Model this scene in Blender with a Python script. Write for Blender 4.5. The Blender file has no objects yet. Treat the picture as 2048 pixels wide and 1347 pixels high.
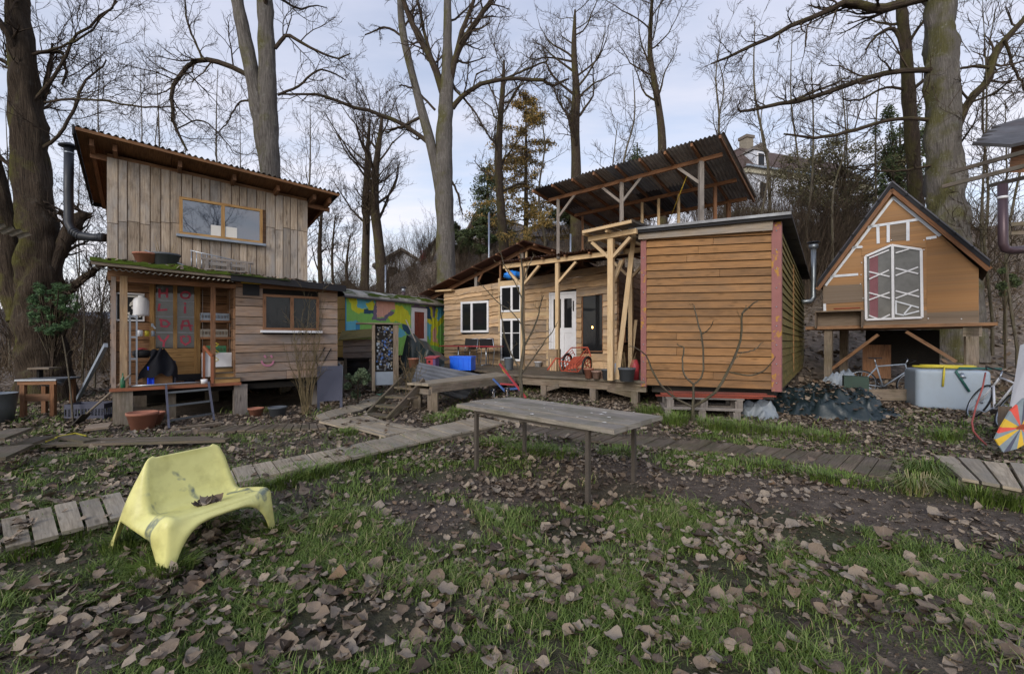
import bpy, math, random
import numpy as np
from mathutils import Vector as V
R = math.radians
random.seed(7); rng = np.random.default_rng(7)
scene = bpy.context.scene
# ---------------------------------------------------------------- camera, sky, sun, exposure
FP, CX, CY, EYE = 910.0, 1024.0, 678.0, 1.45          # focal length / principal point of the survey photo, eye height
cam = bpy.data.cameras.new('camera'); camo = bpy.data.objects.new('camera', cam)
scene.collection.objects.link(camo); scene.camera = camo
camo.location = (0, 0, EYE); camo.rotation_euler = (R(90), 0, 0)
cam.sensor_width = 36; cam.lens = 36*FP/2048; cam.shift_y = (CY-673.5)/2048
cam.clip_start = .05; cam.clip_end = 2000
SUN_EL, SUN_AZ = R(24), R(205)                        # soft low sun, from behind the camera
w = bpy.data.worlds.new('World'); scene.world = w; w.use_nodes = True
nt = w.node_tree; nt.nodes.clear()
def wn(t, **k):
    n = nt.nodes.new(t)
    for a, b in k.items(): setattr(n, a, b)
    return n
out = wn('ShaderNodeOutputWorld'); bg = wn('ShaderNodeBackground'); bg.inputs[1].default_value = .14
sky = wn('ShaderNodeTexSky', sky_type='NISHITA', sun_disc=False, sun_elevation=SUN_EL, sun_rotation=SUN_AZ, air_density=1.0, dust_density=1.2)
co = wn('ShaderNodeTexCoord'); sep = wn('ShaderNodeSeparateXYZ'); nt.links.new(co.outputs['Generated'], sep.inputs[0])
zz = wn('ShaderNodeMath', operation='MAXIMUM'); zz.inputs[1].default_value = .12; nt.links.new(sep.outputs[2], zz.inputs[0])
dv = wn('ShaderNodeVectorMath', operation='DIVIDE'); cb = wn('ShaderNodeCombineXYZ')
for i in range(3): nt.links.new(zz.outputs[0], cb.inputs[i])
nt.links.new(co.outputs['Generated'], dv.inputs[0]); nt.links.new(cb.outputs[0], dv.inputs[1])
mp = wn('ShaderNodeMapping'); mp.inputs['Scale'].default_value = (.55, 1.1, 1); mp.inputs['Rotation'].default_value = (0, 0, .5)
nt.links.new(dv.outputs[0], mp.inputs[0])
nz = wn('ShaderNodeTexNoise'); nz.inputs['Scale'].default_value = 1.3; nz.inputs['Detail'].default_value = 6; nz.inputs['Roughness'].default_value = .55
nt.links.new(mp.outputs[0], nz.inputs[0])
rp = wn('ShaderNodeValToRGB'); rp.color_ramp.elements[0].position = .30; rp.color_ramp.elements[1].position = .62
rp.color_ramp.elements[0].color = (.45, .45, .45, 1); rp.color_ramp.elements[1].color = (.95, .95, .95, 1)
nt.links.new(nz.outputs[0], rp.inputs[0])
# thin high cloud: whiter towards the horizon all the way round
hz = wn('ShaderNodeMapRange'); hz.inputs[1].default_value = .05; hz.inputs[2].default_value = .75
nt.links.new(sep.outputs[2], hz.inputs[0])
cc = wn('ShaderNodeMixRGB'); cc.inputs[1].default_value = (5.4, 5.25, 5.5, 1); cc.inputs[2].default_value = (2.7, 3.0, 4.0, 1)
nt.links.new(hz.outputs[0], cc.inputs[0])
mx = wn('ShaderNodeMixRGB'); nt.links.new(rp.outputs[0], mx.inputs[0]); nt.links.new(sky.outputs[0], mx.inputs[1]); nt.links.new(cc.outputs[0], mx.inputs[2])
nt.links.new(mx.outputs[0], bg.inputs[0]); nt.links.new(bg.outputs[0], out.inputs[0])
sun = bpy.data.lights.new('sun', 'SUN'); sun.energy = 1.5; sun.angle = R(25); sun.color = (1, .95, .88)
suno = bpy.data.objects.new('sun', sun); scene.collection.objects.link(suno)
sd = V((math.sin(SUN_AZ)*math.cos(SUN_EL), math.cos(SUN_AZ)*math.cos(SUN_EL), math.sin(SUN_EL)))
suno.rotation_euler = sd.to_track_quat('Z', 'Y').to_euler()
vs = scene.view_settings; vs.view_transform = 'Standard'; vs.look = 'None'; vs.gamma = 1; vs.exposure = 0.58; vs.use_curve_mapping = False
scene.cycles.max_bounces = 6; scene.cycles.transparent_max_bounces = 8

# ---------------------------------------------------------------- helpers
def ss(a, b, x):
    t = np.clip((np.asarray(x, float)-a)/(b-a), 0, 1); return t*t*(3-2*t)
_perm = np.random.default_rng(3).random((256, 256))
def vnoise(x, y):                                     # value noise, vectorised
    x = np.asarray(x, float); y = np.asarray(y, float)
    xi = np.floor(x).astype(int); yi = np.floor(y).astype(int); fx = x-xi; fy = y-yi
    fx = fx*fx*(3-2*fx); fy = fy*fy*(3-2*fy)
    g = lambda a, b: _perm[a & 255, b & 255]
    return (g(xi, yi)*(1-fx)+g(xi+1, yi)*fx)*(1-fy)+(g(xi, yi+1)*(1-fx)+g(xi+1, yi+1)*fx)*fy
def fbm(x, y, o=3):
    s = 0; a = .5; t = 0
    for i in range(o): s = s+a*vnoise(np.asarray(x)*2**i+17*i, np.asarray(y)*2**i-9*i); t += a; a *= .5
    return s/t
def gz(X, Y):                                         # ground height
    X = np.asarray(X, float); Y = np.asarray(Y, float)
    z = .10*ss(5.5, 10, Y)*ss(-5, 0, X)+.35*ss(9.5, 15, Y)
    y0 = 21-7.5*ss(0, 9, X)
    t = np.clip((Y-y0)/(37-y0), 0, 1)
    z = z+10.2*ss(-26, 2, X)*(.65*t+.35*t*t*(3-2*t))
    z = z+.05*(fbm(X*.9, Y*.9)-.5)+.03*(vnoise(X*3.1, Y*3.1)-.5)
    z = z+.5*(fbm(X*.3+5, Y*.3)-.5)*ss(16, 24, Y)
    return z
def G(X, Y): return float(gz(X, Y))
def px(x, y, d): return V(((x-CX)/FP*d, d, EYE-(y-CY)/FP*d))
def gp(x, y):                                         # where the line of sight meets the ground
    dd = np.linspace(1.2, 60, 6000); X = (x-CX)/FP*dd; Z = EYE-(y-CY)/FP*dd
    k = int(np.argmax(Z <= gz(X, dd))); d = dd[k]; return V((X[k], d, G(X[k], d)))
class Fr:                                             # a vertical building frame: u along the front, v back, z up
    def __init__(s, ox, oy, deg):
        s.o = V((ox, oy)); a = R(deg); s.a = a; s.U = V((math.cos(a), math.sin(a))); s.N = V((-math.sin(a), math.cos(a)))
    def P(s, u, v, z): q = s.o+s.U*u+s.N*v; return V((q.x, q.y, z))
    def hit(s, x, y, v=0):
        dr = V(((x-CX)/FP, 1)); t = (s.o.dot(s.N)+v)/dr.dot(s.N); q = dr*t
        return (q-s.o).dot(s.U), EYE-(y-CY)/FP*t
    def u(s, x, v=0): return s.hit(x, 0, v)[0]
def link(o): scene.collection.objects.link(o); return o
def tag(o, label=None, cat=None, group=None, kind=None):
    for k, v in (('label', label), ('category', cat), ('group', group), ('kind', kind)):
        if v: o[k] = v
    return o
def thing(name, loc, label, cat, group=None):
    o = link(bpy.data.objects.new(name, None)); o.location = loc; o.empty_display_size = .2
    o['_o'] = tuple(loc); return tag(o, label, cat, group)
class MB:
    def __init__(s): s.v = []; s.f = []; s.uv = []; s.m = []; s.sm = []
    def add(s, vs, fs, uvs=None, m=0, smooth=False):
        b = len(s.v); s.v += [tuple(p) for p in vs]
        for i, f in enumerate(fs):
            s.f.append([b+j for j in f]); s.m.append(m); s.sm.append(smooth)
            s.uv += uvs[i] if uvs else [(vs[j][0]+vs[j][1], vs[j][2]) for j in f]
        return s
    def hexa(s, c, m=0):                              # 8 corners: bottom 0-3, top 4-7
        c = [V(p) for p in c]
        e = [(c[1]-c[0]).length, (c[3]-c[0]).length, (c[4]-c[0]).length]
        loc = [(0, 0, 0), (1, 0, 0), (1, 1, 0), (0, 1, 0), (0, 0, 1), (1, 0, 1), (1, 1, 1), (0, 1, 1)]
        loc = [tuple(a*b for a, b in zip(p, e)) for p in loc]
        fs = [(0, 3, 2, 1), (4, 5, 6, 7), (0, 1, 5, 4), (2, 3, 7, 6), (1, 2, 6, 5), (3, 0, 4, 7)]
        ax = [(0, 1), (0, 1), (0, 2), (0, 2), (1, 2), (1, 2)]
        L = max(range(3), key=lambda i: e[i]); uvs = []
        for f, (a, b) in zip(fs, ax):
            if b == L or (a != L and e[b] > e[a]): a, b = b, a
            uvs.append([(loc[i][a], loc[i][b]+.37*(a+2*b)) for i in f])
        return s.add(c, fs, uvs, m)
    def beam(s, p0, p1, w, h, up=(0, 0, 1), m=0, twist=0):  # bar of section w (sideways) x h (up), axis p0-p1
        p0 = V(p0); p1 = V(p1); d = (p1-p0).normalized(); up = V(up)
        if abs(d.dot(up.normalized())) > .98: up = V((0, 1, 0))
        sd = d.cross(up).normalized(); u2 = sd.cross(d).normalized()
        a = sd*w/2; b = u2*h/2
        return s.hexa([p0-a-b, p1-a-b, p1+a-b, p0+a-b, p0-a+b, p1-a+b, p1+a+b, p0+a+b], m)
    def fbox(s, fr, u0, u1, v0, v1, z0, z1, m=0):
        P = fr.P
        return s.hexa([P(u0, v0, z0), P(u1, v0, z0), P(u1, v1, z0), P(u0, v1, z0), P(u0, v0, z1), P(u1, v0, z1), P(u1, v1, z1), P(u0, v1, z1)], m)
    def tube(s, pts, r, n=8, cap=True, m=0, smooth=True, closed=False):
        pts = [V(p) for p in pts]; k = len(pts); rs = r if hasattr(r, '__len__') else [r]*k
        b = []; fs = []; uvs = []; L = 0; Ls = []; ref = None
        for i, p in enumerate(pts):
            if closed: t = (pts[(i+1) % k]-pts[i-1]).normalized()
            else: t = (pts[min(i+1, k-1)]-pts[max(i-1, 0)]).normalized()
            if ref is None: ref = t.orthogonal().normalized()
            ref = (ref-t*ref.dot(t)).normalized(); bn = t.cross(ref)
            if i: L += (p-pts[i-1]).length
            Ls.append(L)
            for j in range(n):
                a = 2*math.pi*j/n; b.append(p+(ref*math.cos(a)+bn*math.sin(a))*rs[i])
        for i in range(k if closed else k-1):
            i2 = (i+1) % k
            for j in range(n):
                j2 = (j+1) % n; fs.append((i*n+j, i*n+j2, i2*n+j2, i2*n+j))
                c = 2*math.pi*max(rs[i], .01)/n
                uvs.append([(Ls[i], j*c), (Ls[i], (j+1)*c), (Ls[i2], (j+1)*c), (Ls[i2], j*c)])
        if cap and not closed:
            for ring in (range(n-1, -1, -1), range((k-1)*n, k*n)):
                ring = list(ring); fs.append(ring); uvs.append([(b[q].x, b[q].y) for q in ring])
        return s.add(b, fs, uvs, m, smooth)
    def lathe(s, c, prof, n=20, ax=None, m=0, smooth=True):  # prof [(r,z)], about vertical axis at c
        c = V(c); b = []; fs = []
        for r, z in prof:
            for j in range(n): a = 2*math.pi*j/n; b.append(c+V((r*math.cos(a), r*math.sin(a), z)))
        for i in range(len(prof)-1):
            for j in range(n): j2 = (j+1) % n; fs.append((i*n+j, i*n+j2, (i+1)*n+j2, (i+1)*n+j))
        return s.add(b, fs, None, m, smooth)
    def poly(s, pts, th, nrm, m=0):                   # extruded outline
        nrm = V(nrm).normalized()*th; k = len(pts); a = [V(p) for p in pts]; b = [p+nrm for p in a]
        fs = [list(range(k-1, -1, -1)), list(range(k, 2*k))]+[(i, (i+1) % k, k+(i+1) % k, k+i) for i in range(k)]
        return s.add(a+b, fs, None, m)
    def grid(s, f, nu, nv, m=0, smooth=True, uvs=(1, 1)):
        b = [f(i/nu, j/nv) for j in range(nv+1) for i in range(nu+1)]; fs = []; uv = []
        for j in range(nv):
            for i in range(nu):
                fs.append((j*(nu+1)+i, j*(nu+1)+i+1, (j+1)*(nu+1)+i+1, (j+1)*(nu+1)+i))
                uv.append([(i/nu*uvs[0], j/nv*uvs[1]), ((i+1)/nu*uvs[0], j/nv*uvs[1]), ((i+1)/nu*uvs[0], (j+1)/nv*uvs[1]), (i/nu*uvs[0], (j+1)/nv*uvs[1])])
        return s.add(b, fs, uv, m, smooth)
    def build(s, name, mats, parent=None, label=None, cat=None, group=None, kind=None, base=None):
        if not isinstance(mats, (list, tuple)): mats = [mats]
        if parent is not None: org = V(parent['_o'])
        elif base is not None: org = V(base)
        else:
            a = np.array(s.v); org = V(((a[:, 0].min()+a[:, 0].max())/2, (a[:, 1].min()+a[:, 1].max())/2, a[:, 2].min()))
        me = bpy.data.meshes.new(name)
        me.from_pydata([(p[0]-org.x, p[1]-org.y, p[2]-org.z) for p in s.v], [], s.f)
        ul = me.uv_layers.new(name='UVMap'); ul.data.foreach_set('uv', np.array(s.uv, np.float32).ravel())
        me.polygons.foreach_set('material_index', s.m); me.polygons.foreach_set('use_smooth', s.sm)
        for x in mats: me.materials.append(M[x] if isinstance(x, str) else x)
        o = link(bpy.data.objects.new(name, me)); o['_o'] = tuple(org)
        if parent is not None: o.parent = parent
        else: o.location = org
        return tag(o, label, cat, group, kind)
def npmesh(name, verts, faces, mat, parent=None, uv=None, smooth=True, vcol=None, label=None, cat=None, group=None, kind=None):
    verts = np.asarray(verts, np.float32); faces = np.asarray(faces, np.int32); k = faces.shape[1]
    org = np.array(parent['_o'] if parent is not None else (0, 0, 0), np.float32)
    me = bpy.data.meshes.new(name); me.vertices.add(len(verts)); me.vertices.foreach_set('co', (verts-org).ravel())
    me.loops.add(faces.size); me.loops.foreach_set('vertex_index', faces.ravel())
    me.polygons.add(len(faces)); me.polygons.foreach_set('loop_start', np.arange(0, faces.size, k, dtype=np.int32))
    me.polygons.foreach_set('use_smooth', np.full(len(faces), smooth))
    if uv is not None: ul = me.uv_layers.new(name='UVMap'); ul.data.foreach_set('uv', np.asarray(uv, np.float32).ravel())
    if vcol is not None:
        at = me.attributes.new('tint', 'FLOAT', 'POINT'); at.data.foreach_set('value', np.asarray(vcol, np.float32))
    me.update(calc_edges=True); me.materials.append(M[mat])
    o = link(bpy.data.objects.new(name, me)); o['_o'] = (0, 0, 0) if parent is None else parent['_o']
    if parent is not None: o.parent = parent
    return tag(o, label, cat, group, kind)
def copy_tree(o, parent=None):
    c = o.copy(); link(c); c.parent = parent
    for ch in list(o.children): copy_tree(ch, c)
    return c

# ---------------------------------------------------------------- materials
M = {}
def lin(h):
    h = h.lstrip('#'); c = [int(h[i:i+2], 16)/255 for i in (0, 2, 4)]
    return tuple((x/12.92 if x <= .04045 else ((x+.055)/1.055)**2.4) for x in c)+(1,)
class NT:
    def __init__(s, name):
        s.m = bpy.data.materials.new(name); s.m.use_nodes = True; s.t = s.m.node_tree; s.b = s.t.nodes['Principled BSDF']; M[name] = s.m
    def n(s, t, ins=None, **k):
        n = s.t.nodes.new('ShaderNode'+t)
        for a, b in k.items(): setattr(n, a, b)
        for a, b in (ins or {}).items():
            if hasattr(b, 'is_output'): s.t.links.new(b, n.inputs[a])
            else: n.inputs[a].default_value = b
        return n
    def noise(s, vec, scale, detail=4, rough=.55, dist=0): return s.n('TexNoise', {'Vector': vec, 'Scale': scale, 'Detail': detail, 'Roughness': rough, 'Distortion': dist}).outputs[0]
    def ramp(s, f, *st):
        r = s.n('ValToRGB', {0: f}); e = r.color_ramp.elements
        while len(e) < len(st): e.new(.5)
        for x, (p, c) in zip(e, st): x.position = p; x.color = c if hasattr(c, '__len__') else (c, c, c, 1)
        return r.outputs[0]
    def mix(s, f, a, b, mode='MIX'): return s.n('MixRGB', {0: f, 1: a, 2: b}, blend_type=mode).outputs[0]
    def math(s, op, a, b=0.0): return s.n('Math', {0: a, 1: b}, operation=op).outputs[0]
    def mapv(s, vec, scale, loc=None): return s.n('Mapping', {'Vector': vec, 'Scale': scale, **({'Location': loc} if loc is not None else {})}).outputs[0]
    def out(s, col, rough=.8, bump=None, bs=.3, bd=.01, **k):
        for nm, v in [('Base Color', col), ('Roughness', rough)]+[(a.replace('_', ' '), b) for a, b in k.items()]:
            if hasattr(v, 'is_output'): s.t.links.new(v, s.b.inputs[nm])
            else: s.b.inputs[nm].default_value = v
        if bump is not None:
            bn = s.n('Bump', {'Height': bump, 'Strength': bs, 'Distance': bd}); s.t.links.new(bn.outputs[0], s.b.inputs['Normal'])
        return s.m
    def uv(s, jitter=True):                          # board coordinates in metres, shifted per piece
        u = s.n('TexCoord').outputs['UV']
        if not jitter: return u
        r = s.n('ObjectInfo').outputs['Random']
        cx = s.n('CombineXYZ', {0: s.math('MULTIPLY', r, 37.3), 1: s.math('MULTIPLY', r, 71.9), 2: s.math('MULTIPLY', r, 13.1)}).outputs[0]
        return s.n('VectorMath', {0: u, 1: cx}, operation='ADD').outputs[0]
    def obj(s): return s.n('TexCoord').outputs['Object']
    def rnd(s): return s.n('ObjectInfo').outputs['Random']
def wood(name, light, dark, grey='#8a8580', gmix=.4, var=.35, rough=.78, moss=0, knots=.6, stain=.5):
    t = NT(name); uv = t.uv()
    g = t.noise(t.mapv(uv, (1.6, 26, 1)), 2.2, 6, .62, .4)
    col = t.ramp(g, (.30, lin(dark)), (.66, lin(light)))
    lo = t.noise(t.mapv(uv, (1.1, 3.2, 1)), 2.0, 4, .6)
    r = t.rnd()
    gm = t.math('MULTIPLY', t.ramp(lo, (.35, 0.0), (.7, 1.0)), gmix)
    gm = t.math('ADD', gm, t.math('MULTIPLY', t.math('SUBTRACT', r, .5), gmix*.9))
    gcol = t.mix(g, tuple(x*.55 for x in lin(grey)[:3])+(1,), lin(grey))
    col = t.mix(t.n('Clamp', {0: gm}).outputs[0], col, gcol)
    kv = t.n('TexVoronoi', {'Vector': t.mapv(uv, (1.9, 6.5, 1)), 'Scale': 1.15, 'Randomness': 1.0})
    kn = t.ramp(kv.outputs['Distance'], (.05, 1.0), (.17, 0.0))
    col = t.mix(t.math('MULTIPLY', kn, knots), col, tuple(x*.35 for x in lin(dark)[:3])+(1,))
    st = t.noise(t.mapv(uv, (.8, 1.6, 1)), 1.7, 5, .7)
    col = t.mix(t.math('MULTIPLY', t.ramp(st, (.52, 0.0), (.74, 1.0)), stain), col, tuple(x*.4 for x in lin(dark)[:3])+(1,))
    r2 = t.math('FRACT', t.math('MULTIPLY', r, 7.31))
    val = t.math('ADD', t.math('MULTIPLY', r2, var), 1-var*.5)
    col = t.mix(1.0, col, t.n('CombineXYZ', {0: val, 1: val, 2: val}).outputs[0], 'MULTIPLY')
    if moss:
        mo = t.noise(t.obj(), 3.1, 5, .65)
        up = t.n('SeparateXYZ', {0: t.n('NewGeometry').outputs['Normal']}).outputs[2]
        mf = t.math('MULTIPLY', t.ramp(mo, (.45, 0.0), (.62, 1.0)), moss)
        col = t.mix(mf, col, (.055, .07, .018, 1))
    t.out(col, rough, t.math('ADD', g, t.math('MULTIPLY', kn, .3)), .5, .004, Specular_IOR_Level=.25)
def plain(name, col, rough=.6, metal=0, var=.12, dirt=.25, scale=6, spec=.4, dcol=(.05, .04, .03, 1), bump=.15, **k):
    t = NT(name); o = t.obj(); c = lin(col) if isinstance(col, str) else col
    n = t.noise(o, scale, 5, .65); f = t.math('MULTIPLY', t.ramp(n, (.45, 0.0), (.75, 1.0)), dirt)
    cc = t.mix(f, c, dcol)
    n2 = t.noise(o, scale*.3, 3); cc = t.mix(t.math('MULTIPLY', n2, var*2), cc, tuple(x*.6 for x in c[:3])+(1,))
    t.out(cc, t.math('ADD', t.math('MULTIPLY', n, .3), rough-.15), n, bump, .01, Metallic=metal, Specular_IOR_Level=spec, **k)
wood('plank_grey', '#baa994', '#806e5c', '#a8a19a', .9, .48, stain=.8)
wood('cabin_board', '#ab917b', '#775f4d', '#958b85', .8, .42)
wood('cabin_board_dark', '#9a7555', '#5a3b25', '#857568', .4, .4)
wood('door_wood', '#b8935f', '#86613a', '#9a8060', .2, .12, stain=.15)
wood('soffit', '#8a6443', '#5b3b24', '#6e5a4a', .3, .3)
wood('larch', '#cfb08a', '#a58461', '#978b80', .7, .6, stain=.4)
wood('new_timber', '#d9bf98', '#bb9a70', '#b3a48c', .3, .18, stain=.12, knots=.4)
wood('shed_board', '#a2794f', '#83603e', '#84694f', .65, .4, stain=.5)
wood('shed_side', '#8f7c46', '#5b4c28', '#6c6a3a', .5, .3, moss=.5)
wood('old_timber', '#8f8070', '#584a3d', '#8c857c', .6, .3, moss=.25)
wood('post_grey', '#9a9088', '#665e57', '#95918d', .5, .2)
wood('brown_timber', '#93694a', '#5c3c27', '#7b6a5c', .35, .3)
wood('walkway', '#b0a28d', '#766a58', '#9e978a', .7, .38, stain=.35)
wood('walkway_dark', '#7e7060', '#473d32', '#726a60', .6, .4, stain=.5, moss=.3)
wood('table_wood', '#b3a898', '#5f564a', '#9c958c', .8, .4, moss=.3, stain=.55)
wood('ply', '#a77e55', '#99714a', '#84705a', .6, .3, knots=.05, stain=.6)
wood('ply_grey', '#8c7a68', '#655646', '#80766c', .4, .15, knots=.1)
wood('red_plank', '#a0503c', '#6e3226', '#80605a', .4, .3)
wood('log_end', '#a08e7c', '#5f5246', '#8c857c', .6, .2)
def sheet(name, c1, c2, rough=.5, metal=.5, rust=0.0, moss=0.0):
    t = NT(name); o = t.obj(); n = t.noise(o, 2.3, 6, .65); n2 = t.noise(o, 9, 4)
    col = t.mix(t.ramp(n, (.35, 0.0), (.7, 1.0)), lin(c1), lin(c2))
    rv = t.math('ADD', t.math('MULTIPLY', t.rnd(), .4), .8); col = t.mix(1, col, t.n('CombineXYZ', {0: rv, 1: rv, 2: rv}).outputs[0], 'MULTIPLY')
    if rust: col = t.mix(t.math('MULTIPLY', t.ramp(t.noise(o, 1.1, 6, .7), (.48, 0.0), (.66, 1.0)), rust), col, lin('#5f3522'))
    if moss: col = t.mix(t.math('MULTIPLY', t.ramp(t.noise(o, 3.3, 6, .7), (.42, 0.0), (.58, 1.0)), moss), col, (.06, .085, .012, 1))
    t.out(col, t.math('ADD', t.math('MULTIPLY', n2, .3), rough-.1), n2, .15, .004, Metallic=metal)
sheet('galvanised', '#8f9296', '#6d6f72', .45, .55, .12)
sheet('old_sheet', '#b3aca4', '#867f77', .7, .0, .3)
sheet('rusty_sheet', '#6a4738', '#41302a', .7, .1, .8)
sheet('dark_sheet', '#5b5a5c', '#3f3d3d', .6, .25, .15)
sheet('clear_sheet', '#b5ada0', '#8d8578', .5, 0, .2, .3)
sheet('lean_sheet', '#989ba1', '#7b7f85', .5, .25, .05)
plain('moss', (.075, .11, .012, 1), .95, 0, .5, .55, 7, .1, (.03, .035, .012, 1), .9)
plain('tar_black', '#26262a', .8, 0, .3, .3, 8, .3)
plain('pipe_black', '#2b2e35', .5, .1, .1, .1, 6)
plain('pipe_zinc', '#7d8388', .4, .7, .2, .25, 7)
plain('pipe_brown', '#4f3f45', .4, .3, .1, .15, 6)
plain('white_paint', '#dcdcdf', .45, 0, .05, .12, 6)
plain('white_plastic', '#e4e4e6', .4, 0, .05, .1, 6)
plain('grey_paint', '#9fa3ab', .5, 0, .05, .12)
t = NT('red_frame'); o = t.obj(); n = t.noise(o, 5, 5, .65); c = t.mix(n, lin('#7d4f4c'), lin('#99645f')); c = t.mix(t.ramp(t.noise(t.mapv(o, (1, 1, .8)), 1.9, 5, .75), (.55, 0.0), (.57, 1.0)), c, lin('#a87a30')); c = t.mix(t.ramp(t.noise(o, 14, 4, .7), (.6, 0.0), (.75, .6)), c, lin('#4a3430')); t.out(c, .7, n, .2, .01)
plain('yellow_old', '#c08a2e', .7, 0, .2, .4, 12)
plain('steel', '#a9b0ba', .35, .75, .1, .15)
plain('dark_steel', '#4a4642', .5, .4, .2, .3)
plain('leg_steel', '#625a52', .55, .35, .2, .3)
plain('black', '#17171a', .7, 0, .1, .1)
plain('black_rubber', '#242426', .8, 0, .1, .2)
plain('dark_room', '#1a1714', .95, 0, .3, .3)  # near-black colour, puts the darkness of interiors into the surface
plain('charcoal', '#4e505e', .8, 0, .12, .12, 5)
plain('terracotta', '#a06a55', .75, 0, .15, .3, 7)
plain('pot_grey', '#555a60', .6, 0, .1, .15)
plain('pot_clay', '#a58778', .8, 0, .2, .3)
plain('blue_plastic', '#1f6cf0', .4, 0, .05, .06)
plain('blue_cloth', '#1848d8', .7, 0, .1, .1)
plain('blue_tarp', '#2a86e8', .5, 0, .15, .05)
plain('blue_grey', '#8c96a2', .5, 0, .1, .2)
plain('crate_grey', '#8a8378', .6, 0, .1, .25)
plain('green_plastic', '#3f7a54', .5, 0, .1, .15)
plain('cart_red', '#b9543c', .6, .1, .2, .3, 8, .4, lin('#6b3a28'))
plain('red_paint', '#a33a40', .5, 0, .1, .12)
plain('letter_red', '#b8465a', .6, 0, .05, .05)
plain('pink_spray', '#b2748a', .8, 0, .05, .3, 20)
plain('yellow_hose', '#c9b83a', .5, 0, .1, .1)
plain('green_hose', '#2c5f58', .5, 0, .1, .1)
plain('teal_hose', '#2fa58e', .5, 0, .1, .1)
plain('orange_trim', '#935a3e', .7, 0, .2, .3)
plain('red_hose', '#a05048', .5, 0, .1, .1)
plain('tank', '#98a5b2', .45, 0, .08, .35, 2.2, .4, lin('#7f8074'))
plain('stone', '#8d8578', .9, 0, .3, .4, 6, .2)
plain('paper', '#d8d4cc', .8, 0, .05, .05)
plain('jacket', '#1b1c22', .9, 0, .3, .1, 8, .2)
plain('bottle_green', '#1f5a3c', .15, 0, .05, .0)
plain('house_wall', '#bfc3cc', .85, 0, .06, .15, 1.0)
plain('house_cream', '#aaa592', .85, 0, .06, .15, 1.0)
plain('roof_tile', '#5a4b46', .85, 0, .4, .4, 3)
plain('roof_slate', '#71685f', .85, 0, .3, .3, 3)
plain('sticker', '#3a8f5c', .7)
plain('purple', '#5f4a78', .6)
plain('skin_tape', '#d9dde3', .5)
plain('yellow_plain', '#c9a83c', .7)  # one even yellow for foam strip, gable panel, strap and tape
t = NT('glass_dark'); t.out((.014, .015, .017, 1), .03, IOR=1.5, Specular_IOR_Level=.3)
t = NT('glass_hut'); t.out(t.mix(t.noise(t.obj(), 4, 4, .6), (.03, .03, .028, 1), (.17, .17, .165, 1)), .06, IOR=1.5, Specular_IOR_Level=.5)  # mottled pale base: reflections painted into hut panes, curtain grey on the door
t = NT('glass_sky'); t.out((.03, .04, .06, 1), .02, IOR=2.5, Specular_IOR_Level=.5)
t = NT('tumbler'); t.out((.95, .97, .97, 1), .03, IOR=1.45, Transmission_Weight=1.0)
t = NT('lamp_glow'); t.b.inputs['Emission Color'].default_value = (1, .5, .12, 1); t.b.inputs['Emission Strength'].default_value = 6; t.out((1, .6, .2, 1), .5)
plain('case_green', '#2b4238', .6)
plain('dull_blue', '#3c5f9c', .6)
t = NT('tarp_green'); o = t.obj(); n = t.noise(o, 7, 5); t.out(t.mix(n, lin('#141d1e'), lin('#28363a')), t.math('ADD', t.math('MULTIPLY', n, .3), .25), t.noise(o, 22, 4), .3, .01)
t = NT('tarp_grey'); o = t.obj(); n = t.noise(o, 7, 5); t.out(t.mix(n, lin('#5f6870'), lin('#98a0a8')), .5, t.noise(o, 22, 4), .3, .01)
# ---------------------------------------------------------------- ground
def seq(*segs):
    a = []
    for s0, s1, st in segs: a += list(np.arange(s0, s1, st))
    return np.array(a+[segs[-1][1]])
gx = seq((-260, -60, 20), (-60, -20, 2.5), (-20, -9, .5), (-9, 9, .09), (9, 20, .5), (20, 60, 2.5), (60, 260, 20))
gy = seq((-60, -6, 6), (-6, 1, .5), (1, 9, .09), (9, 16, .3), (16, 44, .6), (44, 90, 4), (90, 420, 30))
GX, GY = np.meshgrid(gx, gy); GZ = gz(GX, GY)
nx, ny = len(gx), len(gy); idx = np.arange(nx*ny).reshape(ny, nx)
fa = np.stack([idx[:-1, :-1], idx[:-1, 1:], idx[1:, 1:], idx[1:, :-1]], -1).reshape(-1, 4)
def mud(X, Y):                                        # bare trodden earth: 1, grass: 0
    X = np.asarray(X, float); Y = np.asarray(Y, float)
    n = fbm(X*.95+3, Y*.95+8, 4)
    for cx_, cy_, rx_, ry_, k_ in ((-2.1, 3.0, 1.0, .9, -.12), (.1, 3.3, .6, .7, -.10), (1.7, 2.9, 1.0, .8, -.10), (2.8, 2.4, .9, .8, -.08), (-1.2, 2.2, .8, .5, -.07), (-3.5, 4.6, 1.2, .7, -.08), (-.75, 3.5, .35, 1.0, .10), (.55, 2.4, .35, .6, .08)): n = n+k_*np.exp(-((X-cx_)/rx_)**2-((Y-cy_)/ry_)**2)
    path = np.exp(-((Y-(4.35-.33*(X-2.0)))/.42)**2)*ss(.6, 2.2, X)       # worn track on the right
    under = np.exp(-(((X-.55)/.75)**2+((Y-4.7)/.75)**2))*.9             # under the table
    left = np.exp(-(((X+.55)/.5)**2+((Y-3.2)/1.1)**2))*.55
    deep = ss(7.0, 9.5, Y)*.35
    return np.clip(ss(.43, .56, n)*.85+path+under+left+deep, 0, 1)
t = NT('ground'); o = t.obj()
n1 = t.noise(o, 1.3, 6, .6); n2 = t.noise(o, 9, 6, .65); n3 = t.noise(o, 45, 4, .6)
soil = t.ramp(n2, (.3, (.062, .046, .034, 1)), (.55, (.15, .117, .09, 1)), (.8, (.25, .20, .16, 1)))
green = t.ramp(n3, (.3, (.05, .045, .022, 1)), (.7, (.095, .10, .045, 1)))
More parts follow.
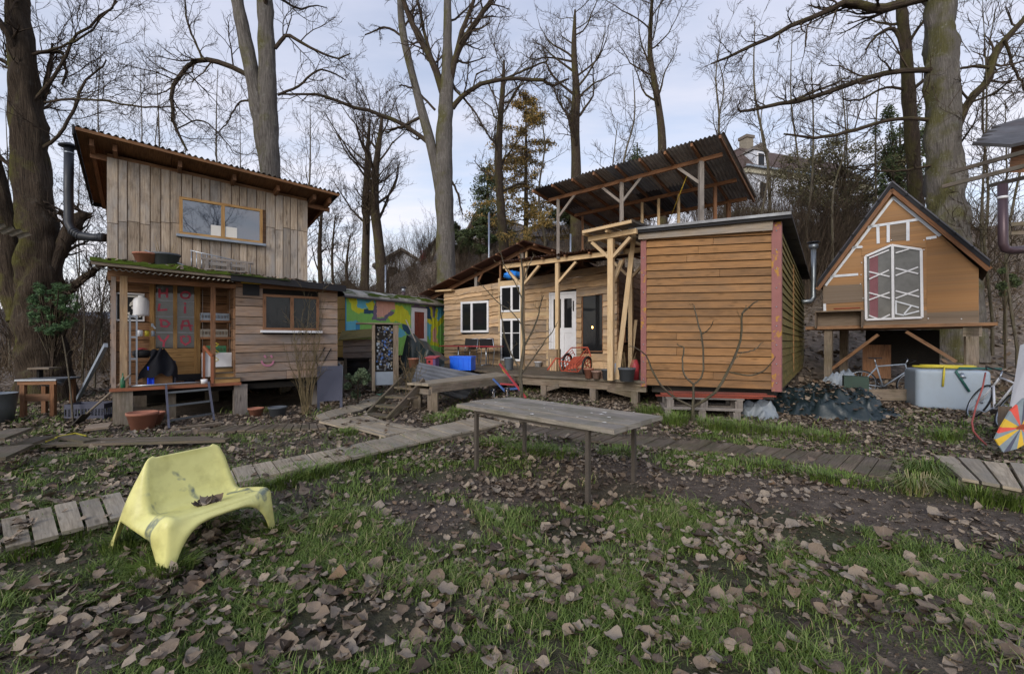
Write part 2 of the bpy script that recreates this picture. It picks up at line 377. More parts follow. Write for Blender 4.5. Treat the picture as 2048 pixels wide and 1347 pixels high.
at = t.n('Attribute', attribute_name='tint').outputs['Fac']
col = t.mix(at, green, soil)
vor = t.n('TexVoronoi', {'Vector': o, 'Scale': 7.0})
lit = t.mix(.55, vor.outputs['Color'], (.5, .5, .5, 1)); bw = t.n('RGBToBW', {0: lit}).outputs[0]
litc = t.ramp(bw, (.25, (.10, .075, .055, 1)), (.5, (.21, .165, .125, 1)), (.75, (.36, .29, .235, 1)))
sy = t.n('SeparateXYZ', {0: o}); far = t.n('MapRange', {0: sy.outputs[1], 1: 8.5, 2: 12.0}).outputs[0]
litf = t.math('MULTIPLY', far, t.ramp(t.noise(o, 3.0, 5), (.30, 0.2), (.5, 1.0)))
col = t.mix(litf, col, litc)
t.out(col, t.math('ADD', t.math('MULTIPLY', n1, .4), .5), t.math('ADD', n2, t.math('MULTIPLY', n3, .8)), 1.0, .07, Specular_IOR_Level=.3)
ground = npmesh('ground', np.stack([GX, GY, GZ], -1).reshape(-1, 3), fa, 'ground', vcol=mud(GX, GY).ravel(), kind='structure')

# ---------------------------------------------------------------- building helpers
def mid(*a): return sum(a)/len(a)
def siding(parent, fr, v, u0, u1, zb, zt, n, mat, th=.022, lap=.012, wavy=0, holes=(), jit=.15, split=0, name='board', ragged=0):
    e = [0]+[(k+random.uniform(-jit, jit))/n for k in range(1, n)]+[1]
    for k in range(n):
        iv = [(u0+random.uniform(0, ragged), u1-random.uniform(0, ragged))]
        Z = lambda u, q: (zb[0]+(zb[1]-zb[0])*(u-u0)/(u1-u0))*(1-q)+(zt[0]+(zt[1]-zt[0])*(u-u0)/(u1-u0))*q
        for (h0, h1, hz0, hz1) in holes:
            a, b = Z(mid(h0, h1), e[k]), Z(mid(h0, h1), e[k+1]); ov = min(b, hz1)-max(a, hz0)
            if ov > .25*(b-a):
                nv = []
                for a0, a1 in iv:
                    if h0 > a0+.02: nv.append((a0, min(a1, h0)))
                    if h1 < a1-.02: nv.append((max(a0, h1), a1))
                iv = [q for q in nv if q[1]-q[0] > .02]
        iv2 = []
        for a0, a1 in iv:
            if a1-a0 > 1.6 and random.random() < split:
                c = random.uniform(a0+.5, a1-.5); iv2 += [(a0, c-.003), (c+.003, a1)]
            else: iv2.append((a0, a1))
        for a0, a1 in iv2:
            mb = MB(); ns = max(1, int((a1-a0)/.13)) if wavy else 1; ph = random.uniform(0, 50)
            vj = random.uniform(-.004, .004); vs_ = []; fs = []; uvs = []
            for i in range(ns+1):
                u = a0+(a1-a0)*i/ns; z0 = Z(u, e[k])+.008; z1 = Z(u, e[k+1])+(.015 if wavy else -.006)
                if wavy: z0 += wavy*(float(fbm(u*2.2+ph, ph))-.5)*2+wavy*.5*(float(vnoise(u*7, ph))-.5)
                vs_ += [fr.P(u, v, z0), fr.P(u, v-th-lap+vj, z0), fr.P(u, v-th+vj, z1), fr.P(u, v, z1)]
            h = Z(a0, e[k+1])-Z(a0, e[k])
            for i in range(ns):
                x0, x1 = (a1-a0)*i/ns, (a1-a0)*(i+1)/ns; b = i*4
                fs += [(b, b+4, b+5, b+1), (b+1, b+5, b+6, b+2), (b+2, b+6, b+7, b+3)]
                uvs += [[(x0, 0), (x1, 0), (x1, th), (x0, th)], [(x0, 0), (x1, 0), (x1, h), (x0, h)], [(x0, h), (x1, h), (x1, h+th), (x0, h+th)]]
            b = ns*4; fs += [(0, 1, 2, 3), (b+3, b+2, b+1, b)]; uvs += [[(0, 0), (th, 0), (th, h), (0, h)]]*2
            mb.add(vs_, fs, uvs).build(name, mat, parent)
def planks_v(parent, fr, v, u0, u1, zb, zt, wd, mat, th=.024, holes=(), tiers=(), name='plank'):
    u = u0
    while u < u1-.03:
        w_ = min(wd*random.uniform(.8, 1.2), u1-u)
        if u1-u-w_ < .05: w_ = u1-u
        f = (u-u0)/(u1-u0); a, b = zb[0]+(zb[1]-zb[0])*f, zt[0]+(zt[1]-zt[0])*f
        iv = [(a, b)]; c = u+w_/2
        for h0, h1, z0, z1 in holes:
            if h0-.02 < c < h1+.02: iv = [(a, z0), (z1, b)]
        for tz in tiers:
            tz2 = tz+random.uniform(-.04, .04)+.35*(f-.5)
            iv = [q for p in iv for q in ([(p[0], tz2-.002), (tz2+.002, p[1])] if p[0]+.15 < tz2 < p[1]-.15 else [p])]
        dv_ = random.uniform(0, .012)
        for q in iv: q = (q[0]+.003, q[1]-.003); MB().fbox(fr, u+.007, u+w_-.007, v-th-dv_, v, q[0], q[1]).build(name, mat, parent)
        u += w_
def window(parent, fr, v, u0, u1, z0, z1, fm, mull=(.5,), trans=(), fw=.055, dp=.05, glass='glass_dark', sill=None, name='window', bars='white_paint'):
    mb = MB(); p = v-dp
    mb.fbox(fr, u0, u1, p, v, z0, z0+fw); mb.fbox(fr, u0, u1, p, v, z1-fw, z1)
    mb.fbox(fr, u0, u0+fw, p+.001, v, z0+fw, z1-fw); mb.fbox(fr, u1-fw, u1, p+.001, v, z0+fw, z1-fw)
    us = [u0+fw]+[u0+(u1-u0)*m for m in mull]+[u1-fw]
    for q in us[1:-1]: mb.fbox(fr, q-fw*.6, q+fw*.6, p+.002, v, z0+fw, z1-fw)
    o = mb.build(name, fm, parent)
    for a, b in zip(us[:-1], us[1:]):
        MB().fbox(fr, a, b, v-dp*.5, v-dp*.5+.006, z0+fw*.9, z1-fw*.9).build('pane', glass, o)
    for tz in trans:
        MB().fbox(fr, u0+fw, u1-fw, v-dp*.5-.014, v-dp*.5-.002, z0+(z1-z0)*tz-.012, z0+(z1-z0)*tz+.012).build('glazing_bar', bars, o)
    if sill: MB().fbox(fr, u0-.05, u1+.05, p-.06, v-dp*.3, z0-.05, z0-.004).build('sill', sill, o)
    return o
def corr(name, parent, a, b, c, d, mat, pitch=.09, amp=.018, nl=1, sag=0, **k):
    # corrugated sheet on patch a(0,0) b(1,0) c(1,1) d(0,1); ribs run along a->d
    a, b, c, d = map(V, (a, b, c, d)); n = max(2, int(((b-a).length)/pitch)); nu = n*6
    nr = (b-a).cross(d-a).normalized()
    if nr.z < 0: nr = -nr
    ph = random.uniform(0, 6)
    f = lambda u, v_: (a*(1-u)+b*u)*(1-v_)+(d*(1-u)+c*u)*v_+nr*(amp*math.sin(2*math.pi*n*u+ph)-sag*math.sin(v_*math.pi))
    return MB().grid(f, nu, max(1, nl), uvs=((b-a).length, (d-a).length)).build(name, mat, parent, **k)
def corr_roof(parent, a, b, c, d, mats, ns, pitch=.09, amp=.018, lift=.006, jag=.0, name='roof_sheet', nv=1):
    a, b, c, d = map(V, (a, b, c, d)); nr = (b-a).cross(d-a).normalized()
    if nr.z < 0: nr = -nr
    for j in range(nv):
        for i in range(ns):
            u0, u1 = i/ns, (i+1)/ns+.01; v0 = max(0, j/nv-.02); v1 = (j+1)/nv
            L = lambda u, v_: (a*(1-u)+b*u)*(1-v_)+(d*(1-u)+c*u)*v_
            q = nr*(lift*(i % 2)+.014*j); e0 = random.uniform(-jag, jag)
            corr(name, parent, L(u0, v0+e0)+q, L(u1, v0+e0)+q, L(u1, v1)+q, L(u0, v1)+q, random.choice(mats), pitch, amp)
def strokes(parent, fr, v, lines, wd, mat, name='lettering', conv=None):  # painted strokes: pixel polylines on a plane
    mb = MB()
    for k, ln in enumerate(lines):
        pts = [fr.hit(x, y, v) for x, y in ln]; vv = v-.0015-.0004*k
        for (ua, za), (ub, zb_) in zip(pts[:-1], pts[1:]):
            L = math.hypot(ub-ua, zb_-za) or 1e-3; ex, ez = (ub-ua)/L*wd*.35, (zb_-za)/L*wd*.35; nx_, nz_ = -(zb_-za)/L*wd/2, (ub-ua)/L*wd/2
            q = [(ua-ex+nx_, za-ez+nz_), (ua-ex-nx_, za-ez-nz_), (ub+ex-nx_, zb_+ez-nz_), (ub+ex+nx_, zb_+ez+nz_)]
            vv -= .0002; mb.add([fr.P(u, vv, z) for u, z in q], [(0, 1, 2, 3)])
    return mb.build(name, mat, parent)
def arc(cx, cy, rx, ry, a0, a1, n=10): return [(cx+rx*math.cos(R(a0+(a1-a0)*i/n)), cy+ry*math.sin(R(a0+(a1-a0)*i/n))) for i in range(n+1)]

# ---------------------------------------------------------------- two-storey cabin on the left
A = Fr(-6.69, 7.67, 39); ZF = .63
uR = A.u(674); uM = A.u(471); ZE = 2.6
cabin = thing('two_storey_cabin', A.P(uR/2, 1, 0), 'two-storey grey plank cabin with lean-to porch and a door lettered in red', 'cabin')
VD, VU = .95, .65
# lower right room: horizontal boards, window
w0u, w0z = A.hit(525, 588); w1u, w1z = A.hit(636, 661)
hole = (w0u, w1u, w1z+.0, w0z-.0)
b0u, b0z = A.hit(485, 567); b1u, b1z = A.hit(518, 592)
siding(cabin, A, 0, uM, uR, (ZF+.0, ZF+.02), (2.46, 2.46), 10, 'cabin_board', th=.03, lap=.006, holes=[hole], split=.4)
MB().fbox(A, uM+.02, uR-.02, .002, 3.2, ZF, 2.52).build('light_block_core', 'dark_room', cabin)  # dark box added behind the boards to block light
window(cabin, A, -.03, w0u, w1u, w1z, w0z, 'brown_timber', glass='glass_dark', fw=.05, sill='white_paint')
MB().fbox(A, b0u, b1u, -.05, -.03, b1z, b0z).build('dark_opening', 'black', cabin)  # black panel stands in for the darkness of an opening
MB().fbox(A, b0u-.03, b1u+.03, -.06, -.036, b0z, b0z+.06).build('foam_strip', 'yellow_plain', cabin)
Fs = Fr(*A.P(uM, 0, 0).xy, 39-90)   # porch return wall faces left
Frt = Fr(*A.P(uM, 0, 0).xy, 129)
for k in range(9):
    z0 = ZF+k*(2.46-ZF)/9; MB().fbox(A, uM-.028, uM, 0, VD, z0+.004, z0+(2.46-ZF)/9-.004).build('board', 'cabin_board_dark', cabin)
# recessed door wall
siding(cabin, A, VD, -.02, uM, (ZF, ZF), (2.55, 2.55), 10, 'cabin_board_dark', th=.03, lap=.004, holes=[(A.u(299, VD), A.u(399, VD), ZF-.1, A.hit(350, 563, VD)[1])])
MB().fbox(A, 0, uM, VD+.002, 3.2, ZF, 2.5).build('light_block_core', 'dark_room', cabin)
d0, d1 = A.u(299, VD), A.u(400, VD); dz1 = A.hit(345, 560, VD)[1]; dz0 = A.hit(345, 748, VD)[1]
mb = MB(); mb.fbox(A, d0, d0+.07, VD-.09, VD, dz0, dz1); mb.fbox(A, d1-.07, d1, VD-.09, VD, dz0, dz1); mb.fbox(A, d0+.07, d1-.07, VD-.088, VD, dz1-.07, dz1)
mb.build('door_frame', 'door_wood', cabin)
g0 = A.u(311, VD); g1 = A.u(346, VD); g2 = A.u(354, VD); g3 = A.u(388, VD); gz1 = A.hit(345, 571, VD)[1]; gz0 = A.hit(345, 696, VD)[1]
mb = MB(); v0, v1 = VD-.075, VD-.02
for a, b, c, e in ((d0+.072, g0, dz0, dz1-.075), (g3, d1-.072, dz0, dz1-.075), (g0, g3, gz1, dz1-.075), (g1, g2, gz0, gz1), (g0, g3, dz0, dz0+.06)):
    mb.fbox(A, a, b, v0, v1, c, e)
door = mb.build('door', 'door_wood', cabin)
for k in range(5):
    z0 = dz0+.06+(gz0-dz0-.06)*k/5; MB().fbox(A, g0, g3, v0+.012, v1, z0+.003, z0+(gz0-dz0-.06)/5-.003).build('panel_board', 'door_wood', door)
for a, b in ((g0, g1), (g2, g3)):
    for k in range(4):
        z0 = gz0+(gz1-gz0)*k/4; MB().fbox(A, a, b, v0+.02, v0+.026, z0+.008, z0+(gz1-gz0)/4-.008).build('pane', 'glass_hut', door)
        if k: MB().fbox(A, a, b, v0+.012, v0+.03, z0-.008, z0+.008).build('glazing_bar', 'grey_paint', door)
vg = VD-.058
H = [[(319, 578), (319, 594)], [(334, 577), (334, 594)], [(318, 586), (335, 586)], arc(371, 590, 9, 6.5, 0, 360), [(319, 608), (317, 620), (333, 619)], [(370, 613), (370, 625)], [(370, 606), (370.5, 608)],
     [(322, 640), (323, 652), (334, 653), (339, 647), (333, 641), (320, 639)], [(363, 658), (366, 642), (376, 641), (382, 660)], [(362, 651), (384, 651)], [(317, 672), (322, 680), (329, 682), (337, 671)], [(328, 682), (327, 692)],
     [(362, 673), (363, 683), (371, 689), (380, 683), (380, 674)], [(366, 672), (369, 673)], [(376, 672), (379, 673)]]
for ls in ((0, 1, 2), (3,), (4,), (5, 6), (7,), (8, 9), (10, 11), (12, 13, 14)): strokes(door, A, vg, [H[i] for i in ls], .034, 'letter_red', 'painted_letter')
mb = MB(); hu, hz_ = A.hit(304, 652, VD); mb.beam(A.P(hu, v0-.03, hz_+.03), A.P(hu+.05, v0-.04, hz_-.05), .018, .03); mb.fbox(A, hu-.015, hu+.02, v0-.03, v0, hz_-.01, hz_+.05); mb.build('handle', 'steel', door)
MB().fbox(A, d0, d1, VD-.1, VD+.001, ZF+.002, dz0-.003).build('threshold', 'tar_black', cabin)
# porch floor, posts, stumps
plf = MB().fbox(A, -.06, uM+.02, -.1, VD, ZF-.05, ZF); plf.build('porch_floor', 'brown_timber', cabin)
MB().fbox(A, -.07, uM+.08, -.122, -.101, ZF-.055, ZF-.005).build('porch_edge', 'orange_trim', cabin)
MB().beam(A.P(.11, -.02, ZF), A.P(.11, -.02, 2.52), .1, .1, A.N.to_3d()).build('porch_post', 'larch', cabin)
MB().beam(A.P(-.02, .03, ZF), A.P(-.02, .03, 2.5), .06, .1, A.N.to_3d()).build('porch_post', 'cabin_board', cabin)
um = A.u(426); MB().beam(A.P(um, 0, ZF), A.P(um, 0, 2.46), .075, .075, A.N.to_3d()).build('porch_post', 'brown_timber', cabin)
for k in range(14):                                                   # crossing log ends at the corner
    z0 = ZF+.02+k*.132; MB().fbox(A, -.1, -.035, VD-.1+random.uniform(-.02, .02), VD+.05, z0, z0+.115).build('log_end', 'cabin_board', cabin)
for uu, vv, ww, wn_ in ((.1, .05, .26, 'old_timber'), (A.u(345), .25, .12, 'old_timber'), (A.u(481), .06, .22, 'post_grey'), (uR-.3, .4, .22, 'post_grey'), (.3, 2.6, .25, 'old_timber'), (uR-.5, 2.4, .25, 'old_timber'), (1.6, 2.4, .25, 'old_timber')):
    q = A.P(uu, vv, 0); g = G(q.x, q.y)-.05
    MB().fbox(A, uu-ww/2, uu+ww/2, vv-ww/2, vv+ww/2, g, ZF-.052 if vv < .9 else ZF).build('stump', wn_, cabin)
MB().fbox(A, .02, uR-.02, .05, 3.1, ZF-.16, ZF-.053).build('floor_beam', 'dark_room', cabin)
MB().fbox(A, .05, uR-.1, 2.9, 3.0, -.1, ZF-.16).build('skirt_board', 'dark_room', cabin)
# lower roof: tar slab with moss, fascia, clear corrugated strip over the porch
RL = A.hit(182, 524, -.28); RR = A.hit(692, 577, -.28)
def roofslab(mb, u0, u1, v0, v1, z0, z1, th, rise=.12):
    P = A.P; mb.hexa([P(u0, v0, z0), P(u1, v0, z1), P(u1, v1, z1+rise), P(u0, v1, z0+rise), P(u0, v0, z0+th), P(u1, v0, z1+th), P(u1, v1, z1+th+rise), P(u0, v1, z0+th+rise)])
uS = A.u(462, -.28); zm = RL[1]+(RR[1]-RL[1])*(uS-RL[0])/(RR[0]-RL[0])
mb = MB(); roofslab(mb, RL[0], uS-.002, -.28, .9, RL[1]-.03, zm-.03, .05); lr = mb.build('lower_roof', 'old_timber', cabin)
mb = MB(); roofslab(mb, uS, RR[0], -.30, .9, zm-.07, RR[1]-.07, .13); mb.build('lower_roof', 'tar_black', cabin)
def mossbank(u0, u1, z0, z1, v0, v1, h, seed, dens=1.0):
    def f(s, q):
        u = u0+(u1-u0)*s; b = .5+.5*math.sin(math.pi*min(1, q*1.0))
        hh = h*(.35+1.1*float(fbm(u*4+seed, q*3+seed)))*math.sin(math.pi*min(.97, max(.03, q)))**.6
        z = z0+(z1-z0)*s+.12*((v0+(v1-v0)*q)+.28)/1.18
        return A.P(u, v0+(v1-v0)*q+.03*(float(fbm(u*6, seed))-.5), z+hh*dens-.02)
    return f
MB().grid(mossbank(RL[0]-.02, uS, RL[1]+.02, zm+.02, -.31, .25, .10, 3), 60, 6).build('moss', 'moss', lr)
MB().grid(mossbank(uS-.05, A.u(580, -.3), zm+.05, zm+(RR[1]-zm)*.5+.05, -.325, .1, .055, 9), 36, 5).build('moss', 'moss', lr)
corr('clear_sheet', cabin, A.P(RL[0]-.06, -.42, RL[1]-.10), A.P(uS+.02, -.42, zm-.10), A.P(uS+.02, -.1, zm-.05), A.P(RL[0]-.06, -.1, RL[1]-.05), 'clear_sheet', .075, .014)
mb = MB(); mb.fbox(A, .02, uM, -.06, .04, 2.42, 2.5); mb.build('porch_beam', 'brown_timber', cabin)
mb = MB(); mb.fbox(A, uM, uR, -.04, .0, 2.462, 2.56); mb.build('eave_board', 'brown_timber', cabin)
# upper storey
UL = A.hit(213, 320, VU); UR_ = A.hit(615, 408, VU); zb0 = A.hit(213, 528, VU)[1]; zb1 = A.hit(615, 560, VU)[1]
q0 = A.hit(359, 391, VU); q1 = A.hit(524, 423, VU); q2 = A.hit(358, 466, VU); q3 = A.hit(524, 491, VU)
hu0, hu1 = mid(q0[0], q2[0]), mid(q1[0], q3[0]); hz0, hz1 = mid(q2[1], q3[1]), mid(q0[1], q1[1])
planks_v(cabin, A, VU, UL[0], UR_[0], (zb0, zb1-.02), (UL[1]+.05, UR_[1]+.05), .155, 'plank_grey', holes=[(hu0, hu1, hz0, hz1)], tiers=(3.72,))
mb = MB(); mb.fbox(A, UL[0]+.01, UR_[0]-.01, VU+.002, 3.4, 2.5, 4.42); mb.build('light_block_core', 'cabin_board_dark', cabin)  # box added inside the upper walls, keeps light out
MB().hexa([A.P(UL[0]+.01, VU+.002, 4.42), A.P(UR_[0]-.01, VU+.002, 4.42), A.P(UR_[0]-.01, 3.4, 4.42), A.P(UL[0]+.01, 3.4, 4.42), A.P(UL[0]+.01, VU+.002, UL[1]+.12), A.P(UR_[0]-.01, VU+.002, UR_[1]+.12), A.P(UR_[0]-.01, 3.4, 4.45), A.P(UL[0]+.01, 3.4, 4.45)]).build('wall_top', 'cabin_board_dark', cabin)
wo = window(cabin, A, VU-.022, hu0, hu1, hz0, hz1, 'door_wood', fw=.05, glass='glass_sky', sill='blue_grey')
for k, (xa, xb, ya, yb) in enumerate(((421, 441, 453, 474), (450, 473, 457, 478))):
    a = A.hit(xa, yb, VU); b = A.hit(xb, ya, VU); MB().fbox(A, a[0], b[0], VU-.058, VU-.056, a[1]+.01, b[1]).build('paper_sheet', 'paper', wo)
# upper roof, falling to the back
VF, VB = .12, 3.65
a = A.hit(149, 250, VF); b = A.hit(679, 386, VF)
P0 = A.P(a[0], VF, a[1]); P1 = A.P(b[0], VF, b[1]); drop = .55
P3 = A.P(a[0], VB, a[1]-drop); P2 = A.P(b[0], VB, b[1]-drop)
P3.z = EYE-(400-CY)/FP*P3.y; P2.z = P1.z-(P0.z-P3.z)
corr_roof(cabin, P0, P1, P2, P3, ['dark_sheet'], 6, .085, .022)
dn = V((0, 0, -.06))
L = lambda u, v_, dz: (P0*(1-u)+P1*u)*(1-v_)+(P3*(1-u)+P2*u)*v_+V((0, 0, dz))
for k in range(4): u0, u1 = [.0, .30, .55, .78, .97][k:k+2]; MB().hexa([L(u0+.002, .012, -.06), L(u1, .012, -.06), L(u1, .985, -.06), L(u0+.002, .985, -.06), L(u0+.002, .012, -.035), L(u1, .012, -.035), L(u1, .985, -.035), L(u0+.002, .985, -.035)]).build('soffit_panel', 'soffit', cabin)
MB().beam(L(0.002, -.0, -.05), L(.998, 0, -.05), .03, .05).build('fascia', 'soffit', cabin)
MB().beam(L(-.004, 0, -.07), L(-.004, 1, -.07), .025, .16).build('barge_board', 'black', cabin)
MB().beam(L(0, 1.0, -.08), L(1, 1.0, -.08), .09, .09).build('gutter', 'black', cabin)
for u_ in (.045, .115, .33, .535, .72, .89, .965):
    MB().beam(L(u_, .055, -.13), L(u_, .97, -.13), .06, .12).build('rafter', 'brown_timber', cabin)
MB().beam(L(.035, .16, -.2), L(.99, .16, -.2), .05, .1).build('purlin', 'brown_timber', cabin)
# black flue on the left wall
r_ = .072; p_ = A.P(UL[0]-.0, VU+.35, 0); D = p_.y
pts = [px(208, 475, D), px(186, 475, D), px(160, 471, D), px(146, 462, D), px(138, 446, D), px(137, 380, D), px(138, 292, D)]
fl = MB().tube(pts, r_, 14).build('flue', 'pipe_black', cabin)
for k in range(8): q = pts[0].lerp(pts[1], k/7) if k < 4 else pts[2].lerp(pts[3], (k-4)/3); tq = (pts[1]-pts[0]) if k < 4 else (pts[3]-pts[2]); MB().tube([q-tq.normalized()*.012, q+tq.normalized()*.012], r_+.008, 14).build('flue_ring', 'pipe_black', fl)
MB().tube([px(138, 307, D), px(138, 305, D)], r_+.005, 14).build('flue_band', 'steel', fl)
MB().lathe(px(138, 294, D), [(.02, .06), (.09, .055), (.15, .02), (.15, .0), (.0, .01)], 16).build('flue_cap', 'pipe_black', fl)
MB().tube([px(138, 292, D), px(138, 286, D)], .05, 8).build('flue_neck', 'pipe_black', fl)
# graffiti on the lower wall
strokes(cabin, A, -.045, [arc(535, 720, 12, 11, 10, 170), [(529, 711), (531, 714)], [(542, 711), (544, 714)]], .034, 'pink_spray', 'graffiti')
strokes(cabin, A, -.045, [[(632, 708), (632, 722), (635, 730)], [(650, 694), (639, 714)], [(662, 697), (648, 722)]], .022, 'black', 'graffiti')

# ---------------------------------------------------------------- painted trailer
B = Fr(-4.77, 13.0, 59.9); LB = 4.6
trailer = thing('painted_trailer', B.P(LB/2, 1.1, .6), 'trailer wagon with colourful painted mural and mossy barrel roof', 'trailer')
ZB0, ZB1 = .93, 2.68
cols = {'green': '#90cc66', 'yellow': '#e0e038', 'blue': '#6cc0d4', 'dark': '#2f5470', 'grey': '#7a7086', 'peach': '#e8ae96', 'deep': '#4596c0', 'ochre': '#b8944a'}
for k, c in cols.items(): plain('mural_'+k, c, .6, 0, .06, .1, 5)
mm = ['mural_'+k for k in cols]; ci = {k: i for i, k in enumerate(cols)}
zp = lambda X, Y: (640+X/4.209, 540+Y/4.209)       # enlarged-survey coordinates
mural = [('green', [(200, 220), (1070, 260), (1070, 730), (200, 730)]),
  ('deep', [(195, 220), (222, 225), (222, 440), (330, 440), (330, 560), (195, 600)]), ('blue', [(220, 430), (300, 430), (300, 560), (220, 560)]),
  ('blue', [(300, 235), (465, 245), (460, 330), (310, 330)]), ('yellow', [(235, 235), (305, 240), (310, 320), (380, 325), (370, 360), (300, 360), (265, 330), (270, 290), (235, 260)]),
  ('yellow', [(390, 275), (440, 262), (465, 290), (460, 330), (420, 345), (388, 320)]), ('dark', [(362, 332), (450, 340), (445, 372), (370, 372)]),
  ('grey', [(440, 370), (475, 250), (490, 250), (480, 400), (560, 400), (560, 420), (440, 420)]), ('peach', [(480, 255), (640, 270), (640, 320), (590, 350), (560, 390), (480, 395)]),
  ('grey', [(545, 380), (600, 350), (630, 350), (600, 400), (545, 420)]), ('yellow', [(640, 300), (690, 290), (760, 380), (760, 450), (740, 480), (690, 450), (600, 430), (570, 400), (620, 370)]),
  ('dark', [(690, 455), (750, 480), (760, 540), (700, 520)]), ('blue', [(660, 500), (700, 510), (720, 560), (660, 560)]),
  ('grey', [(770, 285), (975, 305), (970, 420), (890, 430), (890, 330), (770, 320)]), ('blue', [(975, 310), (1062, 310), (1062, 380), (1000, 430), (960, 420)]),
  ('dark', [(893, 300), (915, 310), (940, 420), (893, 400)]), ('blue', [(893, 430), (935, 450), (930, 590), (893, 540)]),
  ('yellow', [(915, 310), (940, 320), (950, 400), (965, 400), (975, 315), (992, 320), (985, 430), (1055, 350), (1055, 400), (995, 480), (985, 560), (1000, 640), (920, 640), (940, 560), (940, 460), (890, 420), (893, 400), (940, 420)]),
  ('peach', [(952, 490), (975, 485), (985, 610), (950, 600)]), ('grey', [(1025, 540), (1058, 510), (1058, 600)])]
mural = [(c, [B.hit(*zp(*q)) for q in pl]) for c, pl in mural]
def inside(u, z, pl):
    r = False; n = len(pl); j = n-1
    for i in range(n):
        (xi, yi), (xj, yj) = pl[i], pl[j]
        if (yi > z) != (yj > z) and u < (xj-xi)*(z-yi)/(yj-yi)+xi: r = not r
        j = i
    return r
nu, nv = 180, 75; mb = MB(); vs_ = []; fs = []; ms = []
for j in range(nv+1):
    for i in range(nu+1):
        u = LB*i/nu; rib = .012 if (i % 8) in (0, 1) else 0
        vs_.append(B.P(u, -rib, ZB0+(ZB1-ZB0)*j/nv))
mb.add(vs_, [(j*(nu+1)+i, j*(nu+1)+i+1, (j+1)*(nu+1)+i+1, (j+1)*(nu+1)+i) for j in range(nv) for i in range(nu)])
for j in range(nv):
    for i in range(nu):
        u, z = LB*(i+.5)/nu, ZB0+(ZB1-ZB0)*(j+.5)/nv; c = 'green'
        u2 = u+.16*(float(fbm(u*5, z*5))-.5); z2 = z+.16*(float(fbm(z*5+9, u*5))-.5)
        for k, pl in mural:
            if inside(u2, z2, pl): c = k
        mb.m[j*nu+i] = ci[c]
mb.build('mural_wall', mm, trailer)
siding(trailer, Fr(*B.P(0, 2.2, 0).xy, 59.9-90), 0, 0, 2.2, (ZB0, ZB0), (ZB1, ZB1), 5, 'mural_ochre', th=.012, lap=0, name='end_panel')
MB().fbox(B, .01, LB, .02, 2.19, ZB0-.1, ZB1).build('body_core', 'dark_room', trailer)
for k in range(11):                                                   # barrel roof in strips
    u0, u1 = -.12+k*(LB+.2)/11, -.12+(k+1)*(LB+.2)/11
    def f(s, q):
        an = math.pi*q; vv = 1.1-1.25*math.cos(an); return B.P(u0+(u1-u0)*s-.0, vv, ZB1-.02+.34*math.sin(an)+.006*(k % 2))
    MB().grid(f, 2, 14).build('roof_strip', 'clear_sheet' if k % 2 else 'old_sheet', trailer)
def fm(s, q): u = -.1+(LB+.1)*s; return B.P(u, -.13+.5*q, ZB1-.01+.34*math.sin(math.acos(max(-1, min(1, (1.1-(-.13+.5*q))/1.25))))+.05*max(0, (float(fbm(u*1.7, q*2, 4))-.45))*4*math.sin(math.pi*q)-.012)
MB().grid(fm, 70, 8).build('moss', 'moss', trailer)
MB().fbox(B, -.15, LB+.1, -.17, -.1, ZB1-.05, ZB1).build('drip_rail', 'dark_sheet', trailer)
a = B.hit(*zp(762, 315)); b = B.hit(*zp(890, 560)); window(trailer, B, -.014, a[0], b[0], b[1]-.2, mid(a[1], B.hit(*zp(890, 325))[1]), 'white_plastic', mull=(), fw=.13, name='door', glass='red_plank')
for uu in (.6, LB-.7):
    for vv in (.2, 2.0):
        q = B.P(uu, vv, 0); g = G(q.x, q.y); MB().tube([B.P(uu, vv-.1, g+.4), B.P(uu, vv+.1, g+.4)], .4, 18).build('wheel', 'black_rubber', trailer)
pu = B.u(807, .6); pb = B.P(pu, .6, ZB1+.2)
fl = MB().tube([pb, V((pb.x, pb.y, EYE-(582-CY)/FP*pb.y))], .06, 10).build('flue', 'pipe_brown', trailer)
tp = V((pb.x, pb.y, EYE-(576-CY)/FP*pb.y)); MB().tube([tp-V((0, 0, .12)), tp], .065, 10).build('flue_band', 'steel', fl); MB().lathe(tp, [(.0, .05), (.11, .03), (.11, .0), (.0, .0)], 10).build('flue_cap', 'pipe_black', fl)
# ---------------------------------------------------------------- main larch cabin behind the deck
CL = 6.35; CR = V((2.99, 12.9)); C = Fr(2.99-CL*math.cos(R(32)), 12.9+CL*math.sin(R(32)), -32); ZD = .60
zc = lambda X, Y: (860+X/3.545, 460+Y/3.545)
ch = lambda X, Y, v=0: C.hit(*zc(X, Y), v)
main = thing('larch_cabin', C.P(CL/2, 1.5, ZD), 'rough-sawn larch cabin with white windows and rusty gable roof behind the deck', 'cabin')
ztl = ch(80, 440)[1]; ztr = ch(1270, 245)[1]
def rect(x0, y0, x1, y1, v=0):
    a = ch(x0, y0, v); b = ch(x1, y1, v); c = ch(x1, y0, v); d = ch(x0, y1, v); return a[0], b[0], mid(b[1], d[1]), mid(a[1], c[1])
W1 = rect(228, 505, 425, 725); W2 = rect(508, 395, 655, 580); W3 = rect(508, 628, 655, 925); DR = rect(850, 440, 1042, 940); W4 = rect(1078, 455, 1230, 862)
DR = (DR[0], DR[1], ZD+.02, DR[3])
holes = [W1, W2, W3, DR, W4]
siding(main, C, 0, .0, CL, (ZD-.02, ZD-.02), (ztl, ztr), 15, 'larch', th=.026, lap=.045, wavy=.045, holes=holes, jit=.25, split=.7)
MB().fbox(C, .02, CL-.02, .002, 4.2, ZD-.1, ztl-.02).build('light_block_core', 'dark_room', main)  # dark filler box added so no light passes the boards
Csd = Fr(*CR, 58)                                                     # right return wall
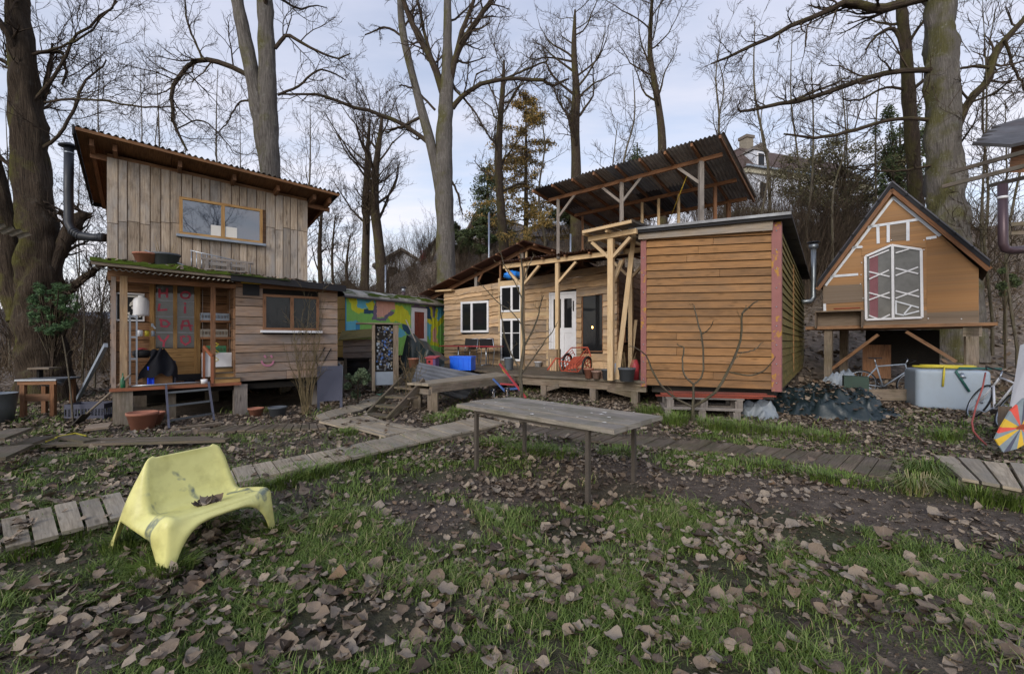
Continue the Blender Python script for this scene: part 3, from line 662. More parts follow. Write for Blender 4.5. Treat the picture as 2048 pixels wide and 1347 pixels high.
siding(main, Csd, 0, 0, 4.2, (ZD-.02,)*2, (ztr, ztr-.1), 17, 'cabin_board_dark', th=.022, lap=.014, wavy=.02, holes=[(.5, 1.3, 1.35, 2.75)], jit=.2)
window(main, Csd, -.02, .5, 1.3, 1.35, 2.75, 'brown_timber', mull=(.5,), trans=(.33, .66), bars='brown_timber')
window(main, C, -.03, *W1, 'white_plastic', mull=(.40,), fw=.07, dp=.06, glass='glass_dark')
window(main, C, -.03, *W2, 'white_plastic', mull=(.55,), fw=.06, dp=.06, glass='glass_dark')
window(main, C, -.03, *W3, 'white_plastic', mull=(.55,), trans=(.66,), fw=.06, dp=.06, glass='glass_dark', name='french_door')
window(main, C, .02, *W4, 'brown_timber', mull=(), fw=.03, dp=.04, glass='glass_dark')
u0, u1, z0, z1 = DR; mb = MB()
for q in ((u0, u0+.06, z0, z1), (u1-.06, u1, z0, z1), (u0+.06, u1-.06, z1-.06, z1)): mb.fbox(C, q[0], q[1], -.06, .02, q[2], q[3])
mb.build('door_frame', 'white_paint', main)
gm = z0+(z1-z0)*.52; mb = MB(); a0, a1 = u0+.065, u1-.065; um_ = mid(a0, a1)
for q in ((a0, a0+.08, z0, z1-.065), (a1-.08, a1, z0, z1-.065), (a0+.08, a1-.08, z1-.2, z1-.065), (a0+.08, a1-.08, gm-.16, gm), (a0+.08, a1-.08, z0, z0+.22), (um_-.05, um_+.05, gm, z1-.2), (um_-.05, um_+.05, z0+.22, gm-.16)): mb.fbox(C, q[0], q[1], -.045, .01, q[2], q[3])
dor = mb.build('door', 'white_paint', main)
for a, b in ((a0+.08, um_-.05), (um_+.05, a1-.08)):
    MB().fbox(C, a, b, -.02, -.012, gm, z1-.2).build('pane', 'glass_dark', dor); MB().fbox(C, a, b, -.025, -.005, z0+.22, gm-.16).build('door_panel', 'white_paint', dor)
MB().beam(C.P(a1-.03, -.06, gm+.5), C.P(a1-.03, -.06, gm+.8), .03, .03).build('hinge', 'black', dor)
# lamp seen glowing in the dark window
q = ch(1152, 690, -.0); MB().lathe(C.P(q[0], -.012, q[1]-.03), [(.005, .08), (.02, .05), (.025, .02), (.0, 0)], 8).build('pendant_lamp', 'lamp_glow', main)
# corner and edge battens
for uu in (ch(497, 700)[0], ch(662, 700)[0], ch(838, 700)[0]): MB().fbox(C, uu-.03, uu+.03, -.062, -.02, ZD, ZD+2.85 if uu < 3 else ZD+2.1).build('batten', 'new_timber', main)
MB().fbox(C, W2[0], W2[1]+.9, -.055, -.02, W3[3]+.01, W2[2]-.01).build('ledge_board', 'new_timber', main)
MB().fbox(C, W2[0]-.05, W2[1]+.1, -.055, -.02, W2[3]+.01, W2[3]+.17).build('ledge_board', 'new_timber', main)
# rusty gable roof, seen from below
VG = -.45
pa = C.hit(838, 588, VG); pb = C.hit(1046, 480, VG); pc = C.hit(1150, 512, VG)
A0 = C.P(pa[0], VG, pa[1]); A1 = C.P(pb[0], VG, pb[1]); A2 = C.P(pc[0], VG, pc[1]); bk = C.N.to_3d()*4.6+V((0, 0, -.25))
corr_roof(main, A0, A0+bk, A1+bk, A1, ['rusty_sheet'], 6, .1, .02, jag=.01)
corr_roof(main, A2, A2+bk, A1+bk, A1, ['rusty_sheet'], 5, .1, .02, jag=.01)
for off in (.5, 1.8, 3.1, 4.3):
    o_ = bk*(off/4.6)+V((0, 0, -.09))
    MB().beam(A0+o_+V((.1, 0, 0)), A1+o_, .06, .12).build('rafter', 'brown_timber', main)
    MB().beam(A1+o_, A2+o_, .06, .12).build('rafter', 'brown_timber', main)
for f_ in (.12, .34, .56, .78, .96):
    q = A0.lerp(A1, f_)+V((0, 0, -.04)); MB().beam(q-C.N.to_3d()*.08, q+bk, .05, .05).build('purlin', 'brown_timber', main)
for f_ in (.25, .6, .9):
    q = A1.lerp(A2, f_)+V((0, 0, -.04)); MB().beam(q-C.N.to_3d()*.08, q+bk, .05, .05).build('purlin', 'brown_timber', main)
def ztop(u): return ztl+(ztr-ztl)*u/CL
def post(xp, vv, top, wd, mat, mb=None):
    uu = C.u(xp, vv); p = C.P(uu, vv, ztop(uu)-.02); q = C.P(uu, vv, top); MB().beam(p, q, wd, wd, C.N.to_3d()).build('roof_post', mat, main); return uu
for xp, yt, wd, mt in ((953, 540, .1, 'post_grey'), (1001, 515, .06, 'brown_timber'), (1045, 492, .13, 'post_grey'), (1053, 500, .06, 'new_timber')):
    post(xp, .1, C.hit(xp, yt, .1)[1], wd, mt)
for xa, ya, xb, yb in ((957, 563, 972, 530), (1043, 520, 1029, 500)):
    a = C.hit(xa, ya, .08); b = C.hit(xb, yb, .08); MB().beam(C.P(a[0], .08, a[1]), C.P(b[0], .08, b[1]), .045, .07).build('roof_brace', 'brown_timber', main)
MB().fbox(C, -.25, .5, -.25, .3, ztl+.0, ztl+.05).build('eave_plank', 'new_timber', main)
a = C.hit(1056, 530, .6); b = C.hit(1115, 512, .6); MB().fbox(C, a[0], b[0], .55, .62, a[1], b[1]).build('gable_panel', 'yellow_plain', main)
# crumpled blue tarp bag tucked under the roof
def f(s, q):
    an = 2*math.pi*s; r = .08+.2*float(fbm(s*16, q*11)); c = C.P(C.u(1020, -.1), .05, C.hit(1020, 549, -.1)[1])
    return c+V((math.cos(an)*math.sin(math.pi*q)*r*1.4, math.sin(an)*math.sin(math.pi*q)*r, -math.cos(math.pi*q)*r*.75))
MB().grid(f, 18, 10).build('blue_tarp_bag', 'blue_tarp', None, 'crumpled blue plastic bag tucked under the rusty gable roof', 'bag')

# ---------------------------------------------------------------- deck
D = Fr(C.o.x, C.o.y, -32)
deck = thing('wooden_deck', C.P(CL*.6, -1.5, .2), 'weathered raised timber deck in front of the larch cabin', 'deck')
# front edge of the deck between the ramp and the shed
e0 = px(1031, 752, 1); e1 = px(1290, 765, 1)
def onz(x, y, z): d = (EYE-z)*FP/(y-CY); return V(((x-CX)/FP*d, d, z))
Q0 = onz(1020, 747.5, ZD); Q1 = onz(1289, 763, ZD)                    # front corners
Q0 = C.P((V(Q0.xy)-C.o).dot(C.U), (V(Q0.xy)-C.o).dot(C.N), ZD)
Q1 = V((2.68, 9.28, ZD))
Q2 = C.P(CL+1.6, -.03, ZD); Q3 = C.P(.5, -.03, ZD); Q4 = C.P(.4, -1.25, ZD)
fv = (Q1-Q0); n_ = 40
plainp = [Q4, Q0, Q1, Q2, Q3]
def clipline(vv):                                                     # u-range of the deck outline at depth vv
    us = []; pl = [((V(p.xy)-C.o).dot(C.U), (V(p.xy)-C.o).dot(C.N)) for p in plainp]
    for (a, b), (c, d) in zip(pl, pl[1:]+pl[:1]):
        if (b-vv)*(d-vv) < 0: us.append(a+(c-a)*(vv-b)/(d-b))
    return (min(us), max(us)) if len(us) > 1 else None
vmin = min((V(p.xy)-C.o).dot(C.N) for p in plainp); vv = vmin+.01
while vv < -.06:
    w_ = .135; r1 = clipline(vv+.005); r2 = clipline(min(vv+w_, -.04))
    if r1 and r2:
        P = C.P; z = ZD+random.uniform(-.003, .003)
        MB().hexa([P(r1[0], vv, z-.035), P(r1[1], vv, z-.035), P(r2[1], vv+w_-.008, z-.035), P(r2[0], vv+w_-.008, z-.035), P(r1[0], vv, z), P(r1[1], vv, z), P(r2[1], vv+w_-.008, z), P(r2[0], vv+w_-.008, z)]).build('deck_board', 'walkway_dark', deck)
    vv += w_
ed = (Q1-Q0).normalized(); nrm = V((-ed.y, ed.x, 0))
E0 = Q0-ed*.1; E1 = Q1+ed*.05
MB().beam(E0-nrm*.03+V((0, 0, -.02)), E1-nrm*.03+V((0, 0, -.02)), .06, .05).build('edge_plank', 'old_timber', deck)
MB().beam(E0+nrm*.05+V((0, 0, -.14)), E1+nrm*.05+V((0, 0, -.14)), .08, .18).build('edge_beam', 'old_timber', deck)
for f_, br in ((.30, -1), (.66, 0), (.93, -1), (.02, 0)):
    q = E0.lerp(E1, f_)+nrm*.08; g = G(q.x, q.y)-.1; MB().beam(V((q.x, q.y, g)), V((q.x, q.y, ZD-.23)), .14, .14, nrm).build('deck_post', 'old_timber', deck)
    if br:
        s = E0.lerp(E1, max(0, f_-.17)) if f_ > .5 else E0.lerp(E1, f_+.12); s = s+nrm*.02
        MB().beam(V((q.x, q.y, .28)), V((s.x, s.y, ZD-.2)), .05, .12).build('deck_brace', 'old_timber', deck)
for vv in (-.3, -1.8):
    for f_ in (.2, .5, .8):
        q = C.P(CL*f_+.3, vv, 0); MB().beam(V((q.x, q.y, G(q.x, q.y)-.1)), V((q.x, q.y, ZD-.05)), .14, .14).build('deck_post', 'old_timber', deck)
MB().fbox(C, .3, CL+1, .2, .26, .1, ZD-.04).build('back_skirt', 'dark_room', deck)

# pergola posts and beam carrying the small porch roof
perg = thing('timber_pergola', V((1.23, 12.28, ZD)), 'pale new timber porch frame with braced posts along the deck', 'pergola')
T0 = V((.30, 12.9, ZD)); T1 = V((1.23, 12.28, ZD)); T3 = V((2.92, 11.18, ZD)); T2 = V(((1222-CX)/FP*9.42, 9.42, ZD))
dl = (T3-T0).normalized(); BZ = 3.5
def pst(p, zt, w_=.1): MB().beam(p, V((p.x, p.y, zt)), w_, w_, dl).build('post', 'new_timber', perg)
def brace(p, dirv, zt, L=.55): a = V((p.x, p.y, zt-L)); b = V((p.x, p.y, zt-.02))+dirv*L; MB().beam(a, b, .06, .09, dirv.cross(V((0, 0, 1)))).build('brace', 'new_timber', perg)
for p, zt in ((T0, BZ), (T1, BZ), (T3, BZ+.06)): pst(p, zt)
for p in (T0, T1, T3): brace(p, dl, BZ)
brace(T0, -dl, BZ); brace(T3, -dl, BZ)
B0 = T0-dl*.65; B1 = T3+dl*.35
MB().beam(V((B0.x, B0.y, BZ+.06)), V((B1.x, B1.y, BZ+.12)), .08, .12).build('beam', 'new_timber', perg)
nb = V((C.N.x, C.N.y, 0))
r0 = B0-nb*.25; r1 = B1-nb*.25; r2 = B1+nb*2.2; r3 = B0+nb*2.2
corr_roof(perg, V((r0.x, r0.y, BZ+.17)), V((r1.x, r1.y, BZ+.23)), V((r2.x, r2.y, BZ+.38)), V((r3.x, r3.y, BZ+.32)), ['rusty_sheet'], 5, .085, .02, jag=.008)
for k in range(7):
    q = B0.lerp(B1, k/6); MB().beam(V((q.x, q.y, BZ+.145))-nb*.2, V((q.x, q.y, BZ+.26))+nb*2.0, .05, .045).build('rafter', 'brown_timber', perg)
# tall front post with Y braces and its small roof
zt2 = EYE-(478-CY)/FP*T2.y; pst(T2, zt2, .115)
S_ang = -35; sU = V((math.cos(R(S_ang)), math.sin(R(S_ang)), 0)); sN = V((-sU.y, sU.x, 0))
brace(T2, sU, zt2, .42); brace(T2, -sU, zt2, .42)
brace(V((T2.x, T2.y, ZD)), V((sN.x, sN.y, 0)), zt2-.35, .6)
a = T2-sU*.5; b = T2+sU*.55
MB().beam(V((a.x, a.y, zt2+.05)), V((b.x, b.y, zt2+.09)), .09, .1).build('beam', 'new_timber', perg)
a2, b2 = a-sN*.3, b-sN*.3; c2, d2 = b+sN*2.3, a+sN*2.3
for q0, q1 in ((a, d2), (T2, T2+sN*2.3)): MB().beam(V((q0.x, q0.y, zt2+.13))-sN*.25, V((q1.x, q1.y, zt2+.2)), .05, .06).build('rafter', 'new_timber', perg)
corr_roof(perg, V((a2.x, a2.y, zt2+.19)), V((b2.x, b2.y, zt2+.26)), V((c2.x, c2.y, zt2+.4)), V((d2.x, d2.y, zt2+.33)), ['old_sheet'], 2, .08, .018)
MB().beam(V((a2.x, a2.y, zt2+.15)), V((b2.x, b2.y, zt2+.22)), .04, .06).build('fascia', 'new_timber', perg)

# ---------------------------------------------------------------- big corrugated canopy on the roofs
can = thing('roof_canopy', V((2.7, 11.5, 3.6)), 'large corrugated sheet canopy raised on thin posts above the roofs', 'canopy')
FL = V((.51, 11.92, 5.38)); FRr = V((4.36, 9.43, 5.72)); BR = V((4.36+.616*3.6, 9.43+.788*3.6, 5.23)); BL = V((.51+.616*3.6, 11.92+.788*3.6, 5.07))
CLp = lambda u, v_, dz=0: (FL*(1-u)+FRr*u)*(1-v_)+(BL*(1-u)+BR*u)*v_+V((0, 0, dz))
corr_roof(can, CLp(0, 0), CLp(1, 0), CLp(1, 1), CLp(0, 1), ['old_sheet', 'old_sheet', 'old_sheet', 'lean_sheet', 'dark_sheet'], 7, .085, .02, jag=.012, nv=2)
for k in range(9): u_ = .01+.98*k/8; MB().beam(CLp(u_, .0, -.06), CLp(u_, 1, -.06), .045, .07).build('rafter', 'brown_timber', can)
for v_ in (.17, .55, .88): MB().beam(CLp(.03 if v_ < .8 else .1, v_, -.13), CLp(.97, v_, -.13), .06, .09).build('purlin', 'brown_timber', can)
def cpost(u_, v_, zb, w_, mat): t_ = CLp(u_, v_, -.16); MB().beam(V((t_.x, t_.y, zb)), t_, w_, w_).build('post', mat, can); return t_
def ufor(x, v_):
    lo, hi = 0, 1
    for _ in range(40):
        m_ = (lo+hi)/2; p = CLp(m_, v_); lo, hi = (m_, hi) if CX+FP*p.x/p.y < x else (lo, m_)
    return m_
for x, v_, zb, w_, mt in ((1116, .17, 3.6, .075, 'post_grey'), (1243, .17, 3.55, .085, 'post_grey'), (1402, .17, 3.5, .1, 'post_grey'), (1165, .55, 3.6, .06, 'brown_timber'), (1284, .55, 3.5, .06, 'new_timber'), (1317, .55, 3.5, .06, 'new_timber'), (1357, .55, 3.5, .06, 'new_timber'), (1430, .55, 3.5, .07, 'brown_timber'), (1457, .88, 3.3, .09, 'brown_timber'), (1247, .88, 3.4, .06, 'brown_timber')):
    u_ = ufor(x, v_); cpost(u_, v_, zb, w_, mt)
for x, s in ((1116, 1), (1243, 1), (1243, -1), (1402, -1)):
    u_ = ufor(x, .17); t_ = CLp(u_, .17, -.16); dr = (FRr-FL).normalized()*s; MB().beam(V((t_.x, t_.y, t_.z-.5)), t_+dr*.5, .045, .06).build('brace', 'post_grey', can)
MB().tube([CLp(.55, .75, -.75), CLp(.8, .2, -.35)], .012, 5).build('strap', 'yellow_plain', can)

# ---------------------------------------------------------------- stained wagon shed
S = Fr(2.68, 9.3, S_ang); SW = 2.4; SD = 8.6
SH = S; shed = thing('wagon_shed', S.P(SW/2, 2, .3), 'long brown-stained clapboard wagon shed with red corner posts on the right of the deck', 'shed')
zb = (.52, .57); tl = S.hit(1282, 468); tr = S.hit(1556, 452); zt = (tl[1], tr[1])
siding(shed, S, 0, .08, SW-.1, zb, zt, 20, 'shed_board', th=.02, lap=.03, jit=.03, split=.3)
MB().hexa([S.P(.05, .003, .5), S.P(SW-.02, .003, .54), S.P(SW-.02, SD, .54), S.P(.05, SD, .5), S.P(.05, .003, zt[0]), S.P(SW-.02, .003, zt[1]), S.P(SW-.02, SD, zt[1]-.15), S.P(.05, SD, zt[0]-.15)]).build('light_block_core', 'dark_room', shed)  # dark box added inside the shed as a light block
Sr = Fr(*S.P(SW, 0, 0).xy, S_ang+90)
siding(shed, Sr, 0, .03, SD, (zb[1], zb[1]+.0), (zt[1], zt[1]-.15), 20, 'shed_side', th=.02, lap=.02, jit=.03, split=.8)
Sl = Fr(*S.P(0, SD, 0).xy, S_ang-90); siding(shed, Sl, 0, 0, SD-.02, (.52, .52), (zt[0]-.15, zt[0]), 20, 'shed_board', th=.012, lap=.012, jit=.03)
for u0, u1, za, zb_ in ((-.03, .082, zb[0]-.03, zt[0]), (SW-.105, SW+.045, zb[1]-.03, zt[1]+.06)):
    cp = MB().fbox(S, u0, u1, -.06, .05 if u0 < 0 else .12, za, zb_).build('corner_post', 'red_frame', shed)
    for k in range(9): zz_ = za+.15+(zb_-za-.3)*k/8; MB().tube([S.P(mid(u0, u1), -.061, zz_), S.P(mid(u0, u1), -.068, zz_)], .012, 6).build('bolt', 'steel', cp)
MB().beam(S.P(-.05, -.1, zt[0]-.045), S.P(SW-.08, -.1, zt[1]-.0), .07, .17).build('fascia', 'plank_grey', shed)
MB().beam(S.P(.06, -.08, zt[0]-.1), S.P(.06, .2, zt[0]-.1), .1, .1).build('bracket', 'plank_grey', shed); MB().beam(S.P(SW-.17, -.12, zt[1]-.04), S.P(SW-.17, .2, zt[1]-.04), .14, .09).build('bracket', 'plank_grey', shed)
ra = S.hit(1256, 459, -.22); rb = S.hit(1566, 428, -.22)
Ra = S.P(ra[0], -.22, ra[1]); Rb = S.P(SW+.2, -.22, rb[1]); bk2 = sN*(SD+.4)+V((0, 0, -.12))
corr_roof(shed, Ra, Ra+bk2, Rb+bk2, Rb, ['dark_sheet'], 8, .08, .018)
MB().beam(Ra+V((0, 0, .0)), Rb+V((0, 0, .0)), .03, .05).build('edge_flashing', 'galvanised', shed)
MB().beam(Ra+V((0, 0, -.055))+sN*.04, Rb+V((0, 0, -.055))+sN*.04, .05, .05).build('roof_batten', 'tar_black', shed)
MB().beam(S.P(SW+.0, 3.2, .7), S.P(SW+.0, 3.2, zt[1]-.25), .07, .07).build('trim_post', 'shed_board', shed)
for uu, vv in ((.3, .6), (SW-.3, .6), (.3, 4.5), (SW-.3, 4.5), (SW-.3, 7.5)):
    q = S.P(uu, vv, 0); MB().fbox(S, uu-.15, uu+.15, vv-.15, vv+.15, G(q.x, q.y)-.1, .52).build('support_block', 'dark_room', shed)
MB().fbox(S, .1, SW-.1, .25, SD, .36, .52).build('chassis', 'dark_steel', shed)
# zinc flue on the shed's right flank
fb = S.P(SW, 5.2, 0); dd_ = fb.y
pts = [px(1604, 603, dd_), px(1621, 602, dd_), px(1627, 594, dd_), px(1627, 560, dd_), px(1627, 492, dd_)]
fl = MB().tube(pts, .06, 10).build('flue', 'pipe_zinc', shed)
MB().lathe(px(1627, 498, dd_), [(.065, 0), (.11, .03), (.11, .12), (.065, .14)], 12).build('flue_collar', 'pipe_zinc', fl)
MB().lathe(px(1627, 484, dd_), [(0, .02), (.15, .0), (.15, -.02), (0, -.01)], 12).build('flue_cap', 'pipe_black', fl)
MB().tube([px(1627, 492, dd_), px(1627, 484, dd_)], .04, 8).build('flue_neck', 'pipe_black', fl)

# ---------------------------------------------------------------- gabled hut on stilts
H = Fr(.6857*12, 12.0, -44); HW = 2.85
hut = thing('gabled_hut', H.P(HW/2, 1, .3), 'small gabled plywood hut on stilts with diamond-paned white window', 'hut')
hz = lambda X, Y: (1580+X/2.494, 340+Y/2.494)
hh = lambda X, Y, v=0: H.hit(*hz(X, Y), v)
zl, zr = H.hit(1648, 652)[1], H.hit(1958, 645)[1]; HD = 3.0
elz = H.hit(1648, 572)[1]; erz = H.hit(1958, 538)[1]; ap = H.hit(1783, 380)
P = H.P
outl = [P(.0, 0, zl), P(HW, 0, zr), P(HW, 0, erz), P(ap[0], 0, ap[1]), P(0, 0, elz)]
MB().poly(outl, HD, H.N.to_3d()).build('front_wall', 'ply', hut)
def panel(name, pts, mat, th=.012, off=0): return MB().poly([P(*(lambda q: (q[0], -off-.001, q[1]))(hh(x, y))) for x, y in pts], th, -H.N.to_3d()).build(name, mat, hut)
panel('panel', [(683, 335), (745, 330), (940, 490), (940, 762), (683, 765)], 'ply')
panel('panel', [(683, 712), (940, 700), (941, 764), (683, 766)], 'ply_grey', .004, .014)
panel('panel', [(166, 578), (360, 568), (372, 655), (166, 668)], 'ply_grey')
panel('panel', [(372, 708), (683, 700), (683, 766), (372, 778)], 'ply_grey', .016)
panel('panel', [(502, 268), (577, 262), (580, 350), (502, 355)], 'ply_grey', .006)
panel('panel', [(358, 385), (520, 360), (678, 345), (678, 388), (540, 372), (480, 378), (358, 430)], 'ply', .02)
for k, ln in enumerate([[(180, 572), (515, 138), (745, 325)], [(392, 283), (640, 246)], [(438, 278), (440, 362)], [(490, 270), (490, 356)], [(588, 262), (588, 348)], [(205, 530), (335, 520)], [(310, 386), (355, 383)], [(685, 340), (725, 334)], [(173, 670), (176, 785)]]):
    strokes(hut, H, -.022, [[hz(*q) for q in ln]], .06, 'skin_tape', 'white_tape')
for x, y in ((362, 385), (358, 462), (355, 522), (352, 568), (668, 350), (668, 398), (505, 350), (690, 740), (855, 742), (365, 640), (700, 345)):
    q = hh(x, y); MB().tube([P(q[0], -.02, q[1]), P(q[0], -.03, q[1])], .014, 6).build('screw_cap', 'white_paint', hut)
# window with diagonal glazing bars
wp = [(378, 432), (508, 376), (655, 398), (660, 735), (382, 746)]
WP = [hh(*q) for q in wp]; mb = MB()
for (a, b), (c, d) in zip(WP, WP[1:]+WP[:1]): mb.beam(P(a, -.05, b), P(c, -.05, d), .05, .06, H.N.to_3d())
m0, m1 = hh(513, 378), hh(516, 740); mb.beam(P(m0[0], -.052, m0[1]), P(m1[0], -.052, m1[1]), .05, .085, H.N.to_3d())
win = mb.build('window', 'white_paint', hut)
def pane(pts): MB().poly([P(hh(*q)[0], -.032, hh(*q)[1]) for q in pts], .004, -H.N.to_3d()).build('pane', 'glass_hut', win)
pane([(385, 432), (508, 380), (510, 740), (388, 742)]); pane([(520, 380), (652, 402), (656, 732), (522, 738)])
for a, b in (((397, 440), (495, 400)), ((528, 415), (595, 395)), ((396, 545), (495, 500)), ((396, 508), (498, 532)), ((528, 527), (640, 485)), ((528, 490), (640, 518)), ((396, 648), (498, 610)), ((396, 612), (500, 640)), ((528, 640), (642, 597)), ((528, 603), (645, 632)), ((396, 725), (440, 742)), ((455, 742), (500, 720))):
    a, b = hh(*a), hh(*b); MB().beam(P(a[0], -.05, a[1]), P(b[0], -.0505, b[1]), .03, .042, H.N.to_3d()).build('glazing_bar', 'white_paint', win)
for a, b in (((530, 655), (643, 686)), ((528, 716), (570, 724)), ((570, 718), (605, 678)), ((572, 722), (645, 703)), ((530, 650), (530, 716))):
    a, b = hh(*a), hh(*b); MB().beam(P(a[0], -.055, a[1]), P(b[0], -.0555, b[1]), .03, .055, H.N.to_3d()).build('glazing_bar', 'skin_tape', win)
c0, c1 = hh(398, 425), hh(440, 735)
MB().grid(lambda s, q: P(c0[0]+(c1[0]-c0[0])*s, -.0405+.001*math.sin(s*9), c0[1]+(c1[1]-c0[1])*q), 12, 2).build('curtain', plain('curtain', '#84585e', .9) or 'curtain', win)
# roof
ov = -.18; OL = H.hit(1634, 575, ov); OR_ = H.hit(1980, 534, ov); OA = H.hit(1784, 374, ov)
for pts_, nm in (((OL, OA), 0), ((OA, OR_), 1)):
    (a, b), (c, d) = pts_; bkv = H.N.to_3d()*(HD+.3)
    p0, p1 = P(a, ov, b), P(c, ov, d); up = V((0, 0, .11))
    MB().hexa([p0, p1, p1+bkv, p0+bkv, p0+up, p1+up, p1+bkv+up, p0+bkv+up]).build('roof_slope', 'tar_black', hut)
    corr('roof_sheet', hut, p0+up*1.3, p0+bkv+up*1.3, p1+bkv+up*1.3, p1+up*1.3, 'dark_sheet', .1, .02)
    dd2 = V((0, 0, -.05)); MB().beam(p0+dd2+H.N.to_3d()*.03, p1+dd2+H.N.to_3d()*.03, .03, .11).build('barge_board', 'brown_timber', hut)
    for k in range(1, 6): q = p0.lerp(p1, k/6)+up; MB().beam(q-H.N.to_3d()*.03, q+H.N.to_3d()*.25, .05, .04).build('roof_batten', 'tar_black', hut)
# platform
pl0 = H.hit(1612, 657, -.15); pl1 = H.hit(1995, 650, -.15)
MB().hexa([P(pl0[0], -.2, zl-.09), P(pl1[0], -.2, zr-.07), P(pl1[0], HD, zr-.07), P(pl0[0], HD, zl-.09), P(pl0[0], -.2, zl-.005), P(pl1[0], -.2, zr-.003), P(pl1[0], HD, zr-.003), P(pl0[0], HD, zl-.005)]).build('platform', 'cabin_board_dark', hut)
for uu, vv, wd in ((.1, .0, .17), (HW-.1, .0, .2), (.1, 2.4, .2), (HW-.1, 2.4, .2), (1.6, 2.4, .16)):
    q = P(uu, vv, 0); g = G(q.x, q.y)-.1; MB().beam(V((q.x, q.y, g)), V((q.x, q.y, zl-.08)), wd, wd, H.N.to_3d()).build('stilt', 'old_timber', hut)
MB().fbox(H, HW-.25, HW+.05, -.1, .15, zr-.3, zr-.07).build('stilt_head', 'old_timber', hut)
for a, b in (((205, 995), (440, 820)), ((830, 955), (580, 805))):
    a, b = hh(*a), hh(*b); MB().beam(P(a[0], .02, a[1]), P(b[0], .02, b[1]), .07, .17, H.N.to_3d()).build('brace', 'cabin_board_dark', hut)
MB().fbox(H, .7, 2.2, 1.6, 1.7, .75, zl-.1).build('under_shade_panel', 'dark_room', hut)  # dark sheet put in for the shade beneath the hut
# small box shelf on the left of the hut front
a, b = hh(130, 705, -.25), hh(365, 785, -.25); mb = MB(); z0 = b[1]
mb.fbox(H, a[0], b[0], -.42, -.03, a[1]-.03, a[1]); mb.fbox(H, a[0], a[0]+.02, -.4, -.03, z0, a[1]-.03); mb.fbox(H, b[0]-.02, b[0], -.4, -.03, z0, a[1]-.03); mb.fbox(H, a[0]+.02, b[0]-.02, -.1, -.08, z0, a[1]-.03)
sh = mb.build('open_box_shelf', 'ply_grey', None, 'open grey wooden box shelf standing on the stilt hut platform', 'shelf')
a = hh(222, 690, -.2); b = hh(350, 697, -.2); MB().fbox(H, a[0], b[0], -.35, -.15, a[1]-.025, a[1]+.0).build('red_board', 'red_plank', None, 'thin red board lying on the open box shelf', 'board')
# ---------------------------------------------------------------- walkways
def onz(x, y, z): d = (EYE-z)*FP/(y-CY); return V(((x-CX)/FP*d, d, z))
EXC = []
def walk(label, top, bot, z, n, mat, side=.05, drop=0, group=None, runner=True, gap=.012, jit=.02, name='boardwalk', zj=.006):
    # top/bot: survey points of the far and near edge of the planked surface
    T = [onz(x, y, z) for x, y in top]; Bt = [onz(x, y, z) for x, y in bot]
    def along(L, f):
        seg = [(L[i+1]-L[i]).length for i in range(len(L)-1)]; s = f*sum(seg)
        for i, q in enumerate(seg):
            if s <= q or i == len(seg)-1: return L[i].lerp(L[i+1], s/q)
            s -= q
    c = along(T, .5).lerp(along(Bt, .5), .5); EXC.append(np.array([(p.x, p.y) for p in T+Bt[::-1]]))
    th = thing(name, V((c.x, c.y, G(c.x, c.y))), label, 'boardwalk', group)
    w_ = (along(T, .5)-along(Bt, .5)).length; LL = (along(T, 1)-along(T, 0)).length
    for i in range(n):
        f0, f1 = i/n, (i+1)/n-gap/LL
        a, b, c_, d_ = along(Bt, f0), along(Bt, f1), along(T, f1), along(T, f0); dz = random.uniform(-zj, zj); ti = random.uniform(-zj, zj)
        e1 = random.uniform(-jit, jit); e2 = random.uniform(-jit, jit); pr = (d_-a).normalized()
        q = [a+pr*e1, b+pr*e1, c_+pr*e2, d_+pr*e2]; u = V((0, 0, dz)); u2 = V((0, 0, dz+ti)); dn_ = V((0, 0, -.028))
        # long axis first so that the grain runs along the plank
        MB().hexa([q[0]+u+dn_, q[3]+u2+dn_, q[2]+u2+dn_, q[1]+u+dn_, q[0]+u, q[3]+u2, q[2]+u2, q[1]+u]).build('plank', mat, th)
    if runner:
        for f in (.12, .88):
            for k in range(max(1, len(T)-1)):
                p0 = along(Bt, k/max(1, len(T)-1)).lerp(along(T, k/max(1, len(T)-1)), f); p1 = along(Bt, (k+1)/max(1, len(T)-1)).lerp(along(T, (k+1)/max(1, len(T)-1)), f)
                hgt = max(.04, z-.03-min(G(p0.x, p0.y), G(p1.x, p1.y))+.03)
                MB().beam(p0+V((0, 0, -.03-hgt/2)), p1+V((0, 0, -.03-hgt/2)), .06, hgt).build('runner', mat, th)
    return th
walk('wide-planked boardwalk section running off left of the yellow chair', [(-120, 1060), (0, 1035), (246, 983)], [(-120, 1130), (0, 1098), (266, 1028)], .09, 7, 'walkway', gap=.02)
walk('long boardwalk running from behind the yellow chair to the table', [(270, 976), (442, 942), (699, 890), (955, 832)], [(290, 1022), (457, 968), (699, 915), (1012, 845)], .09, 24, 'walkway')
walk('short boardwalk joining the long walkway from the porch stairs', [(690, 849), (782, 845)], [(771, 871), (850, 856)], .07, 8, 'walkway')
walk('pale triangular plank landing at the foot of the timber stairs', [(637, 842), (733, 829)], [(684, 853), (776, 843)], .08, 7, 'walkway')
walk('boardwalk leading up past the blackboard to the painted trailer', [(632, 829), (700, 809), (768, 786)], [(642, 839), (722, 819), (792, 789)], .09, 14, 'walkway')
walk('low pallet walkway in front of the porch ladder', [(447, 850), (647, 845)], [(396, 864), (655, 855)], .06, 14, 'walkway_dark')
walk('sunken dark plank path behind the table legs', [(1050, 850), (1240, 868), (1387, 878), (1697, 908), (1790, 916)], [(1010, 862), (1170, 880), (1300, 893), (1514, 908), (1771, 952)], .035, 34, 'walkway_dark', zj=.012, runner=False)
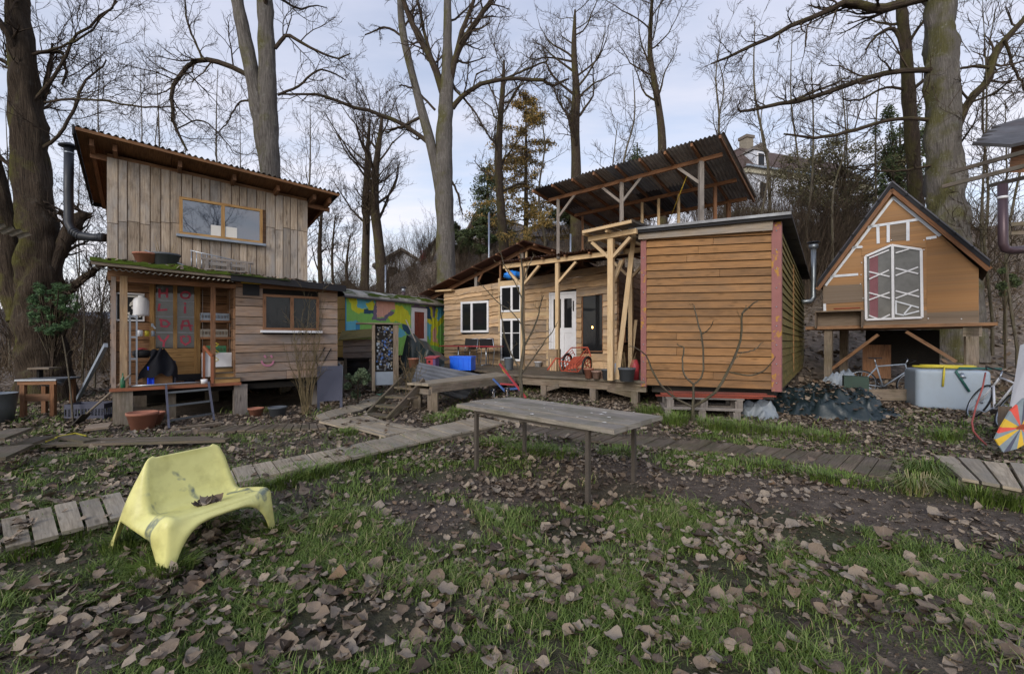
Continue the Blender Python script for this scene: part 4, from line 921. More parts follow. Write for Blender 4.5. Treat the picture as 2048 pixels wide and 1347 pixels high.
walk('raised wide-planked boardwalk at the right edge of the yard', [(1868, 910), (2048, 928), (2200, 946)], [(1924, 955), (2048, 978), (2200, 1006)], .16, 6, 'walkway', gap=.03)
walk('short row of light planks laid behind the table', [(960, 828), (1040, 838)], [(1010, 842), (1100, 853)], .05, 6, 'walkway')
def lone_plank(label, x0, y0, x1, y1, z, w_, mat='walkway_dark', th=.035, cat='plank', name='loose_plank', dz=0):
    a, b = onz(x0, y0, z), onz(x1, y1, z+dz); return MB().beam(a, b, w_, th).build(name, mat, None, label, cat)
lone_plank('long grey plank lying before the cabin, nearest the grass', 92, 889, 456, 879, .07, .16)
lone_plank('long grey plank lying behind the nearest one before the cabin', 150, 880, 420, 876, .06, .14)
lone_plank('short plank lying askew on the long grey planks', 128, 873, 180, 882, .1, .14)
lone_plank('dark plank on the leaf litter left of the long planks', 25, 896, 90, 874, .12, .2)
lone_plank('narrow board lying at the foot of the porch ladder', 345, 858, 440, 846, .04, .1, 'old_timber')
lone_plank('short slatted board beside the ladder foot', 340, 866, 420, 858, .03, .16, 'old_timber')
lone_plank('pile of dark boards at the left picture edge, top board', -30, 920, 32, 893, .2, .3)
lone_plank('dark board leaning out of the pile at the left edge', -20, 880, 40, 858, .26, .25)
q = gp(195, 866); MB().beam(q+V((-.13, -.05, .09)), q+V((.13, .08, .11)), .2, .03, (0, -.25, 1)).build('wood_block', 'log_end', None, 'small pale plywood board lying beside the porch stump', 'board')

# ---------------------------------------------------------------- table with two glasses
T = Fr(-.655, 5.2, math.degrees(-.786)); TL_, TW, TH = 2.08, .935, .715
c = T.P(TL_/2, TW/2, 0); table = thing('garden_table', V((c.x, c.y, G(c.x, c.y))), 'weathered mossy plank table on thin steel legs in the yard', 'table')
for k in range(4):
    v0 = TW*k/4; e0, e1 = random.uniform(-.05, .03), random.uniform(-.03, .04)
    MB().fbox(T, e0, TL_+e1, v0+.011, v0+TW/4-.011, TH-.045+random.uniform(-.003, .003), TH+random.uniform(-.007, .004)).build('top_plank', 'table_wood', table)
for i_, (u_, v_) in enumerate(((.29, .08), (TL_-.29, .08), (TL_-.29, TW-.08), (.29, TW-.08))):
    q = T.P(u_, v_, 0); MB().fbox(T, u_-.019, u_+.019, v_-.019, v_+.019, G(q.x, q.y)-.03, TH-.046).build('leg', 'leg_steel', table)
for v_ in (.08, TW-.08): MB().fbox(T, .31, TL_-.31, v_-.015, v_+.015, TH-.085, TH-.047).build('rail', 'leg_steel', table)
for u_ in (.29, TL_-.29): MB().fbox(T, u_-.014, u_+.014, .1, TW-.1, TH-.083, TH-.048).build('rail', 'leg_steel', table)
mb = MB()
for k in range(26):
    u_, v_ = random.uniform(.1, TL_-.1), random.uniform(.05, TW-.05); s = random.uniform(.008, .03); a = random.uniform(0, 6)
    p = T.P(u_, v_, TH+.004); mb.add([p+V((math.cos(a+j*1.57)*s*random.uniform(.5, 1.3), math.sin(a+j*1.57)*s, random.uniform(0, .004))) for j in range(4)], [(0, 1, 2, 3)])
mb.build('lichen_flakes', 'paper', table, kind='stuff')
for lab, x, y in (('clear drinking glass left on the weathered table, left of two', 987, 795), ('clear drinking glass left on the weathered table, right of two', 1014, 792)):
    p = onz(x, y, TH); MB().lathe(p+V((0, 0, .003)), [(0, .004), (.03, .004), (.036, .1), (.033, .1), (.028, .012), (0, .012)], 18).build('drinking_glass', 'tumbler', None, lab, 'glass')

# ---------------------------------------------------------------- yellow plastic chair
t = NT('chair_yellow'); o = t.obj(); n = t.noise(o, 3.3, 5, .6); n2 = t.noise(o, 11, 4)
base = t.mix(t.ramp(n2, (.35, 0.0), (.75, .35)), lin('#e8e394'), lin('#cbc376'))
st = t.math('MULTIPLY', t.ramp(t.noise(t.mapv(o, (1, 1, .6)), 5.3, 3, .5, .6), (.595, 0.0), (.65, 1.0)), t.ramp(t.noise(o, 26, 3), (.35, .45), (.6, 1.0)))
base = t.mix(t.math('MULTIPLY', st, .85), base, lin('#2d4f66'))
gr = t.math('MULTIPLY', t.ramp(n, (.48, 0.0), (.8, .75)), 1.0); base = t.mix(gr, base, lin('#8a7f3a'))
t.out(base, .42, n2, .06, .01, Specular_IOR_Level=.45, Subsurface_Weight=.0)
ca, cb_ = V((.43, .90, 0)).normalized(), V((-.90, .43, 0)).normalized(); co_ = V((-1.975, 3.125, 0)); co_.z = G(co_.x, co_.y)-.005
prof = [(0, .312, .345), (.014, .330, .352), (.045, .337, .356), (.12, .330, .352), (.21, .317, .343), (.29, .306, .33), (.34, .318, .315), (.372, .37, .302), (.40, .455, .29), (.427, .545, .277), (.448, .605, .262), (.459, .634, .248), (.468, .644, .226)]
def cat(tt, k):
    x = tt*(len(prof)-1); i = min(int(x), len(prof)-2); f = x-i
    g = lambda j: prof[max(0, min(len(prof)-1, j))][k]
    p0, p1, p2, p3 = g(i-1), g(i), g(i+1), g(i+2)
    return .5*(2*p1+(p2-p0)*f+(2*p0-5*p1+4*p2-p3)*f*f+(3*p1-p0-3*p2+p3)*f**3)
loc = lambda a, b, z: co_+ca*a+cb_*b+V((0, 0, z))
NS, NQ = 40, 56
def shell(s, q):
    b, z, hw = cat(q, 0), cat(q, 1), cat(q, 2); x = 2*s-1; e = abs(x)
    dish = (.018 if q < .5 else .018+.03*min(1, (q-.5)/.2))*max(0, 1-(e/.92)**3)*math.sin(math.pi*min(1, max(0, (q-.06)/.9)))**.7
    rim = .012*math.exp(-((e-.9)/.06)**2)
    return loc(x*hw, b+(dish*.55 if q > .5 else 0), z-dish*(1 if q < .6 else .35)+rim-.016*max(0, (e-.93)/.07)**2)
def legb(q):                                                          # foot line of the side: (b, z)
    b = -.02+.76*q; tt_ = min(1, max(0, (q-.10)/.81)); z = .27*min(1, tt_/.16)**.6*(.68+.32*tt_)*min(1, (1-tt_)/.22)**.8
    return b, z
def sidew(sg):
    def f(s, q):
        top = shell(1 if sg > 0 else 0, q); b, z = legb(q); foot = loc(sg*(.375-.03*q), b, z); s2 = s
        bow = math.sin(math.pi*s)*.022*min(1, q*7)*min(1, (1-q)*7)
        return top.lerp(foot, s2)+ca*sg*bow
    return f
def front(s, q):
    top = shell(s, 0); x = 2*s-1; e = abs(x); z = .28*(1-(e/.88)**4)**.8 if e < .88 else 0
    return top.lerp(loc(x*.375, -.02, max(0, z)), q)-cb_*math.sin(math.pi*q)*.02*(1-e**6)
def back(s, q):
    top = shell(s, 1); x = 2*s-1; e = abs(x); z = .36*(1-(e/.88)**4) if e < .88 else 0
    return top.lerp(loc(x*.345, .74, max(0, z)), q)
mb = MB(); mb.grid(shell, NS, NQ); mb.grid(sidew(-1), 12, NQ); mb.grid(sidew(1), 12, NQ); mb.grid(front, NS, 12); mb.grid(back, NS, 12)
chair = mb.build('yellow_chair', 'chair_yellow', None, 'low yellow moulded plastic lounge chair with paint smears on the grass', 'chair', base=co_)
import bmesh
bm = bmesh.new(); bm.from_mesh(chair.data); bmesh.ops.remove_doubles(bm, verts=bm.verts, dist=.0005); bmesh.ops.recalc_face_normals(bm, faces=bm.faces); bm.to_mesh(chair.data); bm.free()
so = chair.modifiers.new('thick', 'SOLIDIFY'); so.thickness = .008; so.offset = 0
chair_pt = lambda s, q: shell(s, q)

# ---------------------------------------------------------------- stairs, ramp, leaning sheet
ramp = thing('plank_ramp', onz(856, 767, ZD)-V((0, 0, ZD)), 'narrow plank gangway leading from the stairs up to the deck', 'gangway')
ra_, rb_, rc_, rd_ = onz(814, 765, ZD), onz(857, 768, ZD), onz(1026, 750, ZD), onz(992, 744, ZD)
for k in range(3):
    f0, f1 = k/3+.01, (k+1)/3-.01; P_ = lambda a, b, f: a.lerp(b, f); dn_ = V((0, 0, -.04))
    q = [P_(rb_, ra_, f0), P_(rc_, rd_, f0), P_(rc_, rd_, f1), P_(rb_, ra_, f1)]
    MB().hexa([p+dn_ for p in q]+[p+V((0, 0, random.uniform(0, .006))) for p in q]).build('plank', 'walkway', ramp)
MB().beam(rb_+V((.03, .06, -.11)), rc_+V((.03, .06, -.11)), .07, .13).build('side_beam', 'old_timber', ramp)
MB().beam(ra_+V((.03, .06, -.11)), rd_+V((.03, .06, -.11)), .07, .13).build('side_beam', 'old_timber', ramp)
for p in (rb_.lerp(rc_, .04), ra_.lerp(rd_, .08)): MB().beam(V((p.x, p.y+.06, G(p.x, p.y)-.05)), V((p.x, p.y+.06, ZD-.17)), .19, .19).build('post', 'old_timber', ramp)
MB().beam(ra_.lerp(rd_, .05)+V((0, 0, -.15)), rb_.lerp(rc_, .02)+V((0, 0, -.15)), .1, .1).build('cross_beam', 'old_timber', ramp)
st_ = thing('timber_stairs', onz(760, 832, .05), 'dark open timber steps with four treads up to the gangway', 'stairs')
tr_ = [((796, 772), (842, 776), .5), ((778, 790), (828, 794), .36), ((759, 808), (809, 812), .21), ((739, 825), (783, 832), .07)]
TP = [(onz(*a, z), onz(*b, z)) for a, b, z in tr_]
for a, b in TP:
    fw_ = V((TP[-1][0]-TP[0][0]).xy).normalized().to_3d()*.11; MB().hexa([p+V((0, 0, dz)) for dz in (-.035, 0) for p in (a-fw_, b-fw_, b+fw_, a+fw_)]).build('tread', 'walkway_dark', st_)
for k in (0, 1): MB().beam(TP[0][k]+(TP[0][k]-TP[1][k])*.5+V((0, 0, .06)), TP[-1][k]+(TP[-1][k]-TP[-2][k])*.3+V((0, 0, -.02)), .045, .13).build('stringer', 'walkway_dark', st_)
d9 = 9.5; a, b, c_, d_ = px(836, 727, 9.9), px(821, 768, 9.2), px(928, 802, 10.1), px(962, 751, 10.9)
corr('leaning_sheet', None, b, a, d_, c_, 'lean_sheet', .13, .05, label='galvanised corrugated sheet leaning against the gangway', cat='metal sheet')
# step ladder in red and blue by the deck
sl = thing('step_ladder', gp(1050, 796), 'small folding step ladder with blue and red rails before the deck', 'ladder')
dL = 8.6; mb = MB()
MB().beam(px(999, 727, dL+.2), px(1052, 795, dL-.2), .025, .036).build('rail', 'red_paint', sl)
MB().beam(px(1006, 736, dL+.17), px(1013, 745, dL+.14), .038, .053).build('tape', 'yellow_plain', sl)
for x0, y0, x1, y1 in ((986, 757, 1018, 790), (1015, 748, 1046, 790)): MB().beam(px(x0, y0, dL+.3), px(x1, y1, dL+.2), .025, .036).build('rail', 'dull_blue', sl)
MB().beam(px(1000, 767, dL+.1), px(1030, 769, dL+.1), .04, .03).build('rung', 'red_paint', sl); MB().beam(px(1006, 778, dL+.1), px(1036, 776, dL+.1), .12, .03).build('step', 'dull_blue', sl)

# ---------------------------------------------------------------- small object makers
def pot(label, p, r0, r1, h, mat, name='flower_pot', soil=True, cat='pot', group=None, dead=0):
    o = MB().lathe(p, [(0, 0), (r0, 0), (r1, h*.86), (r1+.012, h*.86), (r1+.014, h), (r1-.008, h), (r1-.014, h*.8), (0, h*.78)], 20).build(name, mat, None, label, cat, group)
    if dead:
        mb = MB()
        for k in range(dead):
            a = random.uniform(0, 6.28); e = p+V((math.cos(a)*r1*.5, math.sin(a)*r1*.5, h*.78)); L_ = random.uniform(.6, 1.3)*h*1.2
            q = e+V((math.cos(a)*L_*.5*random.random(), math.sin(a)*L_*.5*random.random(), L_)); mb.tube([e, e.lerp(q, .5)+V((0, 0, .03)), q], [.004, .003, .002], 4)
        mb.build('dry_stalks', 'straw', o)
    return o
plain('straw', '#9a8560', .9, 0, .3, .2)
def crate(label, fr, u0, u1, v0, v1, z0, z1, mat, name='plastic_crate', slots=True):
    th_ = thing(name, fr.P(mid(u0, u1), mid(v0, v1), z0), label, 'crate')
    w_ = .012; h = z1-z0
    MB().fbox(fr, u0, u1, v0, v1, z0, z0+.012).build('base', mat, th_)
    for nm, a in (('side', (u0, u1, v0, v0+w_)), ('side', (u0, u1, v1-w_, v1)), ('side', (u0, u0+w_, v0+w_, v1-w_)), ('side', (u1-w_, u1, v0+w_, v1-w_))):
        mb = MB(); mb.fbox(fr, *a, z0+.013, z0+h*.3); mb.fbox(fr, *a, z1-h*.28, z1)
        n = max(3, int((a[1]-a[0]+a[3]-a[2])/.05))
        for k in range(n+1):
            f = k/n
            if a[1]-a[0] > a[3]-a[2]: c = a[0]+(a[1]-a[0])*f; mb.fbox(fr, max(a[0], c-.009), min(a[1], c+.009), a[2]+.001, a[3]-.001, z0+h*.29, z1-h*.27)
            else: c = a[2]+(a[3]-a[2])*f; mb.fbox(fr, a[0]+.001, a[1]-.001, max(a[2], c-.009), min(a[3], c+.009), z0+h*.29, z1-h*.27)
        mb.build(nm, mat, th_)
    return th_
rect2 = lambda fr, x0, y0, x1, y1, v: (fr.hit(x0, y1, v)[0], fr.hit(x1, y0, v)[0], mid(fr.hit(x0, y1, v)[1], fr.hit(x1, y1, v)[1]), mid(fr.hit(x0, y0, v)[1], fr.hit(x1, y0, v)[1]))

# ---------------------------------------------------------------- porch contents
zq = lambda X, Y: (215+X/5.611, 550+Y/5.611)
u0, u1, z0, z1 = rect2(A, *zq(85, 200), *zq(415, 515), VD-.04)
pst_ = MB().fbox(A, u0, u1, VD-.05, VD-.036, z0, z1).build('framed_poster', 'white_paint', None, 'white-framed black poster with pale print on the porch wall', 'poster')
ps2 = MB().fbox(A, u0+.03, u1-.03, VD-.053, VD-.0505, z0+.03, z1-.03).build('print', 'black', pst_)
for k in range(16):
    cu, cz = random.uniform(u0+.18, u1-.06), random.uniform(z0+.08, z1-.12); r = random.uniform(.012, .035)
    MB().add([A.P(cu+math.cos(a_)*r*random.uniform(.6, 1.2), VD-.0545-.0002*k, cz+math.sin(a_)*r*random.uniform(.8, 1.4)) for a_ in [j*.7854 for j in range(8)]], [tuple(range(8))]).build('print_shape', 'paper', pst_)
MB().fbox(A, u0+.1, u1-.1, VD-.0545, VD-.0535, z1-.075, z1-.05).build('print_title', 'paper', pst_)
MB().fbox(A, u0+.09, u0+.15, VD-.057, VD-.056, z1-.09, z1-.04).build('green_sticker', 'sticker', pst_)
# steel shelf with things
u0, u1, zb_, zt_ = rect2(A, *zq(130, 450), *zq(328, 990), .55)
u0 = .18; shf = thing('steel_shelf', A.P(mid(u0, u1), .6, ZF), 'bare galvanised steel shelf unit beside the porch door', 'shelf')
zs = [A.hit(*zq(230, y), .55)[1] for y in (930, 685, 452)]
for uu in (u0, u1):
    for vv in (.45, .75): MB().fbox(A, uu-.012, uu+.012, vv-.012, vv+.012, ZF, zs[2]+.01).build('upright', 'steel', shf)
for z_ in zs: MB().fbox(A, u0+.012, u1-.012, .44, .76, z_-.03, z_).build('shelf_board', 'steel', shf)
pj = A.P(u0+.16, .6, zs[2]); MB().lathe(pj, [(0, .0), (.11, .0), (.12, .03), (.12, .27), (.09, .33), (.05, .34), (.05, .37), (0, .37)], 14).build('jerrycan', 'white_plastic', None, 'white plastic canister standing on top of the steel shelf', 'canister')
for lab, f_, r, h, m_ in (('small white tin with red band on the middle steel shelf', .14, .045, .11, 'white_paint'), ('small yellow tin on the middle steel shelf', .24, .035, .1, 'yellow_hose'), ('small glass jar on the middle steel shelf', .33, .03, .1, 'blue_grey')):
    MB().lathe(A.P(u0+f_, .58, zs[1]), [(0, 0), (r, 0), (r, h*.9), (r*.8, h), (0, h)], 12).build('tin', m_, None, lab, 'tin')
MB().lathe(A.P(u0+.17, .58, zs[0]), [(0, 0), (.1, 0), (.14, .05), (.14, .12), (.1, .14), (0, .15)], 16).build('cooking_pot', 'black', None, 'black pan with red lid on the lowest steel shelf', 'pan')
MB().lathe(A.P(u0+.17, .58, zs[0]+.152), [(0, 0), (.09, 0), (.08, .012), (.02, .03), (0, .03)], 14).build('pan_lid', 'red_paint', None, 'red lid lying on the black pan', 'lid')
# folding chair with jacket and blue towel
fc = thing('porch_chair', A.P(.55, .25, ZF), 'plywood box chair draped with a dark jacket on the porch', 'chair')
MB().fbox(A, .36, .78, .12, .5, ZF+.0, ZF+.34).build('seat_box', 'ply', fc); MB().fbox(A, .8, .83, .15, .55, ZF, ZF+.42).build('side_board', 'charcoal', fc)
def drape(s, q):
    x = (s-.5); z = ZF+.66-.46*q-.12*abs(x)**1.3*(1+q)+.02*math.sin(s*17); return A.P(.6+x*(.26+.34*q)+.03*math.sin(q*6+s*5), .1-.05*q-.035*math.sin(s*14+q*3)-.08*math.sin(math.pi*s), z)
jk = MB().grid(drape, 22, 14); jk.grid(lambda s, q: drape(s, 0)+A.N.to_3d()*.28*q+V((0, 0, .05*math.sin(math.pi*q)-.12*q)), 22, 6); jk.build('jacket', 'jacket', None, 'dark jacket hung over the porch box chair', 'jacket')
MB().grid(lambda s, q: A.P(.42+.1*s, .06-.02*math.sin(s*9), ZF+.02+.32*q), 10, 4).build('blue_towel', 'blue_cloth', None, 'bright blue towel hanging below the dark jacket', 'towel')
MB().lathe(A.P(.1, -.06, ZF), [(0, 0), (.034, 0), (.036, .02), (.036, .13), (.014, .19), (.013, .25), (0, .25)], 14).build('beer_bottle', 'bottle_green', None, 'green glass bottle at the porch edge', 'bottle')
# bent metal rods and rags on the floor
MB().tube([A.P(.2, -.03, ZF+.02), A.P(.6, -.06, ZF+.025), A.P(1.0, -.02, ZF+.03), A.P(1.25, .05, ZF+.02)], .014, 6).build('metal_rod', 'steel', None, 'bent metal rod lying along the porch floor edge', 'rod')
for lab, uu, vv, r, m_, nm in (('crumpled white cloth on the porch floor before the door', 1.5, .15, .14, 'paper', 'rag'), ('small dark shoe on the porch floor before the door', 1.05, .3, .09, 'jacket', 'shoe'), ('red and white bag on the floor right of the door', 1.95, .5, .11, 'red_paint', 'bag')):
    sd_ = random.uniform(0, 50); c = A.P(uu, vv, ZF+.0)
    MB().grid(lambda s, q: c+V((math.cos(6.283*s)*r*math.sin(math.pi*q)*(.7+.6*float(fbm(s*5+sd_, q*4))), math.sin(6.283*s)*r*math.sin(math.pi*q)*(.7+.6*float(fbm(s*5+sd_+9, q*4))), r*.5*(1-math.cos(math.pi*q))*(.6+.5*float(vnoise(s*6+sd_, q*5))))), 16, 8).build(nm, m_, None, lab, nm)
MB().lathe(A.P(A.u(408), -.03, ZF), [(0, 0), (.05, 0), (.055, .08), (.048, .08), (.04, .01), (0, .01)], 14).build('enamel_mug', 'white_paint', None, 'white enamel mug on the porch floor by the ladder', 'mug')
# slatted shelves with crates, right of the door
srk = thing('crate_shelf', A.P(uM-.3, .6, ZF), 'rope-hung wooden shelf boards holding crates right of the door', 'shelf')
vs0, vs1 = .3, .62
su0, su1 = uM-.52, uM-.035
sz = [A.hit(*zq(1300, y), vs0)[1] for y in (520, 705, 895)]
for z_ in sz: MB().fbox(A, su0, su1, vs0, vs1, z_-.02, z_+.02).build('shelf_board', 'brown_timber', srk)
for uu in (su0+.02, su1-.02): MB().tube([A.P(uu, vs0+.02, sz[2]-.02), A.P(uu, vs0+.02, 2.4)], .005, 5).build('rope', 'post_grey', srk)
crate('grey plastic crate on the top shelf board', A, su0, su1-.03, vs0+.02, vs1-.02, sz[0]+.021, sz[0]+.16, 'blue_grey')
crate('beige slotted crate on the middle shelf board', A, su0+.0, su1-.05, vs0+.02, vs1-.02, sz[1]+.021, sz[1]+.17, 'crate_grey')
crate('green plastic crate on the lowest shelf board', A, su0+.04, su1-.08, vs0+.02, vs1-.02, sz[2]+.021, sz[2]+.18, 'green_plastic')
pts = [A.P(uM-.3+.06*math.sin(k*1.3), vs0-.02, sz[2]+.24-.03*k) for k in range(15)]; MB().tube(pts, .008, 5).build('yellow_cable', 'yellow_hose', None, 'yellow cable hanging from the green crate', 'cable')
MB().fbox(A, A.u(404, .25), A.u(465, .25), .28, .31, ZF+.1, ZF+.56).build('leaning_board', 'white_paint', None, 'white panel leaning behind the small porch steps', 'panel')
ps_ = thing('porch_steps', A.P(uM-.15, .0, ZF), 'small three-tread wooden steps with orange side rail on the porch', 'steps')
for k in range(3): MB().fbox(A, A.u(429, -.05), A.u(474+4*(2-k)-2, -.05), -.08+.11*k, .03+.11*k+.02, ZF+.095*(k)+.0, ZF+.095*(k+1)-.02).build('riser', 'door_wood', ps_); MB().fbox(A, A.u(429, -.05), A.u(474+4*(2-k), -.05), -.1+.11*k, .05+.11*k, ZF+.095*(k+1)-.019, ZF+.095*(k+1)).build('tread', 'walkway_dark', ps_)
ur = A.u(426, -.1); MB().fbox(A, ur-.03, ur+.01, -.1, -.07, ZF, ZF+.5).build('rail_post', 'orange_trim', ps_); MB().fbox(A, ur-.13, ur-.09, .25, .28, ZF, ZF+.68).build('rail_post', 'orange_trim', ps_); MB().beam(A.P(ur-.01, -.085, ZF+.5), A.P(ur-.11, .265, ZF+.68), .03, .06).build('hand_rail', 'orange_trim', ps_)
# ladder against the porch edge
lad = thing('iron_ladder', gp(385, 850), 'dark iron ladder leaning on the porch floor edge', 'ladder')
l0, l1 = onz(338, 857, .03), onz(428, 840, .03); t0, t1 = A.P(A.u(332, -.13), -.14, ZF-.02), A.P(A.u(417, -.13), -.14, ZF+.0)
for a, b in ((l0, t0), (l1, t1)): MB().beam(a, b+V((0, 0, .03)), .03, .045).build('rail', 'charcoal', lad)
for f in (.18, .52, .85): MB().beam(l0.lerp(t0, f), l1.lerp(t1, f), .05, .03).build('rung', 'pipe_zinc', lad)
# things on the lower roof
zr_ = lambda uu: RL[1]+(RR[1]-RL[1])*(uu-RL[0])/(RR[0]-RL[0])
for lab, x, r0, r1, h, m_ in (('terracotta flower pot on the mossy porch roof', 293, .13, .19, .22, 'terracotta'), ('dark grey flower pot with dry stalks on the porch roof', 331, .17, .22, .25, 'pot_grey')):
    uu = A.u(x, .2); pot(lab, A.P(uu, .3, zr_(uu)+.11), r0, r1, h, m_, dead=8 if 'dry' in lab else 0)
MB().tube([A.P(A.u(290, .4), .4, zr_(1)+.42), A.P(A.u(400, .35), .1, zr_(2)+.1)], .012, 6).build('metal_pole', 'steel', None, 'thin metal pole resting behind the roof flower pots', 'pole')
bn = thing('roof_bench', A.P(A.u(455, .4), .4, 2.6), 'grey slatted bench and metal rack lying on the porch roof', 'bench')
b0, b1 = A.u(402, .45), A.u(507, .45); bz = zr_(mid(b0, b1))+.08
MB().fbox(A, b0, b1, .42, .46, bz+.3, bz+.34).build('top_rail', 'post_grey', bn); MB().fbox(A, b0+.05, b1-.1, .36, .5, bz+.1, bz+.13).build('seat_slat', 'post_grey', bn); MB().fbox(A, b0+.05, b1-.1, .4, .43, bz+.2, bz+.26).build('seat_slat', 'post_grey', bn)
for f in (.1, .5, .85): uu = b0+(b1-b0)*f; MB().fbox(A, uu-.025, uu+.025, .38, .45, bz-.06, bz+.3).build('leg', 'post_grey', bn)
for k in range(13): uu = b0-.15+(b1-b0+.1)*k/12; MB().tube([A.P(uu, .5, bz+.0), A.P(uu, .5, bz+.46-.012*k)], .007, 5).build('rack_bar', 'steel', bn)
MB().tube([A.P(b0-.17, .5, bz+.46), A.P(b1, .5, bz+.3)], .01, 5).build('rack_rail', 'steel', bn)
# around the cabin's foot
for lab, x, y, r0, r1, h, m_ in (('large terracotta tub under the porch, nearest the stump', 285, 860, .14, .2, .3, 'terracotta'), ('terracotta tub standing behind the large tub under the porch', 300, 852, .13, .2, .24, 'terracotta'), ('small terracotta pot beside the stump under the window', 512, 832, .09, .13, .17, 'terracotta'), ('dark blue plastic pot under the cabin window', 555, 832, .12, .155, .19, 'pot_grey')):
    p = gp(x, y); pot(lab, p-V((0, 0, .01)), r0, r1, h, m_, name='plant_tub')
bb = thing('blackboard', gp(660, 805), 'blank dark grey blackboard on short legs by the boardwalk', 'blackboard')
K = Fr(*px(634, 812, 8.9).xy, 22); pk = [K.hit(631, 733), K.hit(680, 730), K.hit(685, 808), K.hit(636, 812)]
zg = G(*K.P(.3, 0, 0).xy); kw = K.u(685)
lean = K.N.to_3d()*.14; zt_ = pk[0][1]
for u0, u1, za, zb_ in ((0, kw, zg+.22, zt_), (0, .05, zg-.03, zg+.22), (kw-.05, kw, zg-.03, zg+.22)):
    Pk = lambda u, z, dv: K.P(u, dv+.22*(z-zg)/1.0, z)
    MB().hexa([Pk(u0, za, 0), Pk(u1, za, 0), Pk(u1, za, .02), Pk(u0, za, .02), Pk(u0, zb_, 0), Pk(u1, zb_, 0), Pk(u1, zb_, .02), Pk(u0, zb_, .02)]).build('board' if zb_ == zt_ else 'leg', 'charcoal', bb)
MB().tube([A.P(uR+.05, .1, .9), A.P(uR+.12, .05, .85), A.P(uR+.13, .05, .4), A.P(uR+.1, .1, .0)], .03, 8).build('drain_pipe', 'pipe_zinc', None, 'grey bent drain pipe at the cabin corner behind the blackboard', 'pipe')
MB().beam(onz(150, 808, .12), A.P(-.12, .1, 1.35), .05, .07).build('metal_profile', 'blue_grey', None, 'long grey metal profile leaning on the cabin corner', 'metal bar')
sp = thing('spade', onz(148, 846, .02), 'old spade with wooden handle leaning on the porch floor', 'spade')
s0, s1 = onz(152, 846, .02), A.P(.2, -.14, ZF+.22); MB().tube([s0.lerp(s1, .16), s1], .018, 8).build('shaft', 'old_timber', sp)
MB().beam(s0-V((0, 0, .03)), s0.lerp(s1, .2), .17, .012).build('blade', 'dark_steel', sp)
Kc = Fr(*gp(128, 842).xy, 12); cw = Kc.u(208); gcr = G(*Kc.P(.3, .1, 0).xy)
crate('dark plastic crate tipped on the leaf litter left of the porch', Kc, 0, cw, 0, .4, gcr, gcr+.3, 'charcoal')
# old sink bench on the far left
Ks = Fr(*gp(38, 838).xy, 10); sb = thing('sink_bench', Ks.P(.4, .25, 0), 'old timber bench with a steel sink top before the big left tree', 'bench')
bw_ = Ks.u(108); hb = Ks.hit(60, 758)[1]
for uu in (.04, bw_-.04):
    for vv in (.04, .5): q = Ks.P(uu, vv, 0); MB().fbox(Ks, uu-.035, uu+.035, vv-.035, vv+.035, G(q.x, q.y)-.05, hb-.03).build('leg', 'brown_timber', sb)
MB().fbox(Ks, -.03, bw_+.03, 0, .03, hb-.1, hb-.031).build('apron', 'brown_timber', sb); MB().fbox(Ks, 0, bw_, .02, .05, .32, .45).build('stretcher', 'brown_timber', sb)
MB().fbox(Ks, -.05, bw_+.05, -.03, .56, hb-.03, hb).build('sink_top', 'steel', sb); MB().lathe(Ks.P(bw_*.6, .27, hb-.16), [(0, 0), (.15, .02), (.18, .125), (.17, .129)], 16).build('basin', 'steel', sb)
MB().fbox(Ks, -.1, .25, .3, .6, hb+.16, hb+.19).build('back_shelf', 'old_timber', sb); MB().fbox(Ks, -.02, .02, .4, .5, hb, hb+.16).build('shelf_support', 'dark_room', sb)
MB().lathe(gp(-14, 848), [(0, 0), (.24, 0), (.28, .3), (.3, .52), (.31, .53), (.29, .52), (.22, .05), (0, .05)], 24).build('zinc_barrel', 'pipe_zinc', None, 'grey ribbed zinc tub cut by the left picture edge', 'tub')
MB().tube([onz(92, 882, .04), onz(120, 872, .06), onz(150, 866, .05), onz(172, 871, .03)], .012, 6).build('yellow_hose', 'yellow_hose', None, 'short yellow hose on the grass behind the long planks', 'hose')
# far left corner of a neighbouring corrugated roof
cz_ = px(-20, 440, 6.3); corr('neighbour_roof', None, px(-60, 425, 6.0), px(64, 468, 6.6), px(40, 476, 7.4), px(-80, 445, 7.0), 'clear_sheet', .09, .015, label='corner of a corrugated roof cut by the left picture edge', cat='roof')

# ---------------------------------------------------------------- between cabin and deck
co1 = thing('hen_coop', gp(708, 770), 'small weathered wooden coop on legs with mossy lid by the trailer', 'coop')
Kh = Fr(*px(686, 700, 11.6).xy, 15); hw_ = Kh.u(745); z0, z1 = Kh.hit(700, 716)[1], Kh.hit(700, 680)[1]
siding(co1, Kh, 0, 0, hw_, (z0, z0), (z1, z1+.05), 3, 'cabin_board', th=.015, lap=.004); MB().fbox(Kh, .01, hw_-.01, .002, .7, z0, z1).build('box', 'dark_room', co1)
MB().hexa([Kh.P(-.1, -.12, z1-.02), Kh.P(hw_+.1, -.12, z1+.06), Kh.P(hw_+.1, .75, z1+.3), Kh.P(-.1, .75, z1+.22), Kh.P(-.1, -.12, z1+.01), Kh.P(hw_+.1, -.12, z1+.09), Kh.P(hw_+.1, .75, z1+.33), Kh.P(-.1, .75, z1+.25)]).build('lid', 'shed_side', co1)
for uu in (.05, hw_-.05): q = Kh.P(uu, .1, 0); MB().fbox(Kh, uu-.03, uu+.03, .08, .14, G(q.x, q.y)-.05, z0).build('leg', 'old_timber', co1)
gt = thing('scrap_gate', gp(770, 768), 'upright timber frame gate filled with mosaic of scrap pieces', 'gate')
Kg = Fr(*px(744, 700, 10.6).xy, 20); gw = Kg.u(797); gz0, gz1 = Kg.hit(770, 772)[1], Kg.hit(770, 648)[1]
